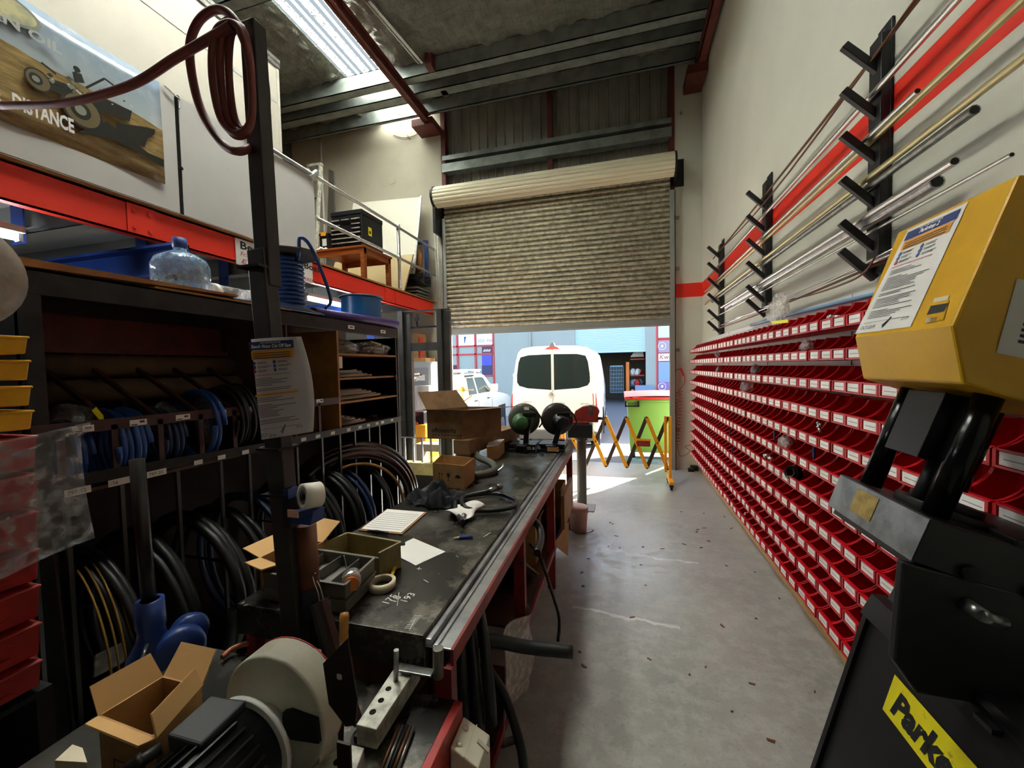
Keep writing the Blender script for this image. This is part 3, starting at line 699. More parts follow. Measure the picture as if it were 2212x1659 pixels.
part(b, 'ruled_lines', 'ink', t)
b = MB(); b.bar(bz(795, 1147, pz+.012), bz(838, 1152, pz+.012), .012, .012); b.tube(spline([bz(795, 1147, pz+.02), bz(815, 1146, pz+.03), bz(838, 1152, pz+.02)]), .0025, 6); part(b, 'clip', 'steel_dark', t)
t = thing('paper_sheet', 'blank white paper sheet with a black binder clip on the bench', 'paper', bz(900, 1190, ZT))
cn = [bz(*q, ZT+.001) for q in ((836, 1190), (898, 1222), (962, 1192), (893, 1163))]
b = MB(); b.slab(*cn, .0012); part(b, 'sheet', 'paper', t)
p = bz(868, 1176, ZT+.004); b = MB(); b.bar(p+Vector((-.012, -.008, 0)), p+Vector((.014, .006, 0)), .016, .014); b.tube([p+Vector((-.012, .004, .004)), p+Vector((-.03, .012, .012)), p+Vector((-.02, .02, .012)), p+Vector((-.002, .01, .004))], .001, 5); part(b, 'binder_clip', 'black_satin', t)
a, c = bz(980, 1162, ZT+.008), bz(1021, 1159, ZT+.008); t = thing('marker_pen', 'blue paint marker with a pale tip lying on the bench', 'marker', a-Vector((0, 0, .008)))
b = MB(); b.cyl(lerp(a, c, .3), c, .008, n=12); part(b, 'barrel', 'blue_paint', t); b = MB(); b.cyl(lerp(a, c, .3), a, .007, .002, n=12); part(b, 'tip', 'tape_cream', t)
c = bz(826, 1268, ZT+.001); b = MB(); b.lathe([(.037, .026), (.05, .026), (.05, 0), (.037, 0), (.037, .026)], c, n=40)
solo(b, 'masking_tape', 'tape_cream', 'roll of cream masking tape lying flat on the bench', 'tape roll')
a, c2 = bz(845, 1247, ZT+.022), bz(858, 1213, ZT+.012); b = MB(); b.bar(a, c2, .011, .006); b.cyl(c2, c2+(c2-a).normalized()*.012, .005, .001, 8)
solo(b, 'yellow_pencil', mat('pencil', 'e8c520', .4), 'yellow carpenter pencil leaning on the masking tape roll', 'pencil')
# trays
def tray(name, c4, h, mt, label, div=(), wall=.006, low=None):
    t = thing(name, label, 'tray', sum(c4, Vector())/4); b = MB(); P = [Vector(p) for p in c4]; ctr = sum(P, Vector())/4; up = Vector((0, 0, h))
    b.slab(P[0], P[1], P[2], P[3], .004)
    for i in range(4):
        a, c = P[i], P[(i+1) % 4]; n = (ctr-(a+c)/2); n.z = 0; n = n.normalized()*wall; hh = up*(low or 1) if (i == 0 and low) else up
        b.hexa([a, c, c+n, a+n], [a+hh, c+hh, c+n+hh, a+n+hh]); b.bar(a+hh, c+hh, wall*1.8, .005)
    part(b, 'body', mt, t, bev=.001)
    for f in div:
        a, c = lerp(P[0], P[1], f), lerp(P[3], P[2], f); n = (P[1]-P[0]).normalized()*.003
        b = MB(); b.hexa([a, a+n, c+n, c], [a+up*.85, a+n+up*.85, c+n+up*.85, c+up*.85]); part(b, 'divider', mt, t)
    return t
hz = ZT+.1
c4 = [bz(*q, hz) for q in ((568, 1238), (745, 1266), (809, 1207), (672, 1187))]
base = [Vector((p.x, p.y, ZT+.003)) for p in c4]
tray('parts_tray', base, .045, 'grey_tray', 'lower grey plastic tray under another tray beside the pole')
tray('parts_tray', [p+Vector((0, 0, .05)) for p in base], .05, 'grey_tray', 'upper grey plastic tray with dividers holding a tape measure', div=(.22, .5, .78))
c4 = [bz(*q, ZT+.115) for q in ((640, 1163), (800, 1190), (800, 1156), (668, 1142))]
base2 = [Vector((p.x, p.y, ZT+.003)) for p in ([base[3]+Vector((.02, .03, 0)), base[2]+Vector((0, .03, 0)), base[2]+Vector((.03, .14, 0)), base[3]+Vector((.05, .16, 0))])]
tray('parts_tray', base2, .105, 'beige_tray', 'dirty beige plastic tray behind the grey trays', low=.8)
c = lerp(base[1], base[0], .13)+Vector((.02, .06, .085)); t = thing('tape_measure', 'round tape measure with orange label in the grey tray', 'tape measure', c)
b = MB(); b.cyl(c+Vector((.02, -.02, 0)), c+Vector((-.01, .02, 0)), .032, n=24); part(b, 'case', 'chrome', t)
b = MB(); b.cyl(c+Vector((.026, -.028, 0)), c+Vector((.02, -.02, 0)), .024, n=24); part(b, 'label_disc', 'orange', t)
b = MB(); b.tube(circle(c+Vector((-.04, .02, .02)), (1, .6, .1), .05, 24, 0, 4), .0018, 5, cap=True); solo(b, 'wire_loop', 'chrome', 'thin silver wire loop rising from the grey tray', 'wire')
b = MB(); p = bz(712, 1320, ZT); b.cyl(p, p+Vector((0, 0, .05)), .012, n=14); b.cyl(p+Vector((0, 0, .05)), p+Vector((0, 0, .056)), .009, n=6); solo(b, 'steel_socket', 'steel', 'small steel socket standing beside the grey trays', 'socket')
def carton(name, c4, h, label, flaps=(), mt='card', t=.004, marks=None, tilt=None):
    P = [Vector(p) for p in c4]; ctr = sum(P, Vector())/4; up = Vector((0, 0, h)); T = thing(name, label, 'cardboard box', ctr)
    b = MB(); b.slab(*P, t)
    for i in range(4):
        a, c = P[i], P[(i+1) % 4]; n = (ctr-(a+c)/2); n.z = 0; n = n.normalized()*t; b.hexa([a, c, c+n, a+n], [a+up, c+up, c+n+up, a+n+up])
    part(b, 'body', mt, T)
    for i, out, rise in flaps:
        a, c = P[i]+up, P[(i+1) % 4]+up; n = ((a+c)/2-ctr-up); n.z = 0; n = n.normalized()*out+Vector((0, 0, rise)); k = (c-a)*.04
        b = MB(); b.slab(a, c, c+n-k, a+n+k, t); part(b, 'flap', 'card_in' if mt == 'card' else mt, T)
    if marks: b = MB(); marks(b, P, up); part(b, 'printing', 'ink_black', T)
    return T
# open carton behind the pole
cb = [Vector((-1.33, 1.19, ZT+.004)), Vector((-1.215, 1.16, ZT+.004)), Vector((-1.19, 1.36, ZT+.004)), Vector((-1.315, 1.38, ZT+.004))]
carton('cardboard_box', cb, .12, 'small open cardboard box with spread flaps behind the pole', ((3, .12, .01), (2, .1, .05), (0, .06, .01)))
# jacket, hose and towel
def cloth(name, ctr, sx, sy, h, seed, mt, label, cat, n=26):
    rnd = random.Random(seed); ph = [rnd.uniform(0, 6.28) for _ in range(8)]
    def fn(u, v):
        x, y = (u-.5)*2, (v-.5)*2; r = math.hypot(x, y); k = max(0, 1-r**2.4*.55)
        w = .5+.16*math.sin(13*x+ph[6]-6*y)*math.cos(10*y+ph[7])+.2*math.sin(5*x+ph[0]+2*y)+.18*math.sin(7*y+ph[1]-3*x)+.12*math.sin(11*x+ph[2])*math.cos(9*y+ph[3])
        ed = 1+.14*math.sin(4*math.atan2(y, x)+ph[4])+.08*math.sin(9*math.atan2(y, x)+ph[5])
        s = max(abs(x), abs(y))/max(r, 1e-6); return Vector((ctr[0]+x*s*sx*ed, ctr[1]+y*s*sy*ed, ctr[2]+.004+h*k*w*(1 if r < .97 else .3)))
    return solo(MB().sheet(fn, n, n, .004), name, mt, label, cat)
cj = bz(945, 1085, ZT); cloth('black_jacket', (cj.x, cj.y, ZT), .17, .12, .15, 4, 'cloth_black', 'crumpled black jacket lying on the bench by the hose coil', 'jacket')
t = thing('hydraulic_hose', 'coiled black hydraulic hose with steel end fitting on the bench', 'hose', bz(1050, 1085, ZT))
pts = [bz(*q, z) for q, z in (((1000, 1128), ZT+.03), ((985, 1105), ZT+.02), ((988, 1080), ZT+.02), ((1020, 1070), ZT+.02), ((1070, 1066), ZT+.02), ((1110, 1078), ZT+.02), ((1113, 1093), ZT+.02), ((1085, 1100), ZT+.02), ((1040, 1103), ZT+.02), ((1005, 1096), ZT+.045), ((1000, 1075), ZT+.045), ((1045, 1063), ZT+.06), ((1060, 1060), ZT+.07))]
b = MB(); b.tube(spline(pts, 8), .013, 12); part(b, 'hose', 'rubber', t)
a, c = bz(1055, 1061, ZT+.067), bz(1082, 1050, ZT+.075); b = MB(); b.cyl(a, lerp(a, c, .7), .016, n=14); b.cyl(lerp(a, c, .7), c, .02, n=6); part(b, 'end_fitting', 'steel', t)
a = bz(999, 1122, ZT+.02); b = MB(); b.cyl(a+Vector((0, .03, .015)), a, .014, n=12); b.cyl(a, a+Vector((0, -.022, -.004)), .018, n=6); part(b, 'end_fitting', 'steel', t)
q0 = [bz(*q, ZT+.03) for q in ((958, 1112), (1010, 1118), (1048, 1092), (985, 1086))]
def fn(u, v):
    p = lerp(lerp(q0[0], q0[1], u), lerp(q0[3], q0[2], u), v); p.z = ZT+.045+.02*math.sin(u*5+1)*math.cos(v*4)-.03*abs(u-.5)*2*abs(u-.5); p.x += .008*math.sin(v*9); return p
solo(MB().sheet(fn, 12, 10, .002), 'paper_towel', 'paper', 'crumpled white paper towel draped over the black hose', 'paper towel')
# boxes at the far half of the bench
def marks_ship(b, P, up):
    x = (P[1]-P[0]).normalized(); n = x.cross(up).normalized()*.001; w = (P[1]-P[0]).length
    o = P[0]+x*w*.2+up*.3+n
    for k in (0, .022): b.quad(o+x*k, o+x*(k+.004), o+x*(k+.004)+up*.28, o+x*k+up*.28); b.poly([o+x*(k-.005)+up*.24, o+x*(k+.009)+up*.24, o+x*(k+.002)+up*.33])
    b.quad(o-x*.01-up*.03, o+x*.04-up*.03, o+x*.04-up*.005, o-x*.01-up*.005)
    g = o+x*w*.25; b.poly([g+up*.3, g+x*.024+up*.3, g+x*.02+up*.16, g+x*.004+up*.16]); b.quad(g+x*.010, g+x*.014, g+x*.014+up*.16, g+x*.010+up*.16); b.quad(g+x*.002, g+x*.022, g+x*.022+up*.02, g+x*.002+up*.02)
    u = o+x*w*.5; b.poly([u+up*.15, u+x*.05+up*.15, u+x*.038+up*.26, u+x*.025+up*.29, u+x*.012+up*.26]); b.quad(u+x*.023, u+x*.026, u+x*.026+up*.15, u+x*.023+up*.15)
ct = [bz(*q, ZT+.155) for q in ((939, 1000), (1003, 999), (1026, 982), (964, 981))]
cbx = [Vector((p.x, p.y, ZT+.002)) for p in ct]
cbx = [bz(936, 1050, ZT+.002), bz(1004, 1058, ZT+.002), bz(1026, 1037, ZT+.002), bz(955, 1028, ZT+.002)]
carton('cardboard_box', cbx, .165, 'open cardboard box with printed handling arrows behind the black jacket', (), marks=marks_ship)
# stacked timber block carrying the big carton
def blockbox(c4, h): b = MB(); P = [Vector(p) for p in c4]; b.hexa(P, [p+Vector((0, 0, h)) for p in P]); return b
Lb = [Vector((-1.5, 3.42, .62)), Vector((-1.3, 3.42, .62)), Vector((-1.1, 4.3, .62)), Vector((-1.32, 4.3, .62))]
a0 = by(935, 1040, 3.3); a1 = by(964, 1040, 3.3)
t = thing('timber_stack', 'stack of brown cartons and boards under the large carton', 'stack', (-1.25, 3.6, ZT))
zt0 = by(940, 945, 3.35).z
b = MB(); b.box(-1.42, -1.29, 3.28, 3.42, ZT+.002, zt0-.05); part(b, 'post', 'card_dark', t)
b = MB(); b.hexa([(-1.43, 3.25, zt0-.12), (-1.28, 3.25, zt0-.12), (-1.06, 4.15, zt0-.12), (-1.25, 4.15, zt0-.12)], [(-1.43, 3.25, zt0), (-1.28, 3.25, zt0), (-1.06, 4.15, zt0), (-1.25, 4.15, zt0)]); part(b, 'board', 'card_dark', t)
b = MB(); b.box(-1.23, -1.08, 3.95, 4.12, ZT+.002, zt0-.12); part(b, 'post', 'card_dark', t)
def marks_ow(b, P, up):
    x = (P[1]-P[0]).normalized(); n = x.cross(up).normalized()*.001; o = P[0]+x*.045+up*.22+n
    b.text('officeworks', o, x, up, .062, bold=.0015, width=(P[1]-P[0]).length*.72)
    for i in range(10): b.quad(o+x*(.03*i+.004)-up*.1, o+x*(.03*i+.02)-up*.1, o+x*(.03*i+.02)-up*.07, o+x*(.03*i+.004)-up*.07)
YO = 3.28
P0, P1, PT = by(923, 939, YO), by(996, 938, YO), by(920, 886, YO)
dv = Vector((.27, .33, 0))
oc = [Vector((P0.x, YO, zt0+.002)), Vector((P1.x, YO, zt0+.002)), Vector((P1.x, YO, zt0+.002))+dv, Vector((P0.x, YO, zt0+.002))+dv]
carton('cardboard_box', oc, PT.z-zt0, 'large open cardboard box printed with a shop name on the stack', ((3, .1, .16), (1, .19, .01), (0, .05, .012)), mt='card_dark', marks=marks_ow)
c4 = [bz(1052, 995, ZT+.002), bz(1076, 992, ZT+.002), bz(1090, 977, ZT+.002), bz(1060, 975, ZT+.002)]
carton('cardboard_box', c4, .125, 'small cardboard box full of papers beside the cut off saw', (), mt='card')
b = MB(); Pz = [p+Vector((0, 0, .122)) for p in c4]; b.slab(*Pz, .006); solo(b, 'paper_stack', 'paper', 'stack of papers filling the small box beside the saw', 'papers')
# grey suction hose on the bench
b = MB(); b.tube(spline([bz(1050, 935, ZT+.16), bz(1035, 960, ZT+.12), bz(1030, 985, ZT+.05), bz(1062, 1000, ZT+.03), bz(1068, 1015, ZT+.03), bz(1050, 1022, ZT+.03), bz(1024, 1028, ZT+.03)]), .028, 12)
solo(b, 'suction_hose', mat('hose_grey', '55524a', .7), 'thick grey brown suction hose curling behind the boxes', 'hose')
b = MB(); a = bz(1062, 1018, ZT+.02); b.tube(spline([a, a+Vector((.05, 0, .005)), a+Vector((.08, .03, .03)), a+Vector((.07, .07, .04))]), .009, 8); solo(b, 'elbow_fitting', 'chrome', 'chrome elbow fitting lying on the bench by the suction hose', 'fitting')
b = MB(); p = bz(1153, 977, ZT); b.cyl(p, p+Vector((0, 0, .045)), .012, n=10); b.cyl(p+Vector((0, 0, .045)), p+Vector((0, 0, .05)), .016, n=6); solo(b, 'steel_adapter', 'chrome', 'tiny steel adapter standing on the bench before the saws', 'fitting')
# two cut off saws
def saw(name, X, Y, label, gm, flip):
    t = thing(name, label, 'saw', (X, Y, ZT+.001)); R = .16
    b = MB(); b.box(X-.135, X+.135, Y-.2, Y+.22, ZT+.001, ZT+.03); b.box(X-.13, X+.13, Y-.18, Y+.05, ZT+.055, ZT+.075); b.box(X-.12, X-.09, Y-.15, Y+.15, ZT+.03, ZT+.055); b.box(X+.08, X+.12, Y-.15, Y+.15, ZT+.03, ZT+.055); b.box(X-.05, X+.05, Y-.24, Y-.18, ZT+.01, ZT+.07); part(b, 'base', 'black_satin', t, bev=.004)
    c = Vector((X+(-.02 if not flip else .03), Y, ZT+.3)); ax = Vector((.35, -1, 0)).normalized()
    b = MB(); b.lathe([(0, -.05), (R*.9, -.05), (R, -.03), (R, .03), (R*.92, .05), (R*.6, .06), (0, .065)], c, ax, 30); part(b, 'blade_guard', gm, t)
    b = MB(); b.lathe([(0, .06), (.085, .06), (.09, .09), (.07, .1), (.065, .2), (.055, .21), (0, .21)], c+Vector((-.04 if not flip else .02, 0, -.02)), ax, 18); part(b, 'motor', 'green_dark' if not flip else 'black_satin', t)
    b = MB(); s = Vector((X+.02, Y-.1, ZT+.07)); b.bar(s, c+Vector((.07, -.1, .02)), .05, .05); b.bar(c+Vector((.02, -.1, .05)), c+Vector((.15, -.12, .06)), .035, .045); part(b, 'arm', 'black_satin', t, bev=.004)
    b = MB(); b.tube(spline([c+Vector((.08, -.06, .12)), c+Vector((.17, -.08, .06)), c+Vector((.2, -.08, -.02)), c+Vector((.17, -.08, -.07))]), .008, 8); part(b, 'handle', 'black_satin', t)
    b = MB(); b.box(c.x+.02, c.x+.07, c.y-.07, c.y-.066, c.z+.1, c.z+.13) if not flip else b.box(X-.03, X+.08, Y-.243, Y-.24, ZT+.02, ZT+.06); part(b, 'sticker', 'paper' if not flip else 'card', t)
s1 = bz(1128, 966, ZT); s2 = bz(1172, 955, ZT)
saw('cut_off_saw', -.94, 3.95, 'green grey round cut off saw on the far end of the bench', mat('saw_green', '4d5344', .5, .1), False)
saw('cut_off_saw', -.66, 4.0, 'dark cut off saw with side handle nearest the red vise', mat('saw_dark', '2b2523', .4, .1), True)
# vise on its own pillar
vb = bz(1262, 1097, 0); VX, VY = vb.x+.02, vb.y
t = thing('bench_vise', 'dark red vise on a grey steel pillar beside the bench end', 'vise', (VX-.07, VY, 0))
px_ = VX-.045
b = MB(); b.cyl((px_, VY, .012), (px_, VY, .86), .057, n=24); b.box(px_-.12, px_+.15, VY-.13, VY+.13, 0, .012); b.cyl((px_, VY, .82), (px_, VY, .865), .075, n=24); b.box(px_-.13, px_+.13, VY-.12, VY+.12, .865, .88)
part(b, 'pillar', mat('pillar_grey', '6a6964', .35, .5), t, bev=.003)
b = MB(); b.box(px_-.14, px_+.14, VY-.14, VY-.13, .865, 1.02); b.box(px_-.13, px_+.13, VY-.13, VY+.1, .88, 1.02); part(b, 'mounting_block', 'black_paint', t, bev=.012)
zv = 1.02
b = MB(); b.xz([(px_-.26, zv+.02), (px_+.12, zv+.02), (px_+.2, zv+.02), (px_+.2, zv+.09), (px_+.22, zv+.14), (px_+.19, zv+.2), (px_+.12, zv+.22), (px_+.02, zv+.2), (px_-.06, zv+.15), (px_-.08, zv+.1), (px_-.26, zv+.1)], VY-.06, VY+.06); b.box(px_-.1, px_+.1, VY-.09, VY+.09, zv-.0, zv+.03); part(b, 'body', 'vise_red', t, bev=.008)
b = MB(); b.box(px_+.1, px_+.14, VY-.065, VY+.065, zv+.1, zv+.22); part(b, 'jaw', 'steel', t)
b = MB(); b.cyl((px_+.2, VY, zv+.06), (px_+.28, VY, zv+.06), .018, n=12); b.cyl((px_+.26, VY+.02, zv-.12), (px_+.26, VY-.02, zv+.2), .009, n=8); part(b, 'screw_handle', 'steel', t)
# bucket on the floor
c = bz(1243, 1143, 0)+Vector((.03, 0, 0)); t = thing('plastic_bucket', 'pale pink plastic bucket standing on the floor by the bench leg', 'bucket', c)
b = MB(); b.lathe([(0, 0), (.085, 0), (.1, .22), (.106, .225), (.106, .19), (.104, .19), (.104, .235), (.098, .235), (.083, .01), (0, .01)], c, n=28); part(b, 'body', 'pink_bucket', t)
b = MB(); b.lathe([(0, .232), (.104, .232), (.107, .24), (.1, .246), (0, .244)], c, n=28); part(b, 'lid', 'pink_bucket', t)
b = MB(); b.tube(spline([c+Vector((-.1, -.03, .02)), c+Vector((.02, -.13, .008)), c+Vector((.13, -.07, .012)), c+Vector((.16, -.06, .03))]), .004, 6); part(b, 'handle', 'steel_dark', t)
# things under the bench
b = MB(); b.tube(spline([bx(1128, 1125, -.6), bx(1150, 1122, -.55), bx(1165, 1140, -.47), bx(1168, 1165, -.44), bx(1160, 1195, -.43)]), .02, 12)
solo(b, 'black_hose', 'rubber', 'thick black hose end curling out above the spiral guard', 'hose')
pts = spline([bx(1145, 1175, -.55), bx(1165, 1200, -.46), bx(1180, 1240, -.43), bx(1196, 1290, -.40), bx(1207, 1330, -.385), bx(1208, 1360, -.38), bx(1205, 1385, -.38)], 14)
b = MB(); b.tube(pts, [.0085+(.0025 if i % 2 else 0) for i in range(len(pts))], 10); solo(b, 'spiral_hose_guard', 'black_satin', 'thin black spiral hose guard dangling from the bench to the floor', 'hose guard')
def hang_coil(c, R, n, r, mt, label, ax=(1, .15, 0), sp=.03, seed=0):
    rnd = random.Random(seed); b = MB(); c = Vector(c); pts = []
    a = Vector(ax).normalized()
    for i in range(n*28+1): f = i/28; pts.append(c+a*(f-n/2)*sp)
    e1, e2, d = MB().frame(a)
    P = [pts[i]+(e1*math.cos(2*math.pi*i/28)+e2*math.sin(2*math.pi*i/28))*R*(1+.04*math.sin(i*.31+seed)) for i in range(len(pts))]
    b.tube(P, r, 8); return b
b = hang_coil((-.68, 1.5, .44), .27, 5, .022, 'rubber', '', ax=(.9, .45, 0), sp=.045, seed=3); b.tube(spline([(-.6, 1.45, .62), (-.5, 1.5, .6), (-.38, 1.55, .56), (-.2, 1.58, .55)]), .026, 12); b.tube(spline([(-.55, 1.5, .5), (-.45, 1.45, .42), (-.38, 1.4, .3), (-.36, 1.38, .22)]), .018, 10)
solo(b, 'hose_coil', 'rubber', 'coil of thick black hose under the near end of the bench', 'hose coil')
b = MB(); b.tube(spline([bz(1060, 1612, .1), bz(1090, 1605, .06), bz(1110, 1598, .05), bz(1128, 1592, .05)]), .016, 10); solo(b, 'hose_offcut', 'rubber', 'short black hose offcut on the floor beside the switch box', 'hose')
def fn(u, v): return Vector((-.47-.03*math.sin(u*7)-.02*math.sin(v*8)*u, 1.52+.5*u+.02*math.sin(v*6), .56-.42*v+.03*math.sin(u*5)-.08*u*(1-v)))
solo(MB().sheet(fn, 12, 12, .002), 'plastic_sheet', 'poly_milky', 'milky plastic sheet hanging from the bench by the black hoses', 'plastic sheet')
carton('cardboard_box', [(-.93, 2.74, .288), (-.6, 2.74, .288), (-.6, 2.96, .288), (-.93, 2.96, .288)], .3, 'cardboard box on the lower shelf behind the spiral guard', ((1, .02, .03),))
b = MB(); b.slab((-.5, 3.0, .36), (-.46, 3.5, .33), (-.47, 3.5, .02), (-.5, 3.05, .3), .004); solo(b, 'cardboard_flap', 'card', 'loose cardboard sheet hanging below the far bench rail', 'cardboard')
carton('cardboard_box', [(-.86, 3.7, .288), (-.56, 3.7, .288), (-.56, 4.05, .288), (-.86, 4.05, .288)], .26, 'cardboard box on the lower shelf near the vise', ())
b = MB(); b.box(-.5, -.47, 3.3, 3.9, .34, .62); solo(b, 'fibre_board', 'wood_edge', 'brown board leaning on the bench frame near the bucket', 'board')
# litter on the floor
rl = random.Random(5); k = 0
b = MB()
for i in range(46):
    x, y = rl.uniform(-.35, 1.1), rl.uniform(1.2, 5.0); a = rl.uniform(0, 3.1); l = rl.uniform(.006, .022); w = rl.uniform(.003, .008); z = .001
    e = Vector((math.cos(a), math.sin(a), 0)); n = Vector((-e.y, e.x, 0)); p = Vector((x, y, z)); b.hexa([p-e*l-n*w, p+e*l-n*w*.5, p+e*l*.8+n*w, p-e*l*.7+n*w], [p-e*l-n*w+Vector((0, 0, .003)), p+e*l-n*w*.5+Vector((0, 0, .004)), p+e*l*.8+n*w+Vector((0, 0, .004)), p-e*l*.7+n*w+Vector((0, 0, .003))])
solo(b, 'floor_debris', 'pvc_brown', 'scattered brown dirt flakes over the concrete aisle', 'debris', kind='stuff')
# ================================================================== HYDRAULIC PRESS (tilted about the depth axis)
YF, YN = 1.495, 1.11
PR = thing('hose_press', 'yellow hooded black hydraulic hose press beside the red bins', 'press', (.85, 1.3, 0))
th = math.radians(18.5); TU = Vector((math.sin(th), 0, math.cos(th))); TX = Vector((math.cos(th), 0, -math.sin(th)))  # machine up / machine right
b = MB(); b.xz([(.806, 2.084), (.70, 1.772), (.7225, 1.643), (.97, 1.553), (1.015, 1.70), (1.0, 2.02)], YN, YF)
HOOD = part(b, 'hood', 'yellow_machine', PR, bev=.006)
# safety sheet on the hood front
def on_front(x, y, off=.0015):
    n = Vector((-.947, 0, .322)); P = Vector((.70, 1.3, 1.772)); d = ray(x, y); return CP+d*((P-CP).dot(n)/d.dot(n))+n*off
A4 = [on_front(*q) for q in ((1962, 497), (1848, 722), (1968, 706), (2093, 436))]   # TL BL BR TR
b = MB(); b.quad(A4[0], A4[1], A4[2], A4[3]); part(b, 'safety_sheet', 'paper', PR, 'white safety sheet with blue heading')
def sheet_print(TL, BL, BR, TR, nrm, parent, name, title, seed=1):
    TL, BL, BR, TR = [Vector(p) for p in (TL, BL, BR, TR)]; n = Vector(nrm)*.0012
    P = lambda u, v: lerp(lerp(TL, TR, u), lerp(BL, BR, u), v)+n
    b = MB(); q = lambda u0, u1, v0, v1, m, k=1: b.quad(P(u0, v0)+n*(k-1), P(u0, v1)+n*(k-1), P(u1, v1)+n*(k-1), P(u1, v0)+n*(k-1), m)
    q(.06, .94, .035, .115, 0); q(.09, .91, .125, .21, 1)
    xd = (TR-TL).normalized(); yd = (TL-BL).normalized(); w = (TR-TL).length
    b.text(title, P(.5, .1)+n, xd, yd, w*.075, 2, shear=.2, bold=.0006, align='CENTER'); b.text('SAFE WORK PROCEDURE', P(.5, .058)+n, xd, yd, w*.035, 2, align='CENTER')
    for i, v in enumerate((.15, .172, .194)): q(.14, .86, v, v+.008, 3, 2)
    for i, v in enumerate((.245, .285, .325)):
        for u in (.1, .5):
            c = P(u+.03, v); r = w*.03; m = 4 if not (i == 2 and u < .3) else 5
            b.poly([c+xd*r*math.cos(a)+yd*r*math.sin(a) for a in [i_*math.pi/6 for i_ in range(12)]], m)
            rr = random.Random(seed+i); q(u+.09, u+.36*rr.uniform(.7, 1), v-.008, v-.003, 3); q(u+.09, u+.3*rr.uniform(.7, 1), v+.004, v+.009, 3)
    q(.1, .8, .365, .37, 5)
    rr = random.Random(seed); v = .4
    while v < .86:
        if seed == 1 and .55 < v < .58: q(.08, .92, v, v+.022, 1); v += .04; continue
        q(.12, .12+.76*rr.uniform(.35, 1), v, v+.0055, 3); v += .0165 if rr.random() > .15 else .035
    q(.1, .9, .9, .903, 3); b.text('OCT 2019', P(.08, .965), xd, yd, w*.075, 3, shear=.1); b.text('10/19', P(.78, .93), xd, yd, w*.06, 3, shear=.4)
    b.bar(P(.52, .97), P(.6, .88), .003, .0006, 3); b.bar(P(.5, .95), P(.58, .9), .002, .0006, 3)
    return part(b, name, ['ink_navy', 'ink_amber', 'ink_white', 'ink', 'ink_blue', 'ink_red'], parent)
sheet_print(*A4, (-.947, 0, .322), PR, 'sheet_printing', 'Parkrimp 2', 3)
def dec(pts, off=.0018): return [on_front(*q, off) for q in pts]
b = MB(); q = dec(((2014, 654), (2002, 698), (2040, 690), (2052, 649))); b.quad(q[0], q[1], q[2], q[3], 0)
xd = (q[3]-q[0]).normalized(); yd = (q[0]-q[1]).normalized()
b2 = dec(((2012, 659), (2004, 679), (2042, 672), (2051, 654)), .0024)
b.quad(*[on_front(*p, .0023) for p in ((2013, 661), (2004, 681), (2042, 673), (2051, 655))], 1)
b.text('Parker', lerp(q[1], q[0], .36)+xd*.004, xd, yd, .016, 0, shear=.25, bold=.0008)
b.quad(*dec(((2020, 645), (2017, 655), (2049, 648), (2052, 638))), 2); b.quad(*dec(((2003, 688), (2000, 698), (2024, 694), (2028, 684))), 2)
part(b, 'maker_sticker', ['yellow_machine', 'ink_black', 'tape_cream'], PR)
b = MB(); ys = YN-.0015; s2 = [by(2197, 602, ys), by(2152, 762, ys), by(2260, 785, ys), by(2305, 620, ys)]; b.quad(*s2, 0)
xd = (s2[2]-s2[1]).normalized(); yd = (s2[0]-s2[1]).normalized()
for i in range(14):
    o = s2[1]+xd*.03+yd*(.03+.012*i)+Vector((0, -.001, 0)); b.quad(o, o+xd*.1, o+xd*.1+yd*.006, o+yd*.006, 1)
part(b, 'instruction_card', ['paper', 'ink'], PR)
# columns, ram, tooling and bed
for i, (y, x0, x1, z0) in enumerate(((1.42, .711, .787, 1.33), (1.17, .713, .79, 1.33))):
    for k, dx in enumerate((0, .2)):
        a = Vector((x0+dx, y, z0)); b = MB(); b.cyl(a, a+TU*(.335-.1*k), .0255, n=24); part(b, 'column', mat('column_black', '1c1c1d', .2, .7), PR)
c = Vector((.775, 1.3, 1.62))
b = MB(); b.obox(Vector((.755, 1.345, 1.615))-TU*.165, (0, -.13, 0), TX*.06, TU*.17); part(b, 'ram_block', 'black_satin', PR, bev=.003)
b = MB(); b.cyl(Vector((.83, 1.27, 1.6))-TU*.15, Vector((.83, 1.27, 1.6)), .04, n=24); b.cyl(Vector((.83, 1.27, 1.6))-TU*.29, Vector((.83, 1.27, 1.6))-TU*.15, .018, n=16); b.box(.76, .79, 1.24, 1.28, 1.44, 1.465); part(b, 'ram', 'steel_dark', PR)
o = Vector((.669, YF, 1.339))
b = MB(); b.obox(o, (0, YN-YF, 0), TX*.36, -TU*.106); part(b, 'bed_block', 'black_paint', PR, bev=.003)
b = MB(); b.obox(o-TX*.0012-TU*.001, (0, YN-YF, 0), TX*.0012, -TU*.104); part(b, 'bed_face', mat('bed_steel', '8a8d90', .35, .75, h2='6d7072', vscale=14), PR, 'scratched bare steel front face')
b = MB(); b.obox(o-TX*.0-TU*.0+TX*.0015, (0, YN-YF, 0), TX*.358, TU*.002); part(b, 'bed_top', 'black_satin', PR)
b = MB(); pc = o+TX*.14+Vector((0, -.2, 0)); b.cyl(pc, pc+TU*.022, .095, n=36); b.cyl(pc+TU*.022, pc+TU*.04, .07, n=36); part(b, 'die_ring', 'steel_dark', PR, bev=.002)
b = MB(); f = o-TX*.0016-TU*.012; b.obox(f+Vector((0, -.11, 0)), (0, -.1, 0), -TX*.001, -TU*.068); part(b, 'maker_plate', 'brass_plate', PR, 'worn gold maker plate')
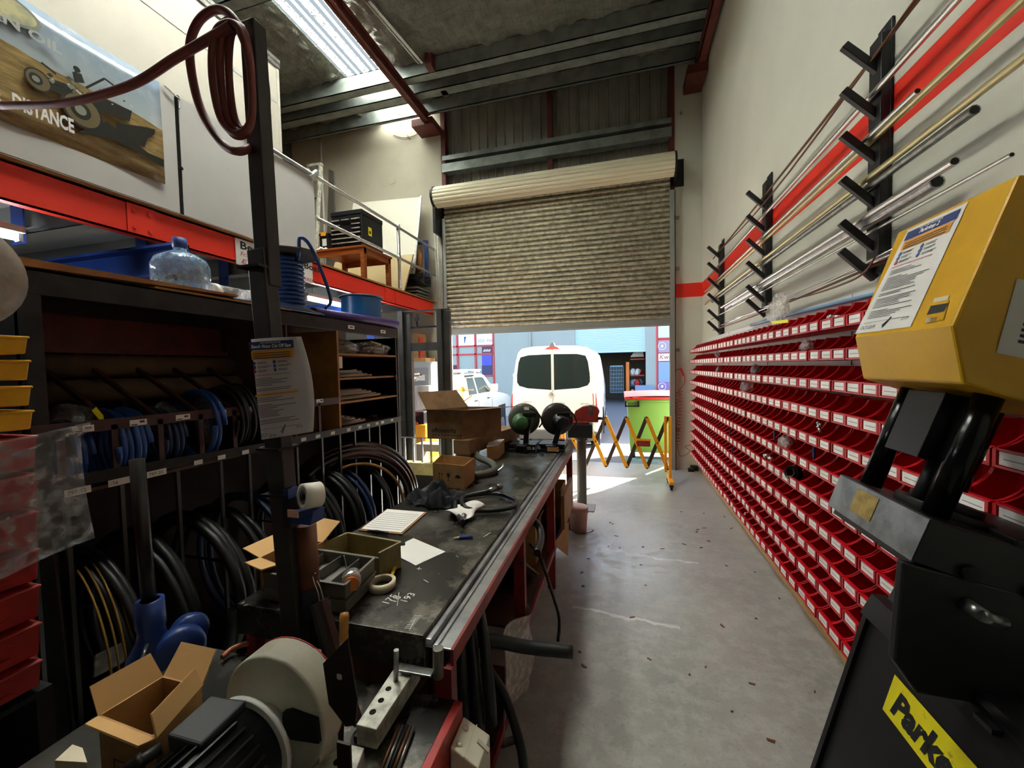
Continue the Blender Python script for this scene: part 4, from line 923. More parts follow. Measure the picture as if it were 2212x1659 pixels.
b = MB(); b.xz([(.835, 1.30), (.80, 1.0), (.72, .80), (1.03, .80), (1.03, 1.25)], YN+.02, YF-.02); b.xz([(.618, 1.236), (.605, 1.0), (.65, .93), (1.0, .93), (1.0, 1.15)], YN-.004, YN+.02); b.obox(o-TU*.106+TX*.02, (0, YN-YF+.02, 0), TX*.3, -TU*.02); part(b, "body", "black_paint", PR, bev=.004)
b = MB(); b.cyl((.74, YN-.012, 1.225), (.74, YN, 1.225), .018, n=18); part(b, 'bolt_cap', 'steel_dark', PR)
b = MB(); b.cyl((.735, YN-.05, 1.155), (.735, YN, 1.155), .014, n=12); b.cyl((.73, YN-.05, 1.155), (.77, YN-.05, 1.145), .012, n=12); part(b, 'hydraulic_fitting', 'steel', PR)
b = MB(); b.cyl((.855, YN-.014, 1.19), (.855, YN, 1.19), .022, n=18); b.cyl((.93, YN-.01, 1.47), (.93, YN, 1.47), .015, n=10); part(b, 'gauge', 'steel', PR)
b = MB(); b.tube(spline([(.9, YN-.02, 1.5), (.94, YN-.03, 1.44), (.93, YN-.03, 1.38), (.96, YN-.02, 1.3)]), .009, 8); part(b, 'pressure_hose', 'rubber', PR)
# lower cabinet leaning the same way
X0c, Z0c = .762, .962
fx = lambda z: X0c-(Z0c-z)*.254
b = MB(); Yc = .45
b.xz([(fx(.962), .962), (fx(.02), .02), (1.1, .02), (1.1, .962)], Yc, YF); CAB = part(b, 'cabinet', mat('cab_black', '141416', .4, 0), PR, bev=.003)
b = MB(); b.hexa([(fx(.962)-.006, Yc, .90), (fx(.90)-.02, YF, .90), (fx(.90), YF, .90), (fx(.9), Yc, .9)], [(fx(.962)-.006, Yc, .964), (fx(.962)-.006, YF, .964), (fx(.962)+.03, YF, .964), (fx(.962)+.03, Yc, .964)]); part(b, 'top_flange', 'black_satin', PR); b = MB()
b.hexa([(fx(.02)-.012, YF-.02, .02), (fx(.02)-.012, YF, .02), (fx(.02), YF, .02), (fx(.02), YF-.02, .02)], [(fx(.93)-.012, YF-.02, .93), (fx(.93)-.012, YF, .93), (fx(.93), YF, .93), (fx(.93), YF-.02, .93)])
part(b, 'front_flange', 'black_satin', PR)
nC = Vector((-1, 0, .254)).normalized()
def on_cab(x, y, off=.002):
    P = Vector((X0c, 1, Z0c)); d = ray(x, y); return CP+d*((P-CP).dot(nC)/d.dot(nC))+nC*off
L = [on_cab(*q) for q in ((1930, 1452), (1908, 1532))]; ydir = (L[0]-L[1]).normalized(); xdir = Vector((0, -1, 0)); hh = (L[0]-L[1]).length
upv = Vector((-nC.z*-1, 0, -nC.x*-1)); upv = Vector((.254, 0, 1)).normalized()
o = Vector((L[1].x, L[1].y, L[1].z)); h = abs((L[0]-L[1]).dot(upv)); wS = h*3.1
b = MB(); b.quad(o, o+xdir*wS, o+xdir*wS+upv*h, o+upv*h, 0)
o2 = o+nC*.001; b.text('Parker', o2+xdir*h*.22+upv*h*.2, xdir, upv, h*.8, 1, shear=.2, bold=h*.04)
part(b, 'maker_sign', [mat('sign_yellow', 'e6d81c', .45, 0, h2='b5a318', vscale=30, lo=.6, hi=.7), 'ink_black'], PR, 'yellow sign with black lettering')
b = MB(); b.bar(on_cab(2128, 1550, .012), on_cab(2170, 1590, .012), .018, .012); part(b, 'cabinet_latch', 'steel_dark', PR)
# ================================================================== HOSE RACK ON THE LEFT
XS, XSB, YA, YZ = -2.2, -2.85, 1.0, 3.68
ZS = 2.12
t = thing('hose_rack', 'long black steel hose rack with slots and a pigeonhole section behind the bench', 'rack', ((XS+XSB)/2, 2.3, 0))
HR = t; mat('rack_red', '40211d', .55, .1, h2='301816', vscale=8)
b = MB(); b.box(XS-.03, XS, YA, YZ, ZS-.1, ZS); b.box(XSB, XS, YA, YZ, ZS-.012, ZS); b.box(XSB, XSB+.03, YA, YZ, ZS-.1, ZS); part(b, 'top_beam', 'steel_dark', t, bev=.003)
for y in (YA+.035, YZ-.02):
    for x in (XS-.05, XSB): b = MB(); b.box(x, x+.05, y-.035, y+.02, 0, ZS-.1); part(b, 'post', 'steel_dark', t)
b = MB(); b.box(XSB-.01, XSB, YA, YZ, 0, ZS-.1); part(b, 'back_panel', mat('rack_back', '2c1310', .7, 0, h2='221912', vscale=2), t)
for y in (YA, YZ-.04): b = MB(); b.box(XSB, XS-.03, y, y+.01, 0, ZS-.1); part(b, 'end_panel', 'black_paint', t)
b = MB(); b.bar((XS, YA, 1.485), (XS, 2.75, 1.462), .012, .05); part(b, 'label_rail', 'rack_red', t)
b = MB(); b.bar((XS, YA, 1.27), (XS, 2.0, 1.228), .02, .05); b.bar((XS, 2.0, 1.228), (XS, YZ, 1.196), .02, .05); part(b, 'slot_rail', 'steel_dark', t)
b = MB(); b.box(XSB, XS-.01, YA, YZ, 1.2, 1.215); part(b, 'shelf', 'ply_brown', t)
for y in (1.083, 1.263, 1.449, 1.646, 1.841, 2.05, 2.3, 2.53):
    b = MB(); b.box(XS-.006, XS+.006, y-.012, y+.012, 1.22, 1.48); part(b, 'slot_bar', 'rack_red', t)
for y in (1.263, 1.449, 1.646, 1.841, 2.05, 2.3):
    b = MB(); b.box(XSB+.06, XSB+.09, y-.015, y+.015, 1.22, 1.83); b.bar((XSB+.08, y, 1.8), (XS, y, 1.48), .02, .02); part(b, 'slot_brace', 'rack_red', t)
b = MB(); b.box(XSB+.05, XSB+.1, YA, 2.7, 1.82, 1.85); b.box(XSB+.002, XSB+.02, YA, 2.7, 1.85, 2.02); part(b, 'rear_rail', 'oxide', t)
for i, (y, s) in enumerate(((1.16, 1), (1.36, 1), (1.56, 1), (1.76, 1), (1.96, 1), (2.54, 1))):
    b = MB(); b.box(XS+.006, XS+.008, y-.04, y+.03, 1.462, 1.49); b.box(XS+.008, XS+.0085, y-.0, y+.02, 1.474, 1.484, 1); b.box(XS+.008, XS+.0085, y-.035, y-.01, 1.465, 1.47, 1); part(b, 'price_label', ['paper_card', 'ink'], t)
for y, s in ((1.125, '797-12'), (1.27, '-16'), (1.42, '797-20')):
    b = MB(); b.box(XS+.01, XS+.012, y-.045, y+.04, 1.205, 1.235); b.text(s, (XS+.0125, y-.038, 1.212), (0, 1, 0), (0, 0, 1), .022, 1); part(b, 'slot_label', ['paper', 'ink_black'], t)
for i, y in enumerate((1.62, 1.75, 1.9, 2.02, 2.15, 2.36, 2.5, 2.66, 2.85, 3.0, 3.12, 3.25, 3.34, 3.5)):
    z = 1.225-.012*(y-2)/1.0; b = MB(); b.box(XS+.01, XS+.012, y-.025, y+.02, z-.016, z+.008); part(b, 'slot_label', 'paper_card', t)
for y in (1.09, 1.28, 1.52, 1.75, 1.93, 2.1, 2.305, 2.55, 2.75, 2.94, 3.14, 3.3, 3.58):
    b = MB(); b.box(XS-.012, XS+.004, y-.008, y+.008, .02, 1.2); part(b, 'divider_rod', mat('rod_steel', '5c5d5a', .4, .7), t)
for y in (1.28, 1.75, 2.305, 2.75, 3.14):
    b = MB(); b.bar((XSB, y, .62), (XS, y, .62), .012, .012); part(b, 'cross_rod', 'steel_dark', t)
b = MB(); b.box(XSB, XS-.01, YA, YZ, .0, .02); part(b, 'floor_tray', 'black_paint', t)
# pigeonhole section
P = [2.76, 3.65]
b = MB(); b.box(XSB+.05, XS, 2.755, 2.775, 1.225, 2.02); part(b, 'pigeonhole_side', 'wood_edge', t); b = MB(); b.box(XSB+.05, XS, 3.64, 3.66, 1.2, 2.02); part(b, 'pigeonhole_side', 'wood_edge', t)
for z in (1.835, 1.633, 1.436): b = MB(); b.box(XSB+.05, XS, 2.775, 3.64, z-.008, z+.008); part(b, 'pigeonhole_shelf', 'wood_edge', t)
b = MB(); b.box(XSB+.05, XS-.03, 2.28, 2.29, 1.215, 2.02); b.box(XSB+.01, XSB+.03, 2.29, 3.65, 1.215, 2.02); part(b, 'pigeonhole_back', 'ply_brown', t)
for y in (2.95, 3.42): b = MB(); b.box(XS+.001, XS+.003, y-.05, y+.03, 2.05, 2.08); b.box(XS+.003, XS+.0035, y-.03, y+.01, 2.06, 2.07, 1); part(b, 'price_label', ['paper_card', 'ink'], t)
# things in the pigeonholes
bag('bagged_hose_kit', (XS-.12, 2.96, 1.9), (.13, .15, .06), 51, 'poly_clear', 'clear bag of hose parts in the top pigeonhole beside the wooden side', 'bagged parts')
bag('bagged_hose_kit', (XS-.1, 3.36, 1.9), (.13, .2, .065), 52, 'poly_clear', 'larger clear bag with lime tag in the top pigeonhole', 'bagged parts')
for i, (y, s) in enumerate(((2.96, .1), (3.36, .13))):
    b = MB()
    for k in range(5): b.tube([(XS-.13, y-s+.01*k, 1.855+.012*k), (XS-.06, y, 1.86+.014*k), (XS-.05, y+s, 1.855+.012*k)], .008, 6)
    solo(b, 'bagged_hoses', mat('pale_hose', '8d8578', .5), ['dark hoses inside the clear bag beside the wooden side', 'dark hoses inside the larger clear bag with lime tag'][i], 'hoses')
b = MB(); b.slab((XS-.04, 3.27, 1.965), (XS-.02, 3.4, 1.93), (XS-.03, 3.41, 1.95), (XS-.07, 3.3, 1.975), .003); solo(b, 'lime_tag', 'foil_tag', 'lime yellow tag on the larger bag in the top pigeonhole', 'tag')
b = MB(); b.box(XS-.03, XS-.02, 2.79, 2.84, 1.72, 1.815); solo(b, 'white_card', 'paper_card', 'plain white card against the wooden side in the second pigeonhole', 'card')
for i, (z, n, l0, l1, lab) in enumerate(((1.653, 5, 2.8, 3.3, 'flat bundle of pale hoses in the second pigeonhole'), (1.456, 6, 2.8, 3.45, 'wide bundle of pale hoses in the third pigeonhole'), (1.24, 6, 2.8, 3.2, 'thick bundle of pale hoses in the lowest pigeonhole'))):
    b = MB()
    for k in range(n):
        e = l1-.05*k; x = XS-.05-.015*(k % 3)
        b.tube(spline([(x-.3, l0, z+.012*k), (x-.08, l0+.1, z+.013*k), (x, (l0+e)/2, z+.012*k+.008), (x-.01, e-.04, z+.012*k+.01), (x-.12, e, z+.012*k+.012), (x-.3, e-.05, z+.012*k)] if i else [(x-.1, l0, z+.011*k), (x-.02, (l0+e)/2, z+.01*k), (x-.02, e, z+.012*k)]), .0105, 8)
    solo(b, 'hose_bundle', mat('hose_pale', 'a79e90', .55), lab, 'hoses', 'hose bundles in the pigeonholes')
b = MB(); b.tube(spline([(XS-.2, 3.55, 1.66), (XS-.05, 3.58, 1.665), (XS+.01, 3.585, 1.63), (XS+.015, 3.58, 1.6)]), .009, 8); solo(b, 'hose_end', 'rubber', 'dark hose end drooping over the second pigeonhole shelf', 'hose')
b = MB(); b.lathe([(.012, -.03), (.02, -.03), (.02, .03), (.012, .03), (.012, -.03)], (XS-.06, 3.3, 1.26), (1, .5, 0), 12); solo(b, 'hose_end', 'black_satin', 'small dark hose end beside the lowest hose bundle', 'hose')
# tan tubes behind the slots
for i, (z, x) in enumerate(((1.75, XSB+.15), (1.62, XSB+.2))):
    b = MB(); b.cyl((x, 1.05, z), (x, 2.25, z), .06, n=16); solo(b, 'cardboard_tube', mat('tube_brown', '5a4630', .8, 0, h2='4a3927', vscale=6), ['upper brown cardboard tube along the back of the hose rack', 'lower brown cardboard tube along the back of the hose rack'][i], 'tube', 'cardboard tubes in the hose rack')
# coils standing in the slots
for i, (y, R, r, mt, n, lab) in enumerate(((1.175, .14, .011, 'blue_hose', 3, 'bagged blue hose coil in the first slot beside the red bin stack'),
    (1.35, .155, .013, 'blue_hose', 5, 'bright blue hose coil in the second slot of the rack'),
    (1.55, .15, .011, 'blue_hose_dark', 4, 'dark blue hose coil in the third slot of the rack'),
    (1.74, .19, .013, 'blue_hose', 2, 'blue hose coil standing tall in the fourth slot'),
    (1.93, .2, .009, 'rubber', 5, 'thin black hose coil in the fifth slot'), (2.16, .18, .012, 'rubber', 5, 'black hose coil behind the safety sign'))):
    b = hang_coil((XS-.16+.02*(i % 2), y, 1.22+R+.0), R, n, r, mt, '', ax=(.12, 1, 0), sp=.024, seed=i)
    solo(b, 'hose_coil', mt, lab, 'hose coil', 'hose coils in the upper slots')
bag('clear_wrap', (XS-.12, 1.17, 1.5), (.12, .07, .07), 61, 'poly_dark', 'shiny clear wrap over the bagged blue hose in the first slot', 'plastic wrap')
b = MB(); b.slab((XS-.02, 1.2, 1.55), (XS-.02, 1.235, 1.48), (XS-.05, 1.265, 1.5), (XS-.05, 1.23, 1.56), .003); solo(b, 'yellow_label', 'foil_tag', 'yellow label on the bagged hose in the first slot', 'tag')
bag('clear_wrap', (XS-.14, 1.56, 1.46), (.1, .06, .08), 62, 'poly_dark', 'clear wrap over the dark blue hose coil', 'plastic wrap')
bag('clear_wrap', (XS-.14, 1.8, 1.44), (.09, .05, .13), 63, 'poly_dark', 'clear wrap hanging between the tall blue coil and the black coil', 'plastic wrap')
for i, (y, R, r, n, mt, lab, dx) in enumerate(((1.185, .41, .016, 4, 'rubber', 'black hose coil with yellow stripes in the lowest near compartment', 0), (1.4, .41, .02, 4, 'rubber', 'black hose coil behind the steel post with blue foot', 0), (1.635, .41, .026, 3, 'rubber', 'thick dull black hose coil left of the pole', .1),
    (1.84, .4, .018, 4, 'rubber', 'black hose coil in the lower rack before the blue coil', 0), (2.015, .41, .018, 4, 'blue_hose_dark', 'dark blue hose coil in the lower rack just left of the pole', .02), (2.43, .41, .02, 3, 'rubber', 'black hose coil behind the white tape roll', 0), (2.65, .41, .026, 3, 'rubber', 'thick black hose coil right of the white tape roll', .05), (2.845, .4, .016, 3, 'blue_hose_dark', 'bluish hose coil between the lower divider rods', 0), (3.04, .41, .018, 3, 'rubber', 'black hose coil in front of the big shiny coil', .05))):
    b = hang_coil((XS-.165+dx*.4, y, .085+R), R, min(n, 3), r, mt, '', ax=(.08, 1, 0), sp=.03, seed=10+i)
    solo(b, 'large_hose_coil', mt, lab, 'hose coil', 'hose coils in the lower rack')
    if i == 0:
        b = MB()
        for k in range(4): b.tube(circle((XS-.165-.01+.008*k, y+.045-.03*k, .085+R), (.2, 1, 0), R+.012, 30, -1.2, 1.4), .004, 5)
        solo(b, 'yellow_tracer', mat('tracer', '8a6a20', .6), 'yellow striped hose loops on the lowest near coil', 'hose')
        b = MB(); b.hexa([(XS+.03, 1.12, .42), (XS+.05, 1.22, .42), (XS+.06, 1.22, .43), (XS+.04, 1.12, .43)], [(XS+.05, 1.12, .52), (XS+.07, 1.22, .52), (XS+.08, 1.22, .53), (XS+.06, 1.12, .53)]); solo(b, 'coil_wrap', 'poly_milky', 'milky plastic wrap tied around the yellow striped coil', 'plastic wrap')
pA, pB, pC = bx(745, 968, -2.1), bx(830, 990, -1.98), bx(890, 1062, -1.9)
b = MB(); cc = Vector((-2.25, 2.95, .5))
for k in range(3):
    e = Vector((.55, .83, 0)).normalized(); Rr = .58-.03*k
    b.tube([cc+Vector((.03*k, -.04*k, 0))+e*Rr*math.cos(a)+Vector((0, 0, Rr*math.sin(a)*.95)) for a in [-.5+i*2.9/26 for i in range(27)]], .042, 10)
solo(b, 'large_hose_coil', mat('hose_gloss', '2a1416', .18, 0, coat=.6), 'big shiny dark red black hose coil bulging out at the far end of the rack', 'hose coil')
b = MB(); b.tube([cc+Vector((.1, -.1, 0))+Vector((.55, .83, 0)).normalized()*.42*math.cos(a)+Vector((0, 0, .42*math.sin(a))) for a in [0+i*1.9/20 for i in range(21)]], .012, 8); solo(b, 'tan_hose', 'wood_edge', 'thin tan hose arcing inside the big shiny coil', 'hose')
# things on top of the rack
t = thing('water_bottle', 'big blue tinted water cooler bottle on top of the hose rack', 'bottle', (-2.45, 1.77, ZS))
b = MB(); b.lathe([(0, .005), (.13, .005), (.138, .03), (.138, .09), (.132, .1), (.138, .11), (.138, .2), (.12, .24), (.07, .27), (.032, .285), (.03, .35), (0, .35)], (-2.45, 1.77, ZS), n=32); part(b, 'body', 'bottle_blue', t)
b = MB(); b.lathe([(.0, .36), (.034, .36), (.036, .31), (.032, .3)], (-2.45, 1.77, ZS), n=20); part(b, 'cap', 'blue_paint', t)
def warp(q, z, mt, label, w=.004):
    P = [bx(x, y, X) for x, y, X in q]
    def fn(u, v): p = lerp(lerp(P[0], P[1], u), lerp(P[3], P[2], u), v); p.z += .02*math.sin(math.pi*u)*(1-v); return p
    return solo(MB().sheet(fn, 10, 2, w), 'plywood_offcut', mt, label, 'plywood', 'plywood sheets on the hose rack')
b = MB(); b.hexa([(XS-.5, 1.0, ZS+.004), (XS+.01, 1.0, ZS+.004), (XS+.01, 1.9, ZS+.03), (XS-.5, 1.9, ZS+.02)], [(XS-.5, 1.0, ZS+.04), (XS+.01, 1.0, ZS+.035), (XS+.01, 1.9, ZS+.04), (XS-.5, 1.9, ZS+.03)]); solo(b, 'plywood_offcut', 'wood_edge', 'pale plywood strip along the near end on top of the hose rack', 'plywood', 'plywood sheets on the hose rack')
b = MB(); b.hexa([(XS-.4, 1.45, ZS+.0), (XS+.02, 1.45, ZS+.0), (XS+.02, 2.3, ZS+.0), (XS-.4, 2.3, ZS)], [(XS-.4, 1.45, ZS+.008), (XS+.02, 1.45, ZS+.008), (XS+.02, 2.3, ZS+.008), (XS-.4, 2.3, ZS+.008)]); solo(b, 'plywood_offcut', 'wood_edge', 'thin plywood strip in front of the water bottle on the rack', 'plywood', 'plywood sheets on the hose rack')
for i, (y0, y1) in enumerate(((1.9, 2.12), (2.14, 2.36))):
    b = MB(); b.cyl((XS-.22, y0, ZS+.075), (XS-.22, y1, ZS+.075), .055, n=20); b.cyl((XS-.22, y0+.02, ZS+.075), (XS-.22, y0+.05, ZS+.075), .058, n=20, m=1); solo(b, 'wrapped_roll', ['poly_clear', 'white_plastic'], ['clear wrapped roll right of the water bottle', 'clear wrapped roll just left of the pole on the rack'][i], 'roll', 'wrapped rolls on the rack')
b = MB()
for k in range(4): b.tube(spline([(XS-.05-.03*k, 1.75+.1*k, ZS+.02), (XS-.0-.02*k, 2.1, ZS+.012+.012*k), (XS+.01-.02*k, 2.5, ZS+.012+.01*k), (XS-.12-.03*k, 2.75-.03*k, ZS+.02), (XS-.3, 2.5, ZS+.02), (XS-.3, 2.1, ZS+.02)]), .011, 8)
solo(b, 'blue_hose', 'blue_hose_dark', 'loose loops of blue hose lying on the rack beside the pole', 'hose')
sc = Vector((-2.38, 2.47, ZS)); t = thing('hose_reel', 'upright spool wound with blue hose under a grey disc on the rack', 'spool', sc)
b = MB(); b.cyl(sc+Vector((0, 0, .005)), sc+Vector((0, 0, .015)), .2, n=30); b.cyl(sc+Vector((0, 0, .015)), sc+Vector((0, 0, .44)), .075, n=20); part(b, 'core', 'steel_dark', t)
b = MB(); b.cyl(sc+Vector((0, 0, .435)), sc+Vector((0, 0, .46)), .215, .21, n=36); part(b, 'flange', mat('flange_grey', '4d4b4a', .5, .2), t)
b = MB(); b.tube([sc+Vector((math.cos(a)*.1, math.sin(a)*.1, .03+a/(2*math.pi)*.031)) for a in [i*2*math.pi/20 for i in range(20*12)]], .0165, 8)
b.tube(spline([sc+Vector((.1, 0, .4)), sc+Vector((.16, -.05, .44)), sc+Vector((.2, -.08, .52)), sc+Vector((.21, .0, .49)), sc+Vector((.23, .1, .3)), sc+Vector((.24, .16, .12)), sc+Vector((.22, .12, .05))]), .013, 8); part(b, 'hose', 'blue_hose', t)
sc = Vector((-2.42, 3.4, ZS)); t = thing('tubing_reel', 'short wide spool of bright blue tubing at the far end of the rack', 'spool', sc)
b = MB(); b.cyl(sc+Vector((0, 0, .005)), sc+Vector((0, 0, .02)), .185, n=30); b.cyl(sc+Vector((0, 0, .27)), sc+Vector((0, 0, .285)), .2, n=36); b.cyl(sc+Vector((0, 0, .02)), sc+Vector((0, 0, .27)), .1, n=20); part(b, 'flanges', mat('spool_grey', '5f676f', .5), t)
b = MB(); pr = []
for i in range(22): z = .022+i*.0112; pr += [(.176, z), (.185, z+.0056)]
b.lathe(pr+[(.176, .27)], sc, n=36); part(b, 'tubing', mat('tubing_blue', '2f7cc4', .3), t)
a, c = Vector((-2.28, 2.6, ZS+.03)), Vector((-2.22, 3.68, ZS+.045)); b = MB(); b.cyl(a, c, .04, n=20, m=0, mc=1); b.lathe([(.03, .001), (.04, .001)], c, c-a, 20, 0); solo(b, 'purple_pipe', [mat('purple', '46306e', .45), mat('pipe_bore', '5a1420', .7)], 'short purple pipe with a dark red bore lying across the rack end', 'pipe')
# ---------------------------------------------------------------- bins stacked at the far left
XB = -1.8
def stack_bin(z0, z1, y1, mt, label, grp):
    t = thing('stacking_bin', label, 'bin', (XB-.14, y1-.18, z0), grp)
    b = MB(); y0 = y1-.38; b.hexa([(XB-.3, y0, z0), (XB, y0, z0), (XB-.004, y1-.006, z0), (XB-.3, y1, z0)], [(XB-.3, y0, z1), (XB+.006, y0, z1), (XB+.002, y1, z1), (XB-.3, y1, z1)])
    b.box(XB, XB+.012, y0, y1, z1-.008, z1); part(b, 'body', mt, t, bev=.004)
    h = z1-z0; b = MB(); b.box(XB+.001, XB+.006, y0, y1-.07, z0+h*.1, z0+h*.3); b.hexa([(XB+.002, y0, z0+h*.62), (XB+.005, y0, z0+h*.62), (XB+.005, y1-.06, z0+h*.62), (XB+.002, y1-.06, z0+h*.62)], [(XB+.002, y0, z0+h*.9), (XB+.007, y0, z0+h*.9), (XB+.007, y1-.1, z0+h*.9), (XB+.002, y1-.1, z0+h*.9)]); part(b, 'lip', mt, t)
for i, (a, c) in enumerate(((1.772, 1.827), (1.69, 1.753), (1.61, 1.672), (1.535, 1.596))):
    stack_bin(a, c, .828, 'bin_yellow', 'yellow stacking bin, %s, left of the hose rack' % ['topmost of four', 'second from the top of four', 'third from the top of four', 'lowest of four'][i], 'yellow stacking bins')
zz = [1.515, 1.395, 1.275, 1.155, 1.04, .92, .80, .70]
for i in range(7):
    stack_bin(zz[i+1]+.015, zz[i], .832-.004*i, mat('bin_red_old', 'a3221d', .5, 0, var=.15, vscale=4), 'red stacking bin, %s of seven, below the yellow bins' % ('lowest' if i == 6 else ordw(i+1)+' from the top'), 'red stacking bins')
b = MB(); b.box(XB-.38, XB-.315, .4, .86, 0, 1.95); b.bar((XB+.01, .848, 1.17), (XB+.02, .875, .1), .006, .006); b.box(XB-.3, XB, .4, .83, .68, .698); b.box(XB-.3, XB, .4, .44, 0, .68); b.box(XB-.3, XB, .79, .83, 0, .68); solo(b, 'bin_stand', 'black_paint', 'black stand carrying the yellow and red stacking bins', 'stand')
def fn(u, v):
    y = .45+.47*u; z = 1.53-.4*v-.02*math.sin(u*4); return Vector((XB+.03+.012*math.sin(u*9+v*4)+.02*v+(.05*(1-v) if v < .1 else 0), y-.02*v+.03*v*u, z))
solo(MB().sheet(fn, 20, 16, .003), 'bubble_wrap', 'bubble', 'sheet of bubble wrap hanging over the upper red stacking bins', 'bubble wrap')
b = MB(); c0 = Vector((XB+.02, .66, 1.95)); b.lathe([(.05, -.08), (.165, -.08), (.17, -.06), (.17, .06), (.165, .08), (.05, .08), (.05, -.08)], (XB-.0, .635, 1.985), (1, 0, .15), 36); solo(b, 'tape_roll', mat('roll_wrap', 'a89f93', .25, 0, h2='8d7f74', vscale=8), 'large plastic wrapped roll above the yellow stacking bins', 'roll')
stack_bin(1.93, 2.03, .818, 'bin_red', 'red bin behind the wrapped roll at the near end of the hose rack', None)
# steel post with blue foot
t = thing('pipe_stand', 'dark steel post standing in a blue cast foot before the hose rack', 'stand', (-1.8, 1.11, 0))
b = MB(); b.cyl((-1.8, 1.115, .70), (-1.8, 1.10, 1.376), .024, n=20); part(b, 'post', mat('post_dark', '2a2827', .3, .5), t)
b = MB(); b.lathe([(.03, .1), (.045, .1), (.048, .0), (.042, -.02), (.05, -.06), (.08, -.12), (.09, -.2), (.05, -.3), (.05, -.68), (.15, -.7), (.15, -.715), (0, -.715)], (-1.8, 1.115, .715), n=24); b.lathe([(0, -.035), (.07, -.035), (.085, -.02), (.085, .02), (.07, .035), (0, .035)], (-1.72, 1.16, .6), (1, -.5, .1), 28); b.lathe([(0, -.035), (.06, -.035), (.07, -.0), (.06, .035), (0, .035)], (-1.75, 1.22, .63), (1, -.5, .1), 28); part(b, 'foot', 'blue_cast', t)
b = MB(); b.tube([(-1.74, 1.06, .68), (-1.7, 1.02, .665)], .006, 6); part(b, 'pin', 'steel', t)
# ================================================================== MEZZANINE
XM = -3.35
zb0, zb1 = bx(916, 672, XM).z, bx(943, 654, XM).z
zb0, zb1 = 2.70, 2.925
YM1 = 6.97
t = thing('mezzanine', 'red edged mezzanine deck with grey joists above the hose rack', 'mezzanine', (-4.8, 3.5, 0)); MZ = t
b = MB(); b.box(XM-.012, XM, -1.0, 5.55, zb0, zb1); b.box(XM-.07, XM, -1.0, 5.55, zb0, zb0+.012); b.box(XM-.07, XM, -1.0, 5.55, zb1-.012, zb1); b.box(XM-.012, XM, 5.56, YM1-.12, zb0, zb1); b.box(XM-.07, XM, 5.56, YM1-.12, zb0, zb0+.012); b.box(XM-.07, XM, 5.56, YM1-.12, zb1-.012, zb1)
part(b, 'edge_beam', 'red_beam', t)
for y in (2.25, 5.45):
    b = MB(); b.box(XM, XM+.008, y-.18, y+.0, zb0+.01, zb1-.01)
    for yy in (-.14, -.04):
        for z in (.05, .17): b.cyl((XM+.008, y+yy, zb0+z), (XM+.014, y+yy, zb0+z), .012, n=6)
    part(b, 'splice_plate', 'red_beam', t)
b = MB(); b.box(-6.4, XM+.012, -1.0, YM1, zb1+.006, zb1+.025); part(b, 'deck', 'wood_edge', t)
b = MB(); b.box(-6.4, XM-.07, -1.0, YM1, zb1, zb1+.005); part(b, 'deck_underside', 'white_metal', t)
for i in range(9):
    y = .4+i*.75; b = MB(); b.box(-6.4, XM-.07, y, y+.012, zb0+.02, zb1); b.box(-6.4, XM-.07, y-.05, y+.012, zb0+.02, zb0+.03); part(b, 'joist', 'beam_grey', t)
for i in range(4):
    y = 1.15+i*.75; b = MB(); b.box(XM-.75, XM-.62, y-.06, y-.05, zb0-.08, zb1-.03)
    for yy in (XM-.72, XM-.65): b.cyl((yy, y-.075, zb0+.0), (yy, y-.06, zb0+.0), .012, n=6)
    part(b, 'joist_bracket', 'blue_paint', t)
# blue frame beams and columns under the deck
t = thing('portal_beam', 'blue painted steel beam under the mezzanine behind the water bottle', 'beam', (-3.1, 2.4, 0))
B0 = by(395, 545, 2.35); 
b = MB(); yb = 2.3; b.box(-6.2, -3.12, yb, yb+.02, 2.43, 2.66); b.box(-6.2, -3.12, yb-.08, yb+.02, 2.64, 2.66); b.box(-6.2, -3.12, yb-.08, yb+.02, 2.43, 2.445); part(b, 'beam', 'blue_paint', t)
b = MB(); b.box(-3.32, -3.2, yb+.03, yb+.13, 0, 2.62); part(b, 'column', 'blue_paint', t)
t = thing('portal_beam', 'blue steel beam and post beyond the far end of the hose rack', 'beam', (-3.4, 4.8, 0))
b = MB(); b.box(-6.2, -3.35, 4.85, 4.87, 2.43, 2.63); b.box(-6.2, -3.35, 4.8, 4.87, 2.62, 2.635); part(b, 'beam', 'blue_paint', t)
b = MB(); b.box(-3.42, -3.3, 4.9, 5.0, 0, 2.62); part(b, 'column', 'blue_paint', t)
# sign on the beam
t = thing('beam_sign', 'white sign with dark and red lettering on the red mezzanine beam', 'sign', (XM+.01, 3.0, zb0))
q = [bx(*p, XM+.012) for p in ((508, 512), (513, 572), (676, 607), (674, 566))]
y0, y1 = q[0].y, q[2].y; za, zc2 = zb0-.02, zb1-.01
b = MB(); b.box(XM+.004, XM+.012, y0, y1, za, zc2); part(b, 'board', 'paper', t)
o = Vector((XM+.0132, y0+.04, zc2-.085))
b = MB(); b.text('Be Your Own Boss', o, (0, 1, 0), (0, 0, 1), .095, 0, bold=.0025, width=1.0); part(b, 'heading_lettering', 'ink_black', t); b = MB(); b.text('Franchise opportunity', o-Vector((0, 0, .065)), (0, 1, 0), (0, 0, 1), .062, 1, shear=.25); b.text('ENZED Hosefittings', o-Vector((0, 0, .13)), (0, 1, 0), (0, 0, 1), .06, 1, shear=.25, width=1.02)
part(b, 'small_lettering', ['ink_black', 'ink_red'], t)
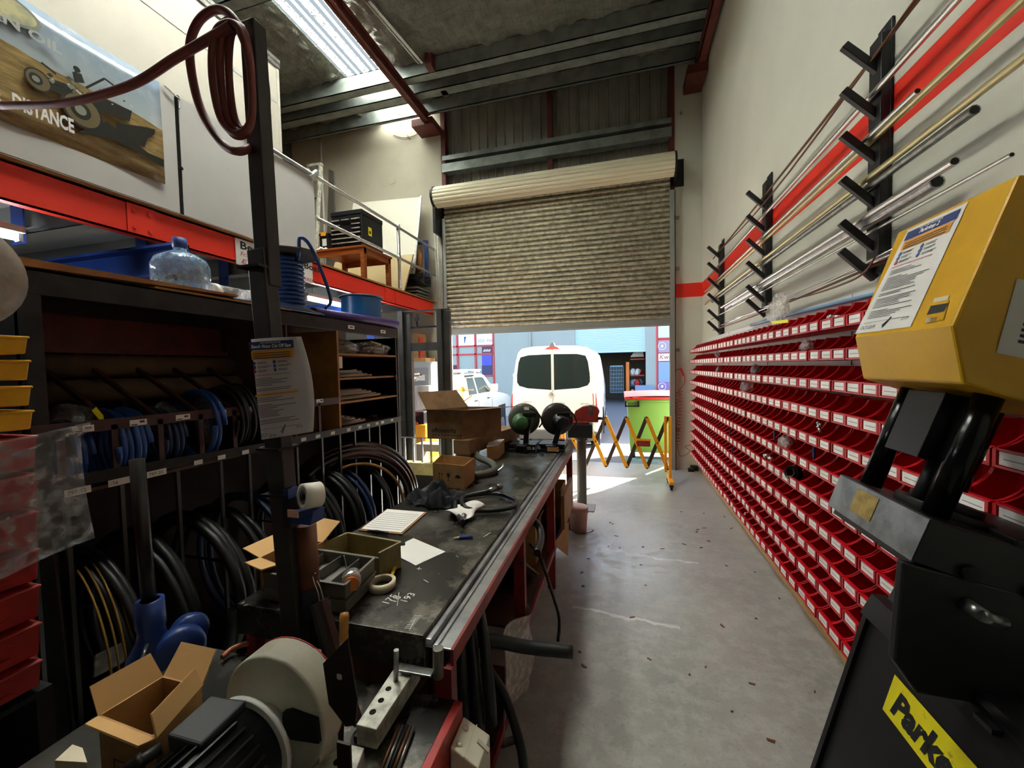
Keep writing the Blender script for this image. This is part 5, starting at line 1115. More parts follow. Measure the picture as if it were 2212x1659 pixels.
# lower white panels on the guard rail
for i, (y0, y1, lab) in enumerate(((-.9, 2.41, 'long white board on the mezzanine edge carrying the banner'), (2.44, 3.87, 'white board on the mezzanine edge behind the tall pole'))):
    b = MB(); b.box(-3.33, -3.315, y0, y1, zb1+.026, 3.86); solo(b, 'edge_board', 'white_panel', lab, 'board', 'white boards on the mezzanine edge')
b = MB(); b.bar((-3.325, 2.425, zb1+.03), (-3.325, 2.425, 3.86), .012, .035); 
for z in (3.84, 3.3): b.cyl((-3.31, 2.425, z), (-3.295, 2.425, z), .014, n=8)
solo(b, 'gap_strip', 'black_satin', 'thin dark gap strip with silver ties between the white boards', 'strip')
b = MB(); b.tube(spline([(-3.3, 2.33, 3.87), (-3.295, 2.4, 3.84), (-3.3, 2.44, 3.83), (-3.29, 2.425, 3.75)]), .006, 6); solo(b, 'cable_tie', 'chrome', 'silver tie at the top of the dark gap between the white boards', 'tie'); b = MB(); b.tube(spline([(-3.3, 2.6, 3.88), (-3.285, 2.62, 3.8)]), .008, 6); solo(b, 'cable_tie', 'chrome', 'silver tie on the top edge of the board behind the pole', 'tie')
b = MB(); b.box(-3.63, -3.6, -1.0, 3.72, zb1+.026, 5.02); b.box(-3.635, -3.595, 3.7, 3.735, zb1+.026, 5.03); solo(b, 'upper_partition', mat('partition', 'd4d0c4', .5, 0, var=.06, vscale=1.5), 'tall pale office partition rising behind the banner', 'partition')
b = MB(); b.box(-3.599, -3.596, 2.0, 3.69, 4.62, 4.66)
for i in range(9): b.cyl((-3.598, 2.1+.18*i, 4.64), (-3.594, 2.1+.18*i, 4.64), .008, n=8)
solo(b, 'joint_tape', 'white_panel', 'pale taped joint strip with screw heads on the partition', 'strip')
b = MB(); b.box(-6.4, -3.6, -1.0, 3.72, 5.02, 5.06); solo(b, 'partition_roof', 'galv', 'flat lid with steel edge over the office partition', 'roof')
b = MB(); b.box(-3.64, -3.58, -1.0, 3.74, 5.06, 5.1); b.box(-3.6, -3.585, -1.0, 3.74, 5.01, 5.06); solo(b, 'partition_cap', 'galv', 'grey metal edge trim along the top of the partition', 'trim')
# banner
pb = [bx(*p, -3.30) for p in ((348, 175), (353, 388))]
BY1_, BZ1, BZ0 = 2.30, 3.87, 3.125; BY0_ = .25
t = thing('banner', 'oil company banner with a desert truck hanging on the white board', 'banner', (-3.3, 1.3, BZ0))
def ban_mat():
    k = NT('banner_print'); s = k.n('SeparateXYZ'); k.l(k.pos(), s.inputs[0]); y, z = s.outputs[1], s.outputs[2]
    n = k.noise(3, 5, .6, k.pos()); hor = k.math('MULTIPLY_ADD', y, -.06, 3.66)
    hor = k.math('ADD', hor, k.math('MULTIPLY', k.math('SUBTRACT', k.noise(2, 3), .5), .08))
    sky = k.mix(k.ramp(z, 3.5, 3.9), hexc('b4c0c4'), hexc('7d94ad')); sky = k.mix(k.ramp(n, .55, .8), sky, hexc('cbd3d6'))
    st = k.noise(4, 7, .7, k.scaled(k.pos(), (1, 1.2, 6))); sand = k.mix(k.ramp(st, .35, .65), hexc('b39a66'), hexc('6e5836'))
    k.l(k.mix(k.math('GREATER_THAN', z, hor), sand, sky), k.b.inputs['Base Color']); k.b.inputs['Roughness'].default_value = .28; MATS['banner_print'] = k.m
ban_mat()
def fn(u, v): return Vector((-3.305+.006*math.sin(u*14)+.004*math.sin(v*5+u*6)+(.012*(u-.9)*10*max(0, .3-v) if u > .9 else 0), BY0_+(BY1_-BY0_)*u, BZ0+(BZ1-BZ0)*v))
part(MB().sheet(fn, 24, 8, .002), 'vinyl', 'banner_print', t)
XP = -3.288
def bp(y, z, k=0): return Vector((XP+.0006*k, y, z))
def blob(b, pts, m, k=0): b.poly([bp(*p, k) for p in pts], m)
def disc(b, y, z, r, m, k, sq=1, n=20): b.poly([bp(y+r*math.cos(a), z+r*sq*math.sin(a), k) for a in [2*math.pi*i/n for i in range(n)]], m)
bpx = lambda x, y: (lambda p: (p.y, p.z))(bx(x, y, XP))
b = MB(); rr = random.Random(3)
poly = lambda L: [bpx(*p) for p in L]
blob(b, poly([(170, 285), (230, 262), (320, 330), (354, 345), (354, 362), (300, 330), (240, 300)]), 0, 1)
blob(b, poly([(95, 165), (140, 180), (175, 205), (230, 215), (285, 240), (280, 262), (215, 240), (150, 212), (100, 190)]), 0, 2)
blob(b, poly([(250, 265), (318, 275), (335, 280), (334, 290), (318, 300), (312, 318), (252, 292)]), 0, 2)
for (x, y, r, m) in ((82, 173, .06, 0), (178, 240, .105, 0)):
    c = bpx(x, y); disc(b, c[0], c[1], r, m, 3, 1.05); disc(b, c[0], c[1], r*.86, 1, 4, 1.05); disc(b, c[0]-.01, c[1], r*.5, 0, 5, 1.05); disc(b, c[0]-.01, c[1], r*.28, 2, 6)
for i in range(34):
    u = rr.random(); x = 105+u*185; y = 168+u*75+rr.uniform(-18, 12); c = bpx(x, y); s = rr.uniform(.006, .022); blob(b, [(c[0]-s, c[1]), (c[0], c[1]-s*.6), (c[0]+s, c[1]+s*.3), (c[0], c[1]+s)], rr.choice((0, 0, 2, 1, 3)), 4+i*.05)
for q in (((88, 135), (120, 160)), ((185, 190), (225, 170)), ((225, 170), (245, 185)), ((160, 165), (165, 150))): b.bar(bp(*bpx(*q[0]), 6), bp(*bpx(*q[1]), 6), .0015, .012, 0)
c = bpx(165, 150); disc(b, *c, .018, 0, 7); blob(b, poly([(155, 155), (175, 160), (182, 180), (160, 178)]), 0, 7)
o = bp(*bpx(0, 58), 4); d = (bp(*bpx(134, 108), 4)-bp(*bpx(0, 50), 4)).normalized()
e = bpx(133, 110); b.text('GREAT WESTERN OIL', bp(e[0], e[1]-.025, 7), (0, 1, 0), (0, 0, 1), .075, 3, bold=.002, align='RIGHT', width=.92)
e = bpx(160, 288); wd = e[0]-bpx(28, 250)[0]; b.text('DISTANCE', bp(e[0], e[1], 7), (0, 1, 0), (0, 0, 1), .115, 4, bold=.004, align='RIGHT', width=wd); b.text('THE', bp(e[0]-wd-.045, e[1], 7), (0, 1, 0), (0, 0, 1), .115, 4, bold=.004, align='RIGHT', width=wd*.34)
c = bpx(20, 18); b.poly([bp(c[0]+.21*math.cos(a)-.08, c[1]+.085*math.sin(a), 5) for a in [i*math.pi/12 for i in range(24)]], 2); b.poly([bp(c[0]+.19*math.cos(a)-.08, c[1]+.072*math.sin(a), 6) for a in [i*math.pi/12 for i in range(24)]], 5)
part(b, 'artwork', [mat('art_dark', '23241f', .4), mat('art_tan', '6f6446', .4), mat('art_grey', '8e9488', .4), mat('art_silver', 'bfc4c2', .35), 'ink_white', mat('art_badge', 'd9d3a4', .3, 0, h2='a9b09a', vscale=12)], t)
# guard rail
t = thing('guard_rail', 'galvanised tube guard rail along the mezzanine edge', 'railing', (-3.3, 5.3, zb1+.03))
b = MB(); b.cyl((-3.3, 3.0, 3.885), (-3.3, 6.9, 3.885), .02, n=12); part(b, 'top_rail', 'galv', t)
b = MB(); b.cyl((-3.3, 3.88, 3.42), (-3.3, 6.9, 3.42), .02, n=12); part(b, 'mid_rail', 'galv', t)
for y in (5.62,):
    b = MB(); b.cyl((-3.3, y, zb1+.03), (-3.3, y, 3.9), .024, n=12)
    for z in (3.42, 3.885): b.cyl((-3.3, y, z-.04), (-3.3, y, z+.04), .03, n=12)
    part(b, 'stanchion', 'galv', t)
b = MB(); b.cyl((-3.3, 3.8, 3.83), (-3.3, 3.9, 3.94), .03, n=10); part(b, 'clamp', 'galv', t)
# table with tool chest
zd = zb1+.025
TX0, TX1, TY0, TY1 = -4.3, -3.42, 4.92, 5.62
t = thing('wooden_table', 'orange brown wooden table on the mezzanine under the black tool chest', 'table', (-3.86, 5.27, zd))
zt_ = by(800, 532, 4.9).z
zt_ = 3.44
b = MB(); b.box(TX0, TX1, TY0, TY1, zt_-.03, zt_); part(b, 'tabletop', 'wood_orange', t, bev=.004)
b = MB(); b.box(TX0+.03, TX1-.02, TY0+.02, TY0+.045, zt_-.11, zt_-.03); b.box(TX1-.045, TX1-.02, TY0+.02, TY1-.02, zt_-.11, zt_-.03); b.box(TX0+.03, TX1-.02, TY1-.045, TY1-.02, zt_-.11, zt_-.03); part(b, 'apron', 'wood_orange', t)
for x in (TX0+.02, TX1-.08):
    for y in (TY0+.01, TY1-.07): b = MB(); b.box(x, x+.06, y, y+.06, zd, zt_-.03); part(b, 'leg', 'wood_orange', t)
CX0, CX1, CY0, CY1 = -4.0, -3.5, 4.99, 5.5
t = thing('tool_chest', 'black tool chest with silver drawer handles on the wooden table', 'tool chest', (-3.75, 5.2, zt_))
b = MB(); b.box(CX0, CX1, CY0, CY1, zt_+.001, zt_+.46); b.box(CX0-.01, CX1+.01, CY0-.01, CY1, zt_+.46, zt_+.52); part(b, 'body', 'black_paint', t, bev=.006)
w = CX1-CX0
rows = [(.34, .4, ((.0, .31), (.34, .64), (.67, .98))), (.28, .33, ((0, .31), (.67, .98))), (.22, .27, ((0, .31), (.67, .98))), (.155, .21, ((0, .98),)), (.09, .145, ((0, .98),)), (.02, .08, ((0, .98),))]
for z0, z1, L in rows:
    for u0, u1 in L:
        b = MB(); b.box(CX0+.01+w*u0, CX0+w*u1, CY0-.018, CY0-.011, zt_+z0, zt_+z1); d = part(b, 'drawer', 'black_satin', t)
        b = MB(); b.box(CX0+.015+w*u0, CX0-.005+w*u1, CY0-.03, CY0-.018, zt_+z1-.018, zt_+z1-.004); part(b, 'handle', 'alu_rough', d)
b = MB(); b.box(CX1+.0, CX1+.002, 5.14, 5.22, zt_+.2, zt_+.32); b.box(CX1+.002, CX1+.003, 5.16, 5.2, zt_+.23, zt_+.27, 1); part(b, 'warning_label', ['foil_tag', 'ink_black'], t)
t = thing('tool_box', 'small black tool box with yellow lid clip beside the tool chest', 'tool box', (-4.14, 5.1, zt_))
b = MB(); b.box(-4.22, -4.06, 5.0, 5.2, zt_+.001, zt_+.22); b.box(-4.225, -4.055, 4.99, 5.21, zt_+.22, zt_+.25); part(b, 'body', 'black_paint', t, bev=.004)
b = MB(); b.box(-4.18, -4.1, 4.98, 4.99, zt_+.21, zt_+.26); part(b, 'clip', 'yellow_barrier', t); b = MB(); b.box(-4.17, -4.1, 4.995, 5.0, zt_+.07, zt_+.17); part(b, 'label', 'paper', t)
cloth('white_rag', (-4.15, 4.955, zt_), .09, .03, .05, 9, 'paper', 'crumpled white rag on the table before the tool chest', 'rag', 12)
# ladder, boards, chairs
t = thing('ladder', 'aluminium step ladder leaning on the end wall behind the white board', 'ladder', (-4.75, 6.0, zd))
La, Lb2 = by(668, 360, 6.0), by(693, 360, 6.0)
for x in (La.x, Lb2.x): b = MB(); b.bar((x, 5.7, zd), (x, 6.0, La.z), .025, .07); part(b, 'stile', 'alu_rough', t)
for i in range(7): f = .1+i*.13; b = MB(); b.bar((La.x, 5.7+.3*f, zd+(La.z-zd)*f), (Lb2.x, 5.7+.3*f, zd+(La.z-zd)*f), .07, .025); part(b, 'step', 'alu_rough', t)
b = MB(); b.bar((La.x-.02, 6.0, La.z), (Lb2.x+.02, 6.0, La.z), .08, .04); part(b, 'cap', 'alu_rough', t)
p = by(700, 350, 6.3); b = MB(); b.hexa([(p.x-.06, 6.25, zd), (p.x+.2, 6.25, zd), (p.x+.2, 6.28, zd), (p.x-.06, 6.28, zd)], [(p.x-.1, 6.55, p.z), (p.x+.0, 6.55, p.z-.05), (p.x+.0, 6.58, p.z-.05), (p.x-.1, 6.58, p.z)]); solo(b, 'dark_board', mat('board_dark', '47423a', .7), 'dark narrow board leaning behind the ladder', 'board')
w0, w1, w2 = by(752, 432, 6.6), by(900, 418, 6.6), by(888, 545, 6.3)
b = MB(); b.hexa([(w0.x, 6.35, zd+.5), (w2.x, 6.35, zd+.5), (w2.x, 6.38, zd+.5), (w0.x, 6.38, zd+.5)], [(w0.x, 6.75, w0.z), (w1.x, 6.75, w1.z), (w1.x, 6.78, w1.z), (w0.x, 6.78, w0.z)]); solo(b, 'whiteboard', mat('whiteboard', 'd8d5c6', .35), 'large white board leaning against the end wall', 'board')
b = MB(); b.bar((w2.x+.02, 6.34, zd+.4), (w1.x+.02, 6.73, w1.z), .03, .03); solo(b, 'board_edge', 'galv', 'silver edge strip on the large white board', 'strip')
b = MB(); b.hexa([(w0.x-.1, 6.0, zd), (w2.x, 6.0, zd), (w2.x, 6.03, zd), (w0.x-.1, 6.03, zd)], [(w0.x-.1, 6.3, zd+.72), (w2.x+.04, 6.3, zd+.72), (w2.x+.04, 6.33, zd+.72), (w0.x-.1, 6.33, zd+.72)]); solo(b, 'tan_board', mat('board_tan', 'b5a276', .6), 'tan board leaning below the white board behind the table', 'board')
t0 = by(915, 610, 6.3)
for i in range(5):
    b = MB(); z = zd+.24+.035*i; b.box(-3.75, -3.33, 6.35, 6.75, z, z+.022); b.tube([(-3.33, 6.36, z+.02), (-3.3, 6.37, z+.03), (-3.29, 6.42, z-.02)], .012, 6)
    solo(b, 'folding_chair', 'black_satin', 'black folded chair, %s from the bottom of the flat stack at the rail end' % ordw(i+1), 'chair', 'folded chairs on the mezzanine')
for i in range(3):
    z = zd+.02+.06*i; b = MB(); b.box(-3.78, -3.36, 6.3, 6.75, z, z+.03); solo(b, 'folding_chair', mat('chair_grey', '6e6f6a', .4, .4), 'grey folded chair, %s from the bottom under the black folded chairs' % ordw(i+1), 'chair', 'folded chairs on the mezzanine')
b = MB(); b.box(-3.62, -3.5, 6.6, 6.66, 3.4, 3.9); b.xz([(-3.5, 3.42), (-3.42, 3.45), (-3.4, 3.7), (-3.46, 3.86), (-3.5, 3.7)], 6.55, 6.59); solo(b, 'plywood_shape', 'wood_edge', 'brown curved wooden piece standing at the rail end', 'wood')
b = MB(); b.box(-3.42, -3.36, 6.7, 6.74, 3.3, 4.02); b.box(-3.62, -3.42, 6.7, 6.74, 3.96, 4.02); solo(b, 'blue_case', 'blue_cast', 'blue case frame standing behind the brown curved wood', 'case')
# fluorescent tubes under the deck
for i, (p, q) in enumerate((((662, 640), (735, 668)), ((0, 505), (22, 513)))):
    a, c = bx(*p, -3.7), bx(*q, -3.7)
    d = (c-a).normalized(); d = Vector((0, 1, 0)); L = 1.2
    c0 = lerp(a, c, .5); zt2 = 2.66 if i == 0 else 2.62
    c0 = bx(698, 653, -3.62) if i == 0 else bx(5, 508, -3.62)
    t = thing('fluorescent_lamp', ['bright fluorescent tube under the mezzanine behind the hose spool', 'bright fluorescent tube under the mezzanine above the wrapped roll'][i], 'lamp', c0)
    l0, l1 = (c0.y-.28, c0.y+1.2) if i == 0 else (c0.y-.9, c0.y+.06)  # first tube lengthened behind the spool, hidden part added to light the end wall
    b = MB(); b.cyl((c0.x, l0, c0.z), (c0.x, l1, c0.z), .016, n=12); part(b, 'tube', 'tube_glow', t)
    b = MB(); b.box(c0.x-.05, c0.x+.05, l0-.02, l1+.02, c0.z+.03, c0.z+.07); b.box(c0.x-.02, c0.x+.02, l0-.02, l0, c0.z-.02, c0.z+.03); b.box(c0.x-.02, c0.x+.02, l1, l1+.02, c0.z-.02, c0.z+.03); part(b, 'fitting', 'white_metal', t)
    b = MB(); b.cyl((c0.x, l0+.1, c0.z+.07), (c0.x, l0+.1, zb0+.02), .004, n=6); b.cyl((c0.x, l1-.1, c0.z+.07), (c0.x, l1-.1, zb0+.02), .004, n=6); part(b, 'hanger', 'galv', t)
# ================================================================== POLE WITH AIR HOSE ON THE BENCH
def pl(x, y): return by(x, y, 1.08)
t = thing('bench_pole', 'tall black square pole clamped to the near end of the bench', 'pole', pl(648, 1330))
b = MB(); b.bar((-1.052, 1.068, ZT-.1), (-1.142, 1.08, 2.10), .068, .05, up=(0, 1, 0)); part(b, 'lower_tube', mat('pole_paint', '2f2c29', .5, .1, h2='232120', vscale=6), t, bev=.004)
b = MB(); b.bar((-1.125, 1.09, 1.98), (-1.15, 1.095, 2.83), .058, .05, up=(0, 1, 0)); part(b, 'upper_tube', 'pole_paint', t, bev=.004)
for z in (2.04, 1.45, 1.3): b = MB(); x = -1.05-.1*(z-.8)/1.3; b.box(x-.045, x+.045, 1.03, 1.12, z-.004, z+.004); part(b, 'cable_tie', 'black_satin', t)
b = MB(); x = -1.09; b.box(-1.05, -1.02, 1.03, 1.07, 1.2, 1.29); part(b, 'bracket', 'steel_dark', t)
HC_ = Vector((-1.2, 1.05, 2.55))
t = thing('air_hose', 'dusty red air hose coiled on the black pole and sagging across the banner', 'hose', HC_-Vector((0, 0, .3)))
b = MB()
def ph(x, y, Y=1.02): return by(x, y, Y)
for k, (dx, R) in enumerate(((-6, 1), (8, .96), (16, 1.03), (27, .9))):
    L = [(500, 50), (478, 70), (470, 130), (475, 200), (490, 260), (515, 288), (540, 280), (552, 240), (548, 150), (535, 90), (520, 55)]
    b.tube(spline([ph(545-(552-x)*(1.07, .84, .62, .97)[k], 168+(y-168)*(1, .97, .93, 1.05)[k], 1.0+.012*k) for x, y in L], 6, True), .0105, 8, closed=True)
b.tube(spline([ph(0, 228, 1.0), ph(140, 222, 1.0), ph(280, 185, 1.0), ph(380, 125, 1.0), ph(450, 85, 1.0), ph(500, 55, 1.0)], 8), .0135, 10)
L = [(530, 95), (505, 40), (470, 20), (430, 45), (410, 100), (418, 180), (440, 250), (480, 310), (520, 327), (560, 300), (575, 240), (570, 160), (545, 95)]
b.tube(spline([ph(x, y, 1.03 if i < 9 else 1.13) for i, (x, y) in enumerate(L)], 8), .0125, 8)
part(b, 'hose', 'hose_red', t)
t = thing('safety_sign', 'curled laminated safety sign with blue heading on the black pole', 'sign', (-1.1, 1.02, 1.45))
S4 = [by(*q, 1.015) for q in ((542, 733), (565, 950), (676, 932), (650, 727))]
def fn(u, v):
    p = lerp(lerp(S4[0], S4[3], u), lerp(S4[1], S4[2], u), v); p.y += -.012*math.sin(math.pi*u)+.01*math.sin(math.pi*v)*u; p.x += .012*math.sin(v*3.1)*u; return p
mb = MB().sheet(lambda u, v: fn(u, 1-v), 10, 12, .0015); part(mb, 'sheet', mat('lam_paper', 'd8cfd3', .3), t)
sheet_print(*[Vector((p.x, p.y-.019, p.z)) for p in (S4[0], S4[1], S4[2], S4[3])], (0, -1, 0), t, 'printing', 'Bench Mono Cut Off Saw', 1)
# orange air line at the bench end
b = MB(); b.tube(spline([(-1.09, 1.07, ZT+.05), (-1.08, 1.06, ZT-.04), bz(600, 1352, .76), bz(560, 1380, .735), bz(505, 1400, .725), bz(480, 1420, .72)], 10), .009, 10); solo(b, 'air_line', 'hose_orange', 'orange brown air line looping from the pole to the machine shelf', 'hose')
t = thing('tape_dispenser', 'white tape roll on a blue dispenser strapped to the pole', 'tape dispenser', pl(670, 1120))
tc = by(672, 1070, 1.06); ax = Vector((-.42, -.9, .1)).normalized()
b = MB(); b.lathe([(.028, -.028), (.04, -.028), (.04, .028), (.028, .028), (.028, -.028)], tc, ax, 32); part(b, 'tape', mat('tape_white', 'ece6da', .45), t)
b = MB(); b.lathe([(0, -.02), (.028, -.02), (.028, .02), (.02, .027), (.01, .022), (0, .022)], tc, ax, 24); part(b, 'hub', 'grey_tray', t)
b = MB(); b.lathe([(0, .018), (.012, .018), (.012, .03), (0, .03)], tc, ax, 14); part(b, 'knob', 'black_satin', t)
b = MB(); p = by(665, 1112, 1.06); b.hexa([p+Vector((-.05, -.03, -.02)), p+Vector((.035, -.03, -.02)), p+Vector((.035, .03, -.02)), p+Vector((-.05, .03, -.02))], [p+Vector((-.05, -.03, .015)), p+Vector((.04, -.02, .02)), p+Vector((.04, .03, .02)), p+Vector((-.05, .03, .015))]); b.box(tc.x-.09, tc.x-.07, tc.y-.02, tc.y+.02, tc.z-.06, tc.z+.02); part(b, 'dispenser', 'blue_cast', t)
b = MB(); q = by(632, 1110, 1.02); b.box(q.x-.02, q.x+.02, q.y, q.y+.003, q.z-.012, q.z+.012); part(b, 'sticker', 'pink_bucket', t)
t = thing('brown_pipe', 'rusty brown pipe standing against the black pole on the bench', 'pipe', (-.985, 1.10, ZT))
b = MB(); a, c = by(677, 1250, 1.1), by(660, 1132, 1.1); b.cyl(Vector((a.x-.015, 1.1, ZT+.001)), Vector((c.x, 1.1, c.z)), .033, n=24); part(b, 'tube', 'pvc_brown', t)
b = MB(); b.lathe([(.036, 0), (.04, .02), (.042, .06), (.036, .1)], (a.x-.018, 1.1, ZT+.002), n=20); part(b, 'tape_wrap', mat('wrap_navy', '16162a', .5), t)
# ================================================================== LIFT STACKER AND CLUTTER BY THE DOOR
t = thing('lift_stacker', 'dark grey manual lift stacker with tall twin mast left of the door', 'stacker', (-2.6, 5.0, 0))
L0, L1, R0, R1 = by(863, 700, 5).x, by(887, 700, 5).x, by(946, 700, 5).x, by(971, 700, 5).x
zm = 2.5
mg = mat('mast_grey', '3b3a36', .45, .3, h2='2e2d2a', vscale=5)
for x0, x1 in ((L0, L1), (R0, R1)):
    b = MB(); b.box(x0, x0+.075, 4.95, 5.1, .05, zm); b.box(x0+.075, x1, 4.99, 5.06, .05, zm-.03); part(b, 'mast_rail', mg, t, bev=.004)
b = MB(); b.box(L0, R1, 4.98, 5.05, zm-.02, zm); part(b, 'top_bar', mg, t)
b = MB(); z = by(920, 748, 5).z; b.box(L1, R0, 5.0, 5.04, z-.06, z+.05); part(b, 'cross_beam', mg, t)
b = MB(); z = by(920, 706, 5).z; b.box(L1, R0, 5.01, 5.03, z-.012, z+.012); b.cyl((L1+.1, 5.0, z), (L1+.1, 5.0, zm-.05), .012, n=8); b.cyl((L1+.1, 4.98, zm-.12), (L1+.1, 5.02, zm-.12), .035, n=14); part(b, 'chain', 'black_satin', t)
b = MB(); b.tube([(R1, 5.0, z+.05), (R1+.1, 4.98, z+.03), (R1+.2, 4.97, z+.0)], .012, 6); part(b, 'bracket', 'steel', t)
b = MB(); z0, z1 = by(900, 985, 4.8).z, by(900, 936, 4.8).z; z0, z1 = .45, .78
b.bar((L0, 4.85, z1), (R0+.05, 4.85, z1), .014, .014)
for k in range(5): x = L0+.1+k*.13; b.box(x, x+.025, 4.84, 4.855, z0, z1)
part(b, 'load_guard', 'galv', t)
b = MB(); b.box(L0, R1, 4.8, 4.92, z0-.16, z0); b.box(L0+.05, L0+.18, 3.95, 4.9, .08, .14); b.box(R0-.1, R0+.03, 3.95, 4.9, .08, .14); part(b, 'fork_carriage', mat('stacker_cream', 'b1a46c', .5, 0, h2='94895a', vscale=5), t)
b = MB(); b.box(L0-.03, R1+.03, 4.9, 5.25, .05, .3); b.box(L0, L0+.1, 3.9, 4.9, .02, .07); b.box(R1-.1, R1, 3.9, 4.9, .02, .07); part(b, 'chassis', mg, t)
for x in (L0+.05, R1-.05):
    for y in (4.0, 5.2): b = MB(); b.cyl((x-.03, y, .055), (x+.03, y, .055), .055, n=18); part(b, 'wheel', 'rubber', t)
t = thing('grey_cabinet', 'pale grey steel cabinet against the wall beyond the lift mast', 'cabinet', (-3.5, 6.6, 0))
c0, c1 = by(884, 785, 6.5), by(936, 785, 6.5)
b = MB(); b.box(c0.x, c1.x, 6.4, 6.95, 0, c0.z+.02); part(b, 'body', mat('cab_grey', 'a9adb0', .5), t, bev=.004)
b = MB(); b.box(c0.x+.04, c1.x-.05, 6.39, 6.4, .9, c0.z-.08); b.box(c0.x+.04, c1.x-.05, 6.39, 6.4, .1, .85); part(b, 'door', mat('cab_door', '8d9193', .5), t)
b = MB(); b.quad((c0.x+.22, 6.388, 1.5), (c0.x+.36, 6.388, 1.5), (c0.x+.36, 6.388, 1.6), (c0.x+.22, 6.388, 1.6)); part(b, 'notice', 'paper', t)
b = MB(); b.box(-3.6, c1.x-.1, 6.4, 6.85, c0.z+.022, c0.z+.09); solo(b, 'flat_carton', 'card', 'flat brown carton lying on the grey cabinet', 'cardboard box')
b = MB(); x = by(892, 742, 6.6).x; z = by(892, 742, 6.6).z; b.box(x-.15, x+.16, 6.5, 6.8, c0.z+.092, by(892, 722, 6.6).z); solo(b, 'cardboard_box', 'card', 'upright brown box on top of the grey cabinet', 'cardboard box')
b = MB(); b.box(x+.17, x+.2, 6.5, 6.6, c0.z+.092, by(892, 731, 6.6).z); solo(b, 'red_folder', 'red_bright', 'red folder standing beside the upright brown box', 'folder')
t = thing('plate_compactor', 'yellow machine with black engine standing beyond the lift stacker', 'machine', (-3.0, 6.0, 0))
m0, m1 = by(892, 972, 5.9), by(922, 915, 5.9)
b = MB(); b.box(m0.x, m1.x+.05, 5.75, 6.2, .25, m1.z); b.box(m0.x-.05, m1.x+.1, 5.7, 6.25, .02, .25); part(b, 'frame', 'yellow_barrier', t, bev=.01)
b = MB(); b.box(m0.x+.03, m1.x, 5.8, 6.15, m1.z, m1.z+.2); b.cyl((m0.x+.05, 5.78, m1.z+.1), (m0.x+.05, 5.72, m1.z+.1), .07, n=16); part(b, 'engine', 'black_satin', t, bev=.01)
b = MB(); b.tube(spline([(m0.x, 5.78, m1.z+.02), (m0.x+.03, 5.7, m1.z+.22), (m0.x+.12, 5.7, m1.z+.1), (m0.x+.2, 5.72, m1.z+.02)]), .012, 8); part(b, 'cable', 'tail_red', t)
t = thing('machine_crate', 'white painted machine part with round flange in the sun beyond the mast', 'machine part', (-3.1, 5.9, .9))
p = by(892, 850, 6.05); b = MB(); b.box(p.x-.1, p.x+.18, 6.28, 6.38, .02, p.z+.12); part(b, 'block', 'white_metal', t, bev=.01)
b = MB(); q = by(893, 812, 6.1); b.lathe([(.02, 0), (.1, 0), (.1, .03), (.05, .04), (.04, .14), (.02, .16)], (q.x, 6.1, q.z), (1, -.2, .1), 20); b.cyl((q.x-.02, 6.1, q.z-.3), (q.x-.02, 6.1, q.z), .03, n=10); part(b, 'flange', 'chrome', t)
b = MB(); b.box(-3.05, -2.5, 5.5, 5.72, .0, .12); b.box(-3.05, -2.95, 5.5, 5.72, .12, .45); b.box(-2.6, -2.5, 5.5, 5.72, .12, .45); b.box(-3.05, -2.5, 5.5, 5.72, .45, .56); solo(b, 'pallet_frame', mat('sun_wood', '9c8f74', .7), 'pale crate frame on the floor under the yellow machine', 'crate')
# ================================================================== OUTSIDE: beacon post, barrier, bin, van, ute, building
p = by(1000, 845, 7.6); t = thing('beacon_post', 'cream post with amber beacon and spread arms outside the door', 'post', (p.x, 7.6, gz(7.6)))
b = MB(); b.cyl((p.x, 7.6, gz(7.6)), (p.x, 7.6, p.z), .05, n=18); part(b, 'post', mat('post_cream', 'b9b792', .5), t)
b = MB(); b.lathe([(.052, 0), (.055, .01), (.05, .06), (.04, .09), (0, .1)], (p.x, 7.6, p.z), n=18); part(b, 'beacon', 'amber', t)
b = MB()
for s in (-1, 1): b.bar((p.x, 7.58, p.z-.22), (p.x+s*.22, 7.55, p.z-.08), .025, .03); b.bar((p.x+s*.04, 7.58, p.z+.02), (p.x+s*.24, 7.55, p.z+.03), .02, .025)
part(b, 'arms', mat('arm_brown', '8c8068', .5), t)
YBR = 5.94
t = thing('expanding_barrier', 'yellow and black expanding lattice barrier on castors across the doorway', 'barrier', (0, YBR, 0))
zl, zh = .24, .96
xt = [.63, .3, .035, -.235, -.5, -.77]
xt = [by(1442, 900, YBR).x]+[by(q, 903, YBR).x for q in (1397, 1353, 1308, 1264, 1215)]
for i in range(5):
    b = MB(); b.bar((xt[i+1], YBR-.012, zh), (xt[i], YBR-.012, zl), .05, .012, up=(0, 1, 0)); part(b, 'yellow_slat', 'yellow_barrier', t)
    b = MB(); b.bar((xt[i], YBR+.012, zh), (xt[i+1], YBR+.012, zl), .05, .012, up=(0, 1, 0)); part(b, 'black_slat', mat('slat_dark', '3a2a20', .5), t)
b = MB()
for i in range(6):
    for z in (zl, zh): b.cyl((xt[i], YBR-.025, z), (xt[i], YBR+.025, z), .012, n=8)
    if i < 5: b.cyl(((xt[i]+xt[i+1])/2, YBR-.025, .6), ((xt[i]+xt[i+1])/2, YBR+.025, .6), .01, n=8)
part(b, 'rivet', 'steel_dark', t)
for x, top in ((xt[0]+.03, .98), (xt[0]-.03, .98), (xt[5]-.03, .96), (xt[5]+.02, .96)):
    b = MB(); b.box(x-.018, x+.018, YBR-.03, YBR+.02, .1 if x > xt[0] or x < xt[5] else .2, top); part(b, 'end_post', 'yellow_barrier', t, bev=.004)
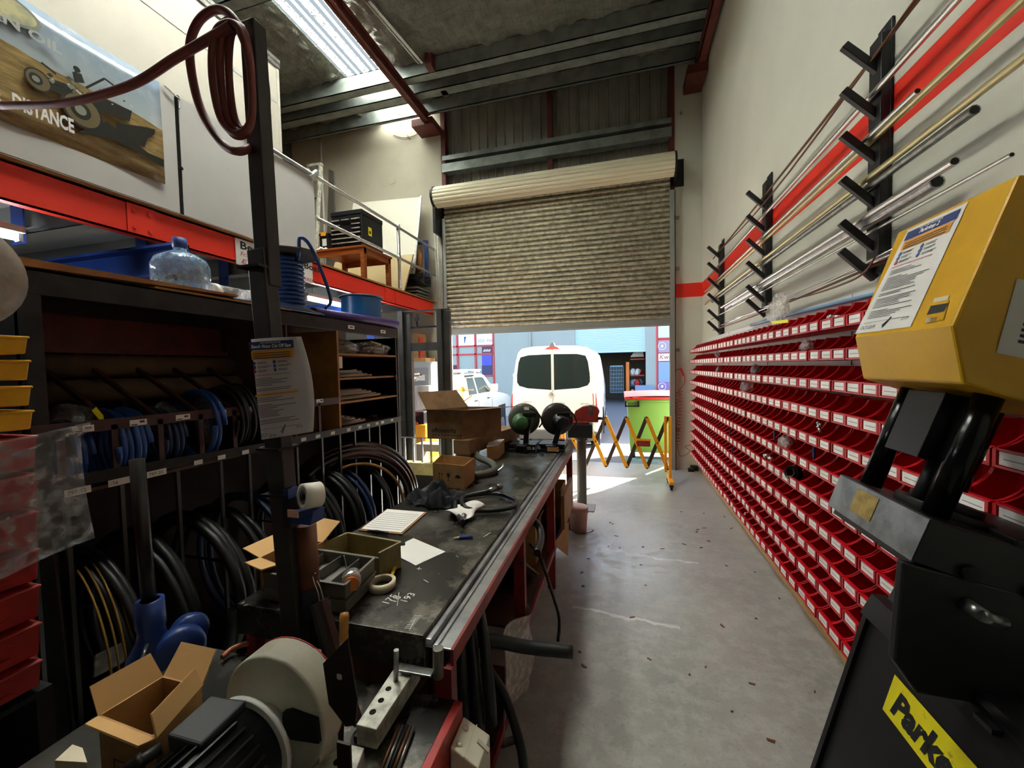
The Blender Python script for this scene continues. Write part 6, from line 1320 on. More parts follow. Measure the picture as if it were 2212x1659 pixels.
b = MB(); b.box(xt[0]+.0, xt[0]+.06, YBR-.22, YBR+.2, .075, .115); part(b, 'foot', 'yellow_barrier', t)
for y in (YBR-.19, YBR+.17):
    b = MB(); b.cyl((xt[0]+.01, y, .036), (xt[0]+.04, y, .036), .036, n=14); b.box(xt[0]+.0, xt[0]+.05, y-.02, y+.02, .04, .08); part(b, 'castor', 'steel_dark', t)
b = MB(); q = by(1390, 955, YBR-.02); b.box(q.x-.09, q.x+.09, YBR-.03, YBR-.018, q.z-.06, q.z+.05); b.box(q.x-.1, q.x+.1, YBR-.034, YBR-.03, q.z+.02, q.z+.05, 1); part(b, 'sign_plate', ['vise_red', 'yellow_barrier'], t)
xl = by(1049, 900, YBR).x
t = thing('barrier_section', 'short folded yellow barrier section behind the small box and saws', 'barrier', (xl, YBR, 0))
b = MB(); b.box(xl-.02, xl+.02, YBR-.02, YBR+.02, .0, .95); b.bar((xl, YBR, .95), (xl+.18, YBR, .5), .02, .04, up=(0, 1, 0)); b.bar((xl, YBR+.03, .5), (xl+.18, YBR+.03, .08), .02, .04, up=(0, 1, 0)); part(b, 'slats', 'yellow_barrier', t)
q = by(1078, 938, YBR); b = MB(); b.box(q.x-.09, q.x-.01, YBR, YBR+.02, q.z-.1, q.z+.1); b.poly([(q.x+.0, YBR, q.z-.1), (q.x+.14, YBR, q.z), (q.x+.0, YBR, q.z+.1)], 1); part(b, 'reflector', ['red_bright', 'orange'], t)
b = MB(); b.box(q.x-.2, xl+.04, YBR-.1, YBR+.1, 0, .04); part(b, 'foot', 'yellow_barrier', t)
p = bz(1213, 966, ZT); b = MB(); b.box(p.x-.03, p.x+.035, p.y-.03, p.y+.04, ZT+.001, ZT+.085); solo(b, 'red_clamp', 'red_bright', 'bright red clamp block at the far end of the bench rail', 'clamp')
# wheelie bin
gb = gz(8.0)
t = thing('rubbish_bin', 'large green wheeled rubbish bin with red lid outside the door', 'rubbish bin', (.5, 8.2, gb))
x0, x1 = .09, 1.25
b = MB(); b.hexa([(x0+.06, 7.95, gb+.12), (x1-.06, 7.95, gb+.12), (x1-.06, 8.6, gb+.12), (x0+.06, 8.6, gb+.12)], [(x0, 7.86, 1.05), (x1, 7.86, 1.05), (x1, 8.66, 1.05), (x0, 8.66, 1.05)]); b.box(x0-.03, x1+.03, 7.83, 8.69, 1.0, 1.06); part(b, 'body', 'green_bin', t, bev=.02)
b = MB(); b.grid(lambda u, v: Vector((x0-.05+(x1-x0+.1)*u, 7.8+.92*v, 1.06+.12*math.sin(math.pi*(.08+.84*v))**.7+.02*math.sin(math.pi*u))), 10, 12); b.box(x0-.04, x1+.04, 7.8, 8.72, 1.055, 1.09); b.box(x0+.1, x1-.1, 7.77, 7.8, 1.06, 1.1); part(b, 'lid', 'red_bright', t, bev=.006)
b = MB(); b.box(x0-.04, x0+.22, 7.79, 7.83, .92, .945); b.box(x0-.04, x0-.01, 7.79, 7.87, .92, 1.03); b.box(x0+.19, x0+.22, 7.79, 7.87, .92, 1.03); part(b, 'handle', 'steel_dark', t)
for x in (x0+.12, x1-.15):
    b = MB(); b.cyl((x-.025, 8.0, gb+.08), (x+.025, 8.0, gb+.08), .08, n=18); part(b, 'wheel', 'rubber', t)
cloth('green_rag', (.3, 7.55, gz(7.55)), .35, .12, .05, 17, mat('teal_rag', '5d8580', .8), 'blue green rag on the ground in front of the rubbish bin', 'rag', 16)
# van
gv = gz(9.2)-.02
VX0, VX1, VY = -2.56, -.52, 9.22
t = thing('delivery_van', 'white delivery van with dark rear windows parked outside the door', 'van', ((VX0+VX1)/2, 11.5, gv))
vc = (VX0+VX1)/2; hw = (VX1-VX0)/2
def vsec(y, k=1.0, dz=0):   # cross-section outline of the body
    zr = 2.18+dz
    pr = [(-.97, gv+.3), (-1.0, gv+.55), (-1.0, 1.0), (-.97, 1.3), (-.92, 1.62), (-.87, 1.9), (-.83, 2.04), (-.74, 2.13), (-.5, zr-.01), (0, zr)]
    pr = pr+[(-a, z) for a, z in pr[::-1][1:]]
    return [Vector((vc+a*hw*k, y, z)) for a, z in pr]
b = MB(); rings = [vsec(VY+.02, .965), vsec(VY+.1, .985), vsec(VY+.4), vsec(13.2), vsec(13.9, .98, -.05), vsec(14.6, .93, -.5)]
n = len(rings[0])
b.add([p for r in rings for p in r], [(j*n+i, j*n+i+1, (j+1)*n+i+1, (j+1)*n+i) for j in range(len(rings)-1) for i in range(n-1)], 0, True)
b.poly(rings[0][::-1]); b.poly(rings[-1]); b.quad(rings[0][0], rings[0][-1], rings[-1][-1], rings[-1][0])
b.hexa([(vc-.9, 14.5, gv+.35), (vc+.9, 14.5, gv+.35), (vc+.85, 15.3, gv+.35), (vc-.85, 15.3, gv+.35)], [(vc-.9, 14.5, 1.25), (vc+.9, 14.5, 1.25), (vc+.8, 15.25, .85), (vc-.8, 15.25, .85)])
part(b, 'body', 'white_car', t)
def vdoor(s):
    o = []
    for a, z in ((.012, gv+.42), (.012, 2.1), (.6, 2.09), (.78, 2.03), (.85, 1.85), (.92, 1.45), (.95, 1.1), (.95, gv+.42)): o.append((vc+s*a*hw, VY-.015, z))
    b = MB(); b.prism(o if s < 0 else o[::-1], (0, .045, 0)); d = part(b, 'rear_door', 'white_car', t, bev=.012)
    w = [(vc+s*a*hw, VY-.018, z) for a, z in ((.03, 1.985), (.55, 1.975), (.74, 1.93), (.79, 1.8), (.83, 1.5), (.83, 1.34), (.78, 1.26), (.58, 1.2), (.03, 1.16))]
    b = MB(); b.prism(w if s < 0 else w[::-1], (0, .008, 0)); part(b, 'window', 'glass_dark', d)
    return d
dl, dr_ = vdoor(-1), vdoor(1)
c = by(1191, 853, VY-.025); b = MB(); b.lathe([(.055, -.008), (.068, -.008), (.068, .006), (.055, .006), (.055, -.008)], c, (0, -1, 0), 28)
for a in (90, 210, 330):
    a = math.radians(a); d = Vector((math.cos(a), 0, math.sin(a))); s = Vector((-d.z, 0, d.x)); b.prism([c+d*.058, c+s*.013, c-s*.013], (0, -.008, 0))
part(b, 'emblem', 'chrome', t)
b = MB(); q = by(1212, 871, VY-.03); b.lathe([(0, -.085), (.018, -.07), (.028, 0), (.018, .07), (0, .085)], q, (1, 0, 0), 14); part(b, 'door_handle', 'galv', t)
b = MB()
for x, y, w in ((1138, 868, .22), (1263, 872, .2)):
    q = by(x, y, VY-.018); b.text('JHB 0DX' if w == .2 else 'LIBERIUM', q+Vector((-w/2, 0, -.02)), (1, 0, 0), (0, 0, 1), .045, 0, shear=.3, width=w)
part(b, 'badge_lettering', 'grey_tray', t)
for s in (-1, 1):
    x = vc+s*.955*hw; b = MB(); b.hexa([(x-.05, VY-.02, .42), (x+.05, VY-.0, .42), (x+.05, VY+.12, .42), (x-.05, VY+.05, .42)], [(x-.045-s*.03, VY-.02, 1.08), (x+.04-s*.03, VY+.0, 1.08), (x+.04-s*.03, VY+.12, 1.08), (x-.045-s*.03, VY+.05, 1.08)]); part(b, 'tail_lamp', 'tail_red', t, bev=.01)
    b = MB()
    for z in (1.5, .75): b.box(x-s*.08-.05, x-s*.08+.05, VY-.03, VY+.01, z-.05, z+.05)
    part(b, 'door_hinge', 'white_metal', t, bev=.01)
b = MB(); b.hexa([(vc-.17, VY-.02, 2.1), (vc+.17, VY-.02, 2.1), (vc+.17, VY+.05, 2.1), (vc-.17, VY+.05, 2.1)], [(vc-.1, VY-.01, 2.15), (vc+.1, VY-.01, 2.15), (vc+.1, VY+.08, 2.15), (vc-.1, VY+.08, 2.15)]); part(b, 'brake_lamp', 'tail_red', t)
b = MB(); b.hexa([(vc-.07, VY-.01, 2.15), (vc+.07, VY-.01, 2.15), (vc+.07, VY+.15, 2.15), (vc-.07, VY+.15, 2.15)], [(vc-.03, VY+.02, 2.25), (vc+.03, VY+.02, 2.25), (vc+.03, VY+.12, 2.25), (vc-.03, VY+.12, 2.25)]); part(b, 'camera_housing', 'grey_tray', t, bev=.006)
b = MB(); b.box(VX0+.02, VX1-.02, VY-.1, VY+.05, gv+.25, gv+.47); part(b, 'bumper', mat('bumper_grey', '6d6f6e', .6), t, bev=.02)
q = by(1288, 915, VY-.1); b = MB(); b.box(VX1-.5, VX1-.05, VY-.03, VY-.016, .38, .5); part(b, 'number_plate', 'paper', t)
for x in (VX0+.12, VX1-.12):
    for y in (10.3, 14.2): b = MB(); b.cyl((x-.11, y, gz(y)+.33), (x+.11, y, gz(y)+.33), .33, n=28); b.cyl((x-.115, y, gz(y)+.33), (x+.115, y, gz(y)+.33), .19, n=20, m=1); part(b, 'wheel', ['rubber', 'galv'], t)
b = MB(); b.box(VX1-.02, VX1+.015, 10.8, 13.2, .55, .62); part(b, 'side_trim', 'bumper_grey', t)
# ute
UX = -3.4; UW = 1.75
t = thing('utility_truck', 'white dual cab ute with roof rack parked left of the van', 'ute', (UX-UW/2, 9.8, gz(9.8)))
gu = gz(9)+.0
side = [(7.35, gu+.45), (7.35, 1.0), (8.3, 1.0), (8.45, 1.02), (8.62, 1.45), (8.85, 1.56), (9.9, 1.56), (10.15, 1.5), (10.75, 1.03), (11.9, .88), (12.2, .78), (12.25, gu+.4)]
b = MB()
for i in range(len(side)-1):
    (ya, za), (yb2, zb2) = side[i], side[i+1]
    def ins_(z): return .0 if z < 1.0 else (z-1.0)*.28
    b.quad((UX-ins_(za), ya, za), (UX-ins_(zb2), yb2, zb2), (UX-UW+ins_(zb2), yb2, zb2), (UX-UW+ins_(za), ya, za))
for s, x in ((1, UX), (-1, UX-UW)):
    lo = [(x, y, z) for y, z in side if z <= 1.03]; b.poly([(x, 7.35, gu+.45)]+[(x-s*(0 if z < 1 else (z-1.0)*.28), y, z) for y, z in side[1:]]) if s > 0 else b.poly([(x-s*(0 if z < 1 else (z-1.0)*.28), y, z) for y, z in side[::-1]])
part(b, 'body', 'white_car', t)
def uq(y, z, o=.006): return Vector((UX+o-(z-1.0)*.28, y, z))
for nm, pts in (('rear_door_window', [(8.72, 1.07), (9.28, 1.07), (9.28, 1.47), (8.84, 1.47)]), ('front_door_window', [(9.36, 1.07), (10.35, 1.07), (10.02, 1.44), (9.9, 1.47), (9.36, 1.47)])):
    b = MB(); b.prism([uq(y, z) for y, z in pts], (-.004, 0, 0)); part(b, nm, 'glass_car', t)
b = MB(); b.prism([(UX-.25, 8.5, 1.1), (UX-UW+.25, 8.5, 1.1), (UX-UW+.3, 8.66, 1.46), (UX-.3, 8.66, 1.46)], (0, -.02, .008)); part(b, 'rear_window', 'glass_car', t)
b = MB()
for y in (9.32, 10.4): b.box(UX+.001, UX+.003, y-.006, y+.006, .4, 1.03)
for y in (8.95, 9.9): b.box(UX, UX+.025, y+.1, y+.24, .9, .93)
part(b, 'door_seam', 'grey_tray', t)
b = MB(); b.box(UX, UX+.2, 10.15, 10.3, 1.07, 1.27); part(b, 'mirror', 'white_car', t, bev=.02)
b = MB()
for y in (8.95, 9.8): b.box(UX-UW+.2, UX-.15, y, y+.06, 1.6, 1.64); b.box(UX-.3, UX-.25, y, y+.06, 1.55, 1.6)
b.box(UX-UW+.25, UX-.2, 8.6, 10.1, 1.64, 1.67); part(b, 'roof_rack', 'white_metal', t)
b = MB(); b.prism([uq(8.75, 1.5, .03), uq(9.3, 1.5, .03), uq(9.3, 1.54, .05), uq(8.75, 1.54, .05)], (-.03, 0, 0)); part(b, 'awning_shade', 'black_satin', t)
for x in (UX-.1, UX-UW+.1):
    for y in (8.05, 11.3): b = MB(); z = gz(y)+.37; b.cyl((x-.12, y, z), (x+.105, y, z), .37, n=26); b.cyl((x-.12, y, z), (x+.11, y, z), .22, n=18, m=1); part(b, 'wheel', ['rubber', 'galv'], t)
b = MB(); b.box(UX+.0, UX+.003, 10.95, 11.65, .1, .62); part(b, 'wheel_arch', 'rubber', t)
# opposite building
F = 22.0; gF = gz(F)
def f2(x, y, o=0): return by(x, y, F+o)
t = thing('warehouse', 'pale blue grey warehouse across the driveway with shop front and half open shutter', 'building', (-2, F, gF))
ox0, ox1, ozt = f2(1242, 757).x, f2(1395, 757).x, f2(1395, 757).z
wl = mat('facade', 'a5aca6', .7, 0, var=.04, vscale=.8)
b = MB(); b.box(f2(1067, 700).x, ox0, F, F+.3, gF-.6, 8); b.box(ox1, f2(1419, 700).x, F, F+.3, gF-.6, 8); b.box(ox0, ox1, F, F+.3, 4.2, 8); b.box(-18, f2(1067, 700).x, F, F+.3, 4.0, 8); b.box(f2(1419, 700).x, 12, F, F+.3, 4.0, 8); part(b, 'wall', wl, t)
b = MB(); z = ozt; b.box(ox0, ox1, F+.1, F+.14, z, 4.2)
while z < 4.2: b.box(ox0, ox1, F+.08, F+.1, z, z+.045); z += .09
b.box(ox0, ox1, F+.06, F+.14, ozt-.06, ozt); part(b, 'shutter', mat('shutter_blue', 'b7d2d8', .5), t)
b = MB(); b.cyl((f2(1145, 700).x, F-.08, gF-.6), (f2(1145, 700).x, F-.08, 8), .06, n=10); part(b, 'downpipe', wl, t)
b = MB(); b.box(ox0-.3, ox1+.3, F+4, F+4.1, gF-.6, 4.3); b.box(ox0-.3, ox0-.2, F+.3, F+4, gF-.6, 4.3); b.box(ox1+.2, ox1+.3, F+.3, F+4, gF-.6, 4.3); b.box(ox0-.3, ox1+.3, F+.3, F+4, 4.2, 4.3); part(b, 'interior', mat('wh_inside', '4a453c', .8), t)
b = MB(); fr = 0
xs = [958, 988, 1027, 1066]; ys = [716, 747, 765, 787, 813, 860]
for x in xs: b.box(f2(x, 760).x-.05, f2(x, 760).x+.05, F-.03, F+.05, gF-.6, 4.0)
for y in (747, 765, 812, 838): b.box(f2(958, y).x, f2(1066, y).x, F-.03, F+.05, f2(1027, y).z-.04, f2(1027, y).z+.04)
part(b, 'window_frame', mat('frame_red', 'd23b45', .5), t)
b = MB(); b.box(-18, f2(1066, 760).x, F+.06, F+.1, gF-.6, 4.0); part(b, 'shop_window', mat('shop_glass', '9aa9a6', .25), t)
for (xa, ya, xb, yb2, mt) in ((990, 722, 1025, 746, 'paper_card'), (1029, 722, 1064, 746, 'paper_card'), (1041, 749, 1063, 764, mat('sg_purple', '5a2a4a', .5)), (1041, 767, 1063, 790, mat('sg_blue', '4a50c0', .5)), (1041, 790, 1063, 812, mat('sg_navy', '2c2c62', .4)), (968, 789, 986, 798, 'sg_purple')):
    pa, pb2 = f2(xa, ya), f2(xb, yb2); b = MB(); b.box(pa.x, pb2.x, F-.01, F+.055, pb2.z, pa.z); part(b, 'sign_panel', mt, t)
b = MB(); q = f2(1032, 740); b.text('ADR', Vector((q.x, F-.012, q.z)), (1, 0, 0), (0, 0, 1), .26, 0, width=.42); b.text('PAC', Vector((q.x+.56, F-.012, q.z)), (1, 0, 0), (0, 0, 1), .26, 0, width=.4)
q = f2(1003, 741); b.prism([(q.x, F-.012, q.z), (q.x+.03, F-.012, q.z-.02), (q.x+.08, F-.012, q.z+.2), (q.x+.13, F-.012, q.z+.36), (q.x, F-.012, q.z+.36)], (0, -.004, 0), 1)
q = f2(1043, 760); b.text('888', Vector((q.x, F-.012, q.z)), (1, 0, 0), (0, 0, 1), .2, 2, shear=.3, width=.45)
part(b, 'sign_lettering', [mat('let_grey', '7a8a98', .6), 'ink_blue', 'ink_white'], t)
b = MB(); x0r, x1r = f2(1419, 700).x, f2(1450, 700).x
b.box(x0r-.04, x0r+.04, F-.03, F+.05, gF-.6, 4.0); b.box(x0r, 12, F+.06, F+.1, gF-.6, 4.0); part(b, 'corner_frame', ['frame_red'], t)
for (ya, yb2, mt) in ((704, 730, mat('pn_white', 'd8e6ee', .5)), (736, 762, mat('pn_mauve', 'b09ab0', .5)), (764, 780, 'paper_card'), (782, 825, mat('pn_blue', '8fa9cc', .5)), (825, 855, mat('pn_violet', '9a78b0', .5))):
    b = MB(); b.box(x0r+.06, x1r+1.2, F-.02, F+.05, f2(1420, yb2).z, f2(1420, ya).z); part(b, 'sign_panel', mt, t)
b = MB(); q = f2(1423, 776); b.text('Kwik', Vector((q.x, F-.024, q.z)), (1, 0, 0), (0, 0, 1), .34, 0, shear=.3)
for y in (748, 835):
    q = f2(1430, y); b.lathe([(.17, 0), (.2, 0), (.2, .006), (.17, .006), (.17, 0)], (q.x, F-.022, q.z), (0, -1, 0), 20, 1); b.prism([(q.x-.07, F-.022, q.z-.03), (q.x+.03, F-.022, q.z-.08), (q.x+.08, F-.022, q.z+.05), (q.x-.02, F-.022, q.z+.09)], (0, -.004, 0), 1)
part(b, 'sign_lettering', ['ink_red', 'ink_white'], t)
q0, q1 = f2(1369, 780, 1.2), f2(1390, 855, 1.2)
b = MB(); b.box(f2(1352, 765, .8).x, f2(1359, 765, .8).x, F+.8, F+.95, gF-.2, f2(1355, 782, .8).z); solo(b, 'orange_upright', 'orange', 'orange rack upright inside the warehouse across the driveway', 'rack')
b = MB(); xa, xb = f2(1318, 800, .9).x, f2(1346, 800, .9).x; za, zb2 = f2(1330, 848, .9).z, f2(1330, 792, .9).z
for i in range(9): b.bar((xa+(xb-xa)*i/8, F+.9, za), (xa+(xb-xa)*i/8, F+.9, zb2), .02, .02)
for i in range(8): b.bar((xa, F+.9, za+(zb2-za)*i/7), (xb, F+.9, za+(zb2-za)*i/7), .02, .02)
b.box(xa, xb, F+.86, F+.94, zb2, zb2+.06); solo(b, 'mesh_cage', mat('cage_blue', '7fa3b8', .5), 'pale blue mesh cage inside the warehouse opening', 'cage')
rr = random.Random(4); 
for i in range(12):
    zrow = i//4; p = f2(1366+5.6*(i % 4), [848, 827, 804][zrow], 1.1); s = rr.uniform(.12, .15)
    bag('stock_bag', (p.x, F+1.05+.3*(i % 2), p.z), (s, s*.8, s*1.3), 100+i, ['white_metal', 'red_bright', mat('stock_blue', '7d92b5', .4), 'white_metal', 'stock_blue'][i % 5],
        '%s stock bag, %s along the %s shelf inside the warehouse opening' % (['white', 'red', 'blue', 'white', 'slate blue'][i % 5], ordw(i % 4+1), ['lowest', 'middle', 'upper'][zrow]), 'bag', 'stock bags in the warehouse')
for i, y in enumerate((853, 832, 810, 775)):
    p = f2(1362, y, 1.0); q = f2(1392, y, 1.0); b = MB(); b.box(p.x, q.x, F+.95, F+1.6, p.z-.06, p.z); solo(b, 'stock_shelf', 'red_bright' if i > 1 else 'blue_cast', 'shelf inside the warehouse, %s from the ground' % ordw(i+1), 'shelf', 'warehouse shelves')
b = MB(); p = f2(1376, 772, 1.2); b.hexa([(p.x-.35, F+1.1, p.z+.03), (p.x+.35, F+1.1, p.z+.03), (p.x+.35, F+1.5, p.z+.03), (p.x-.35, F+1.5, p.z+.03)], [(p.x-.2, F+1.1, p.z+.25), (p.x+.3, F+1.1, p.z+.4), (p.x+.3, F+1.5, p.z+.4), (p.x-.2, F+1.5, p.z+.25)]); solo(b, 'stock_bundle', 'white_metal', 'pale stock bundle on the top shelf inside the warehouse', 'bundle')
b = MB(); p0, p1 = f2(1372, 850, -.6), f2(1412, 832, -.6); b.box(p0.x, p1.x, F-.8, F-.4, gF-.2, p1.z); solo(b, 'blue_crate', 'stock_blue', 'slate blue crate in front of the warehouse opening', 'crate')
# ================================================================== CUTTING MACHINE IN THE NEAR LEFT CORNER
ZP = .70
t = thing('machine_shelf', 'black steel shelf at the bench end carrying the skiving machine', 'shelf', (-1.0, .7, 0))
b = MB(); b.box(-1.5, -.495, .2, 1.085, ZP-.012, ZP); part(b, 'plate', 'bench_steel', t)
b = MB(); b.box(-.495, -.47, .2, 1.085, ZP-.09, ZP+.0); b.box(-.475, -.47, .2, .98, ZP-.5, ZP-.09); part(b, 'edge_angle', mat('edge_red', 'b4281f', .45, 0, h2='8e1d18', vscale=8), t, bev=.002)
for x, y in ((-1.45, .25), (-.52, .25), (-1.45, 1.0)): b = MB(); b.box(x-.02, x+.02, y-.02, y+.02, 0, ZP-.012); part(b, 'leg', 'red_bench', t)
t = thing('skiving_machine', 'cream hose skiving machine with round guard and black motor', 'machine', (-.84, .7, ZP))
gc = Vector((-.832, .76, .857))
b = MB(); b.lathe([(.02, 0), (.146, 0), (.15, .004), (.15, .07), (.146, .074), (.02, .074)], gc, (0, 1, 0), 48); b.box(gc.x-.15, gc.x+.13, .765, .83, ZP+.001, gc.z-.06); part(b, 'guard', 'cream_paint', t, bev=.002)
b = MB(); b.lathe([(.1495, .0725), (.1508, .074), (.1495, .0755)], gc, (0, 1, 0), 48); part(b, 'guard_seam', 'red_bright', t)
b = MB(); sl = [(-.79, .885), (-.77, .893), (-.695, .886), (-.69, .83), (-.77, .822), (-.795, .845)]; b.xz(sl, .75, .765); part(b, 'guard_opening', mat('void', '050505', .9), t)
b = MB(); b.cyl((-.845, .7, .83), (-.845, .712, .83), .115, n=40); b.cyl((-.845, .712, .83), (-.845, .76, .83), .06, n=24); part(b, 'motor_flange', 'white_metal', t)
b = MB(); b.cyl((-.845, .42, .83), (-.845, .7, .83), .1, n=36)
for i in range(28):
    a = 2*math.pi*i/28; e = Vector((math.cos(a), 0, math.sin(a))); c = Vector((-.845, .44, .83))
    b.bar(c+e*.103, c+e*.103+Vector((0, .22, 0)), .004, .012, up=e)
b.box(-.93, -.76, .45, .66, ZP+.001, .74); part(b, 'motor', 'black_satin', t)
b = MB(); P4 = [bz(*q, .945) for q in ((456, 1501), (533, 1512), (433, 1608), (360, 1586))]; dn = Vector((0, 0, -.05)); b.hexa([p+dn for p in P4], P4); part(b, 'terminal_box', mat('term_grey', '35363a', .45), t, bev=.005)
b = MB(); p = P4[3]+Vector((.0, -.01, -.02)); b.cyl(p, p+Vector((-.03, -.05, -.01)), .012, n=12); b.cyl(p+Vector((-.015, -.025, -.005)), p+Vector((-.02, -.035, -.007)), .016, n=6); b.tube(spline([p+Vector((-.03, -.05, -.01)), p+Vector((-.06, -.1, -.06)), p+Vector((-.04, -.16, -.14))]), .006, 8); part(b, 'cable_gland', 'steel_dark', t)
# guard plate, tools
t = thing('deflector_plate', 'dark brown bent steel plate standing beside the machine guard', 'plate', (-.64, .74, ZP))
G = [by(*q, .74) for q in ((694, 1437), (749, 1381), (771, 1512), (767, 1568), (745, 1572), (707, 1525))]
b = MB(); b.prism([Vector((p.x, .745-.05*(p.x+.66), p.z)) for p in G][::-1], (0, .004, 0)); part(b, 'plate', mat('plate_brown', '2e201c', .55, .2, h2='221815', vscale=9), t)
b = MB(); b.box(-.63, -.595, .738, .744, ZP+.001, .86); part(b, 'foot', 'plate_brown', t)
b = MB(); q = by(733, 1462, .739); b.poly([q+Vector((math.cos(a)*(.006+.003*(i % 2)), 0, math.sin(a)*(.006+.003*((i+1) % 2)))) for i, a in enumerate([k*.524 for k in range(12)])]); part(b, 'scuff', 'chalk', t)
# tin with tools
t = thing('tool_tin', 'dark round tin with wire rim holding files beside the machine', 'tin', (-1.07, 1.03, ZP))
tcx = Vector((-1.045, .985, ZP+.001)); b = MB(); b.lathe([(0, 0), (.072, 0), (.076, .1), (.0785, .103), (.076, .106), (.073, .1), (.07, .006), (0, .006)], tcx, n=30); part(b, 'body', 'steel_dark', t)
b = MB(); b.tube(circle(tcx+Vector((0, 0, .105)), (0, 0, 1), .0775, 30), .0016, 6, True); part(b, 'rim', 'steel', t)
def stick(a, c, r0, r1, name, mt, label, cat, n=14):
    b = MB(); b.cyl(a, c, r0, r1, n); return solo(b, name, mt, label, cat)
a, c = by(742, 1385, .93), by(744, 1322, .95); t = thing('file', 'steel file with worn wooden handle behind the brown plate', 'file', lerp(a, c, -1.5))
b = MB(); dd = (c-a); b.lathe([(0, dd.length), (.011, dd.length-.002), (.013, dd.length*.85), (.012, dd.length*.3), (.013, .005), (.009, 0)], a, dd, 16); part(b, 'handle', 'wood_handle', t)
b = MB(); b.cyl(a-dd.normalized()*.02, a, .0105, .0095, 14); part(b, 'ferrule', 'alu_rough', t)
b = MB(); b.bar(a-dd.normalized()*((a.z-ZP-.002)/dd.normalized().z), a-dd.normalized()*.02, .016, .005); part(b, 'blade', 'steel_dark', t)
b = MB(); a, c = by(697, 1295, .97), by(733, 1420, .95); b.bar(lerp(a, c, (a.z-ZP-.012)/(a.z-c.z)), a, .018, .022); solo(b, 'steel_bar', mat('bar_rust', '4a2c26', .5, .3, h2='34211d', vscale=8), 'rusty square bar leaning in the dark tin', 'bar')
b = MB(); a, c = by(682, 1305, 1.0), by(712, 1420, .985); b.bar(lerp(a, c, (a.z-ZP-.012)/(a.z-c.z)), a, .026, .02); solo(b, 'steel_bar', 'black_satin', 'flat black bar leaning behind the rusty square bar', 'bar')
b = MB(); b.tube(spline([by(690, 1315, 1.06), by(688, 1285, 1.064), by(680, 1262, 1.067), by(676, 1245, 1.068), by(681, 1238, 1.066)]), .002, 5); b.tube(spline([by(700, 1300, 1.06), by(692, 1270, 1.063), by(684, 1255, 1.066)]), .002, 5); solo(b, 'wire_twist', 'chrome', 'twisted silver wire at the foot of the brown pipe', 'wire')
b = MB(); b.tube(spline([tcx+Vector((-.07, -.01, .106)), tcx+Vector((.02, .03, .13)), tcx+Vector((.05, .04, .15))]), .0014, 5); solo(b, 'loose_wire', 'steel', 'thin wire lying across the rim of the dark tin', 'wire')
# drilled bars
def drilled(name, c4, z0, holes, label):
    t = thing(name, label, 'bar', sum(c4, Vector())/4-Vector((0, 0, .05))); b = MB(); P = [Vector(p) for p in c4]; h = Vector((0, 0, -(P[0].z-z0)))
    b.hexa([p+h for p in P], P); part(b, 'block', 'alu_rough', t, bev=.002)
    for x, y, r in holes:
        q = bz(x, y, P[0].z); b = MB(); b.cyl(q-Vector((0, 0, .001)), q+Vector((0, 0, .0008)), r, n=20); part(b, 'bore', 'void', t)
    return t
zt3 = .775
c4 = [bz(*q, zt3) for q in ((769, 1565), (813, 1576), (907, 1432), (864, 1424))]
T2 = drilled('drilled_bar', c4, .72, ((839, 1488, .0085), (823, 1513, .0085), (805, 1538, .009)), 'long drilled aluminium bar with a steel pin and roller')
b = MB(); q = bz(855, 1470, zt3); b.cyl(q, by(856, 1404, q.y), .0075, n=16); part(b, 'pin', 'steel', T2)
b = MB(); a, c = bz(866, 1443, zt3+.012), bz(935, 1455, zt3+.012); b.bar(a, c, .03, .008); part(b, 'link', 'steel', T2, bev=.002)
b = MB(); q = bz(947, 1462, zt3); top = by(949, 1400, q.y); b.cyl(q, Vector((q.x+.002, q.y, top.z)), .0165, n=24); part(b, 'roller', mat('roller_steel', '6e6a64', .4, .7), T2, bev=.002)
b = MB(); m = sum(c4, Vector())/4; b.box(m.x-.05, m.x+.03, m.y-.1, m.y+.12, ZP+.001, .7195); part(b, 'mount', 'steel_dark', T2)
c4 = [bz(*q, .765) for q in ((640, 1690), (760, 1690), (787, 1615), (742, 1604))]
drilled('drilled_bar', c4, ZP+.001, ((729, 1646, .0095),), 'short drilled aluminium bar at the bottom edge')
for i in range(5):
    a, c = bz(822+i*9, 1665, ZP+.009), bz(862+i*8, 1566+i*1, ZP+.009); b = MB(); b.cyl(a, c, .0045, n=10); solo(b, 'steel_rod', ['copper_rod', 'steel', 'steel_dark', 'copper_rod', 'steel'][i], 'thin steel rod, %s of five lying side by side past the drilled bars' % ('nearest the bars' if i == 0 else ordw(i+1)), 'rod', 'steel rods on the machine shelf')
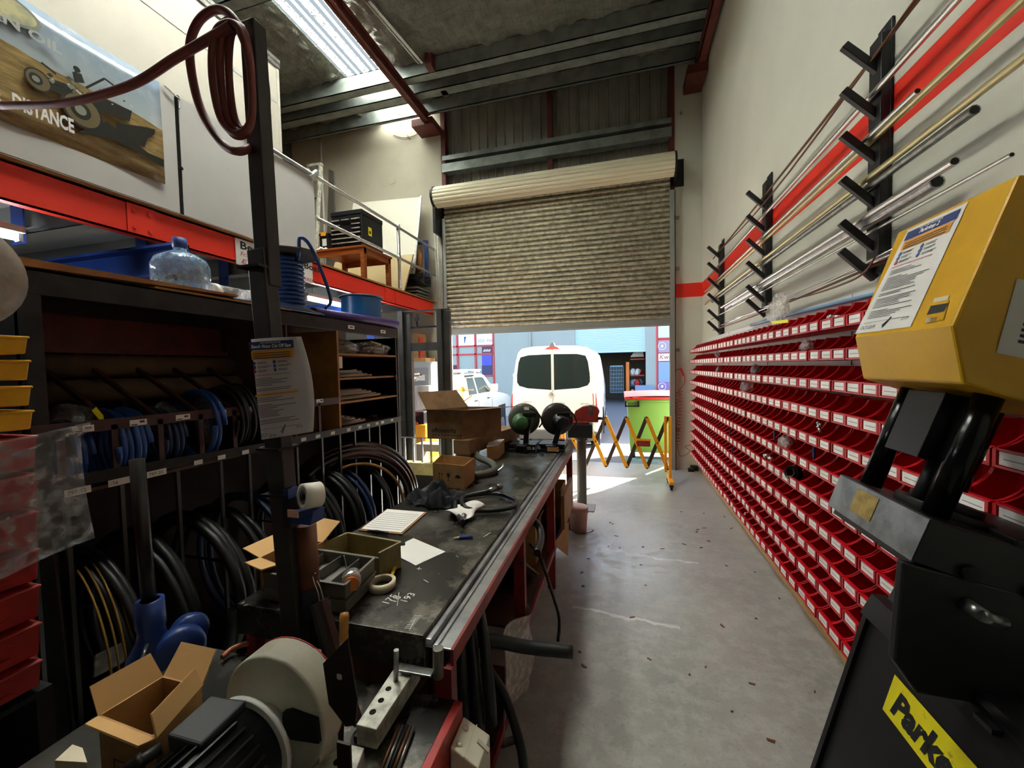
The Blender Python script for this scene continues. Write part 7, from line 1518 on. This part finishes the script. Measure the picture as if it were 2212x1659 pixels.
# carton in the corner
c4 = [Vector((-1.2, .625, ZP+.002)), Vector((-1.0, .615, ZP+.002)), Vector((-1.05, .755, ZP+.002)), Vector((-1.185, .755, ZP+.002))]
def marks_r(b, P, up):
    x = (P[1]-P[0]).normalized(); n = x.cross(up).normalized()*.001; w = (P[1]-P[0]).length; o = P[0]+x*w*.3+up*.28+n
    b.text('RMB', o, x, up, .05, bold=.001); o2 = o-x*.01-up*.06
    for u0, u1, v0, v1 in ((0, .12, 0, .015), (0, .12, .31, .325), (0, .004, 0, .325), (.116, .12, 0, .325)): b.quad(o2+x*u0+up*v0, o2+x*u1+up*v0, o2+x*u1+up*v1, o2+x*u0+up*v1)
carton('cardboard_box', c4, .195, 'open brown cardboard box with raised flaps in front of the blue cast foot', ((3, .035, .06), (2, .05, .06), (1, -.02, .045), (0, .03, .01)), marks=marks_r)
b = MB(); rr = random.Random(2)
for i in range(16):
    c = Vector((-1.1+rr.uniform(-.06, .06), .69+rr.uniform(-.04, .04), ZP+.09+rr.uniform(0, .03))); d = Vector((rr.uniform(-1, 1), rr.uniform(-1, 1), rr.uniform(-.5, .5))).normalized(); b.cyl(c-d*.02, c+d*.02, .009, n=8)
solo(b, 'scrap_fittings', 'steel', 'heap of metal scrap fittings inside the open brown box', 'scrap', kind='stuff')
b = MB(); b.slab(bz(120, 1668, ZP+.02), bz(190, 1672, ZP+.02), bz(180, 1640, ZP+.02), bz(158, 1632, ZP+.02), .03); solo(b, 'cream_block', 'tape_cream', 'cream block at the bottom left corner of the machine shelf', 'block')
# switch box on the red end
t = thing('switch_box', 'cream isolator switch box on the red bench end', 'switch box', (-.43, 1.0, .45))
T0 = [bx(992, 1546, -.468), bx(966, 1606, -.468)]
zq = .66
A = Vector((-.468, 1.085, .655)); Bq = Vector((-.468, .985, .652))
C3 = Vector((-.385, 1.085, .615)); D3 = Vector((-.385, .985, .612))
dn = Vector((0, 0, -.2))
b = MB(); b.hexa([Bq+dn, D3+dn, C3+dn, A+dn], [Bq, D3, C3, A]); part(b, 'case', 'cream_case', t, bev=.004)
nq = (D3-Bq).cross(A-Bq).normalized()
b = MB(); 
for v in (.25, .72): q = lerp(lerp(Bq, D3, .22), lerp(A, C3, .22), v); b.lathe([(.007, 0), (.0095, .0), (.0095, .002), (.007, .002)], q, nq, 18); b.lathe([(.004, 0), (.0055, 0), (.0055, .0015), (.004, .0015)], q, nq, 14)
part(b, 'knockout', 'cream_case', t)
b = MB(); b.bar(lerp(Bq, D3, .5), lerp(A, C3, .5), .003, .006, up=nq); part(b, 'lid_seam', 'cream_case', t)
b = MB(); q = lerp(lerp(Bq, D3, .7), lerp(A, C3, .7), .55); b.obox(q, (0, .012, 0), (.035, -.006, -.018), nq*.006); part(b, 'latch', 'cream_paint', t)
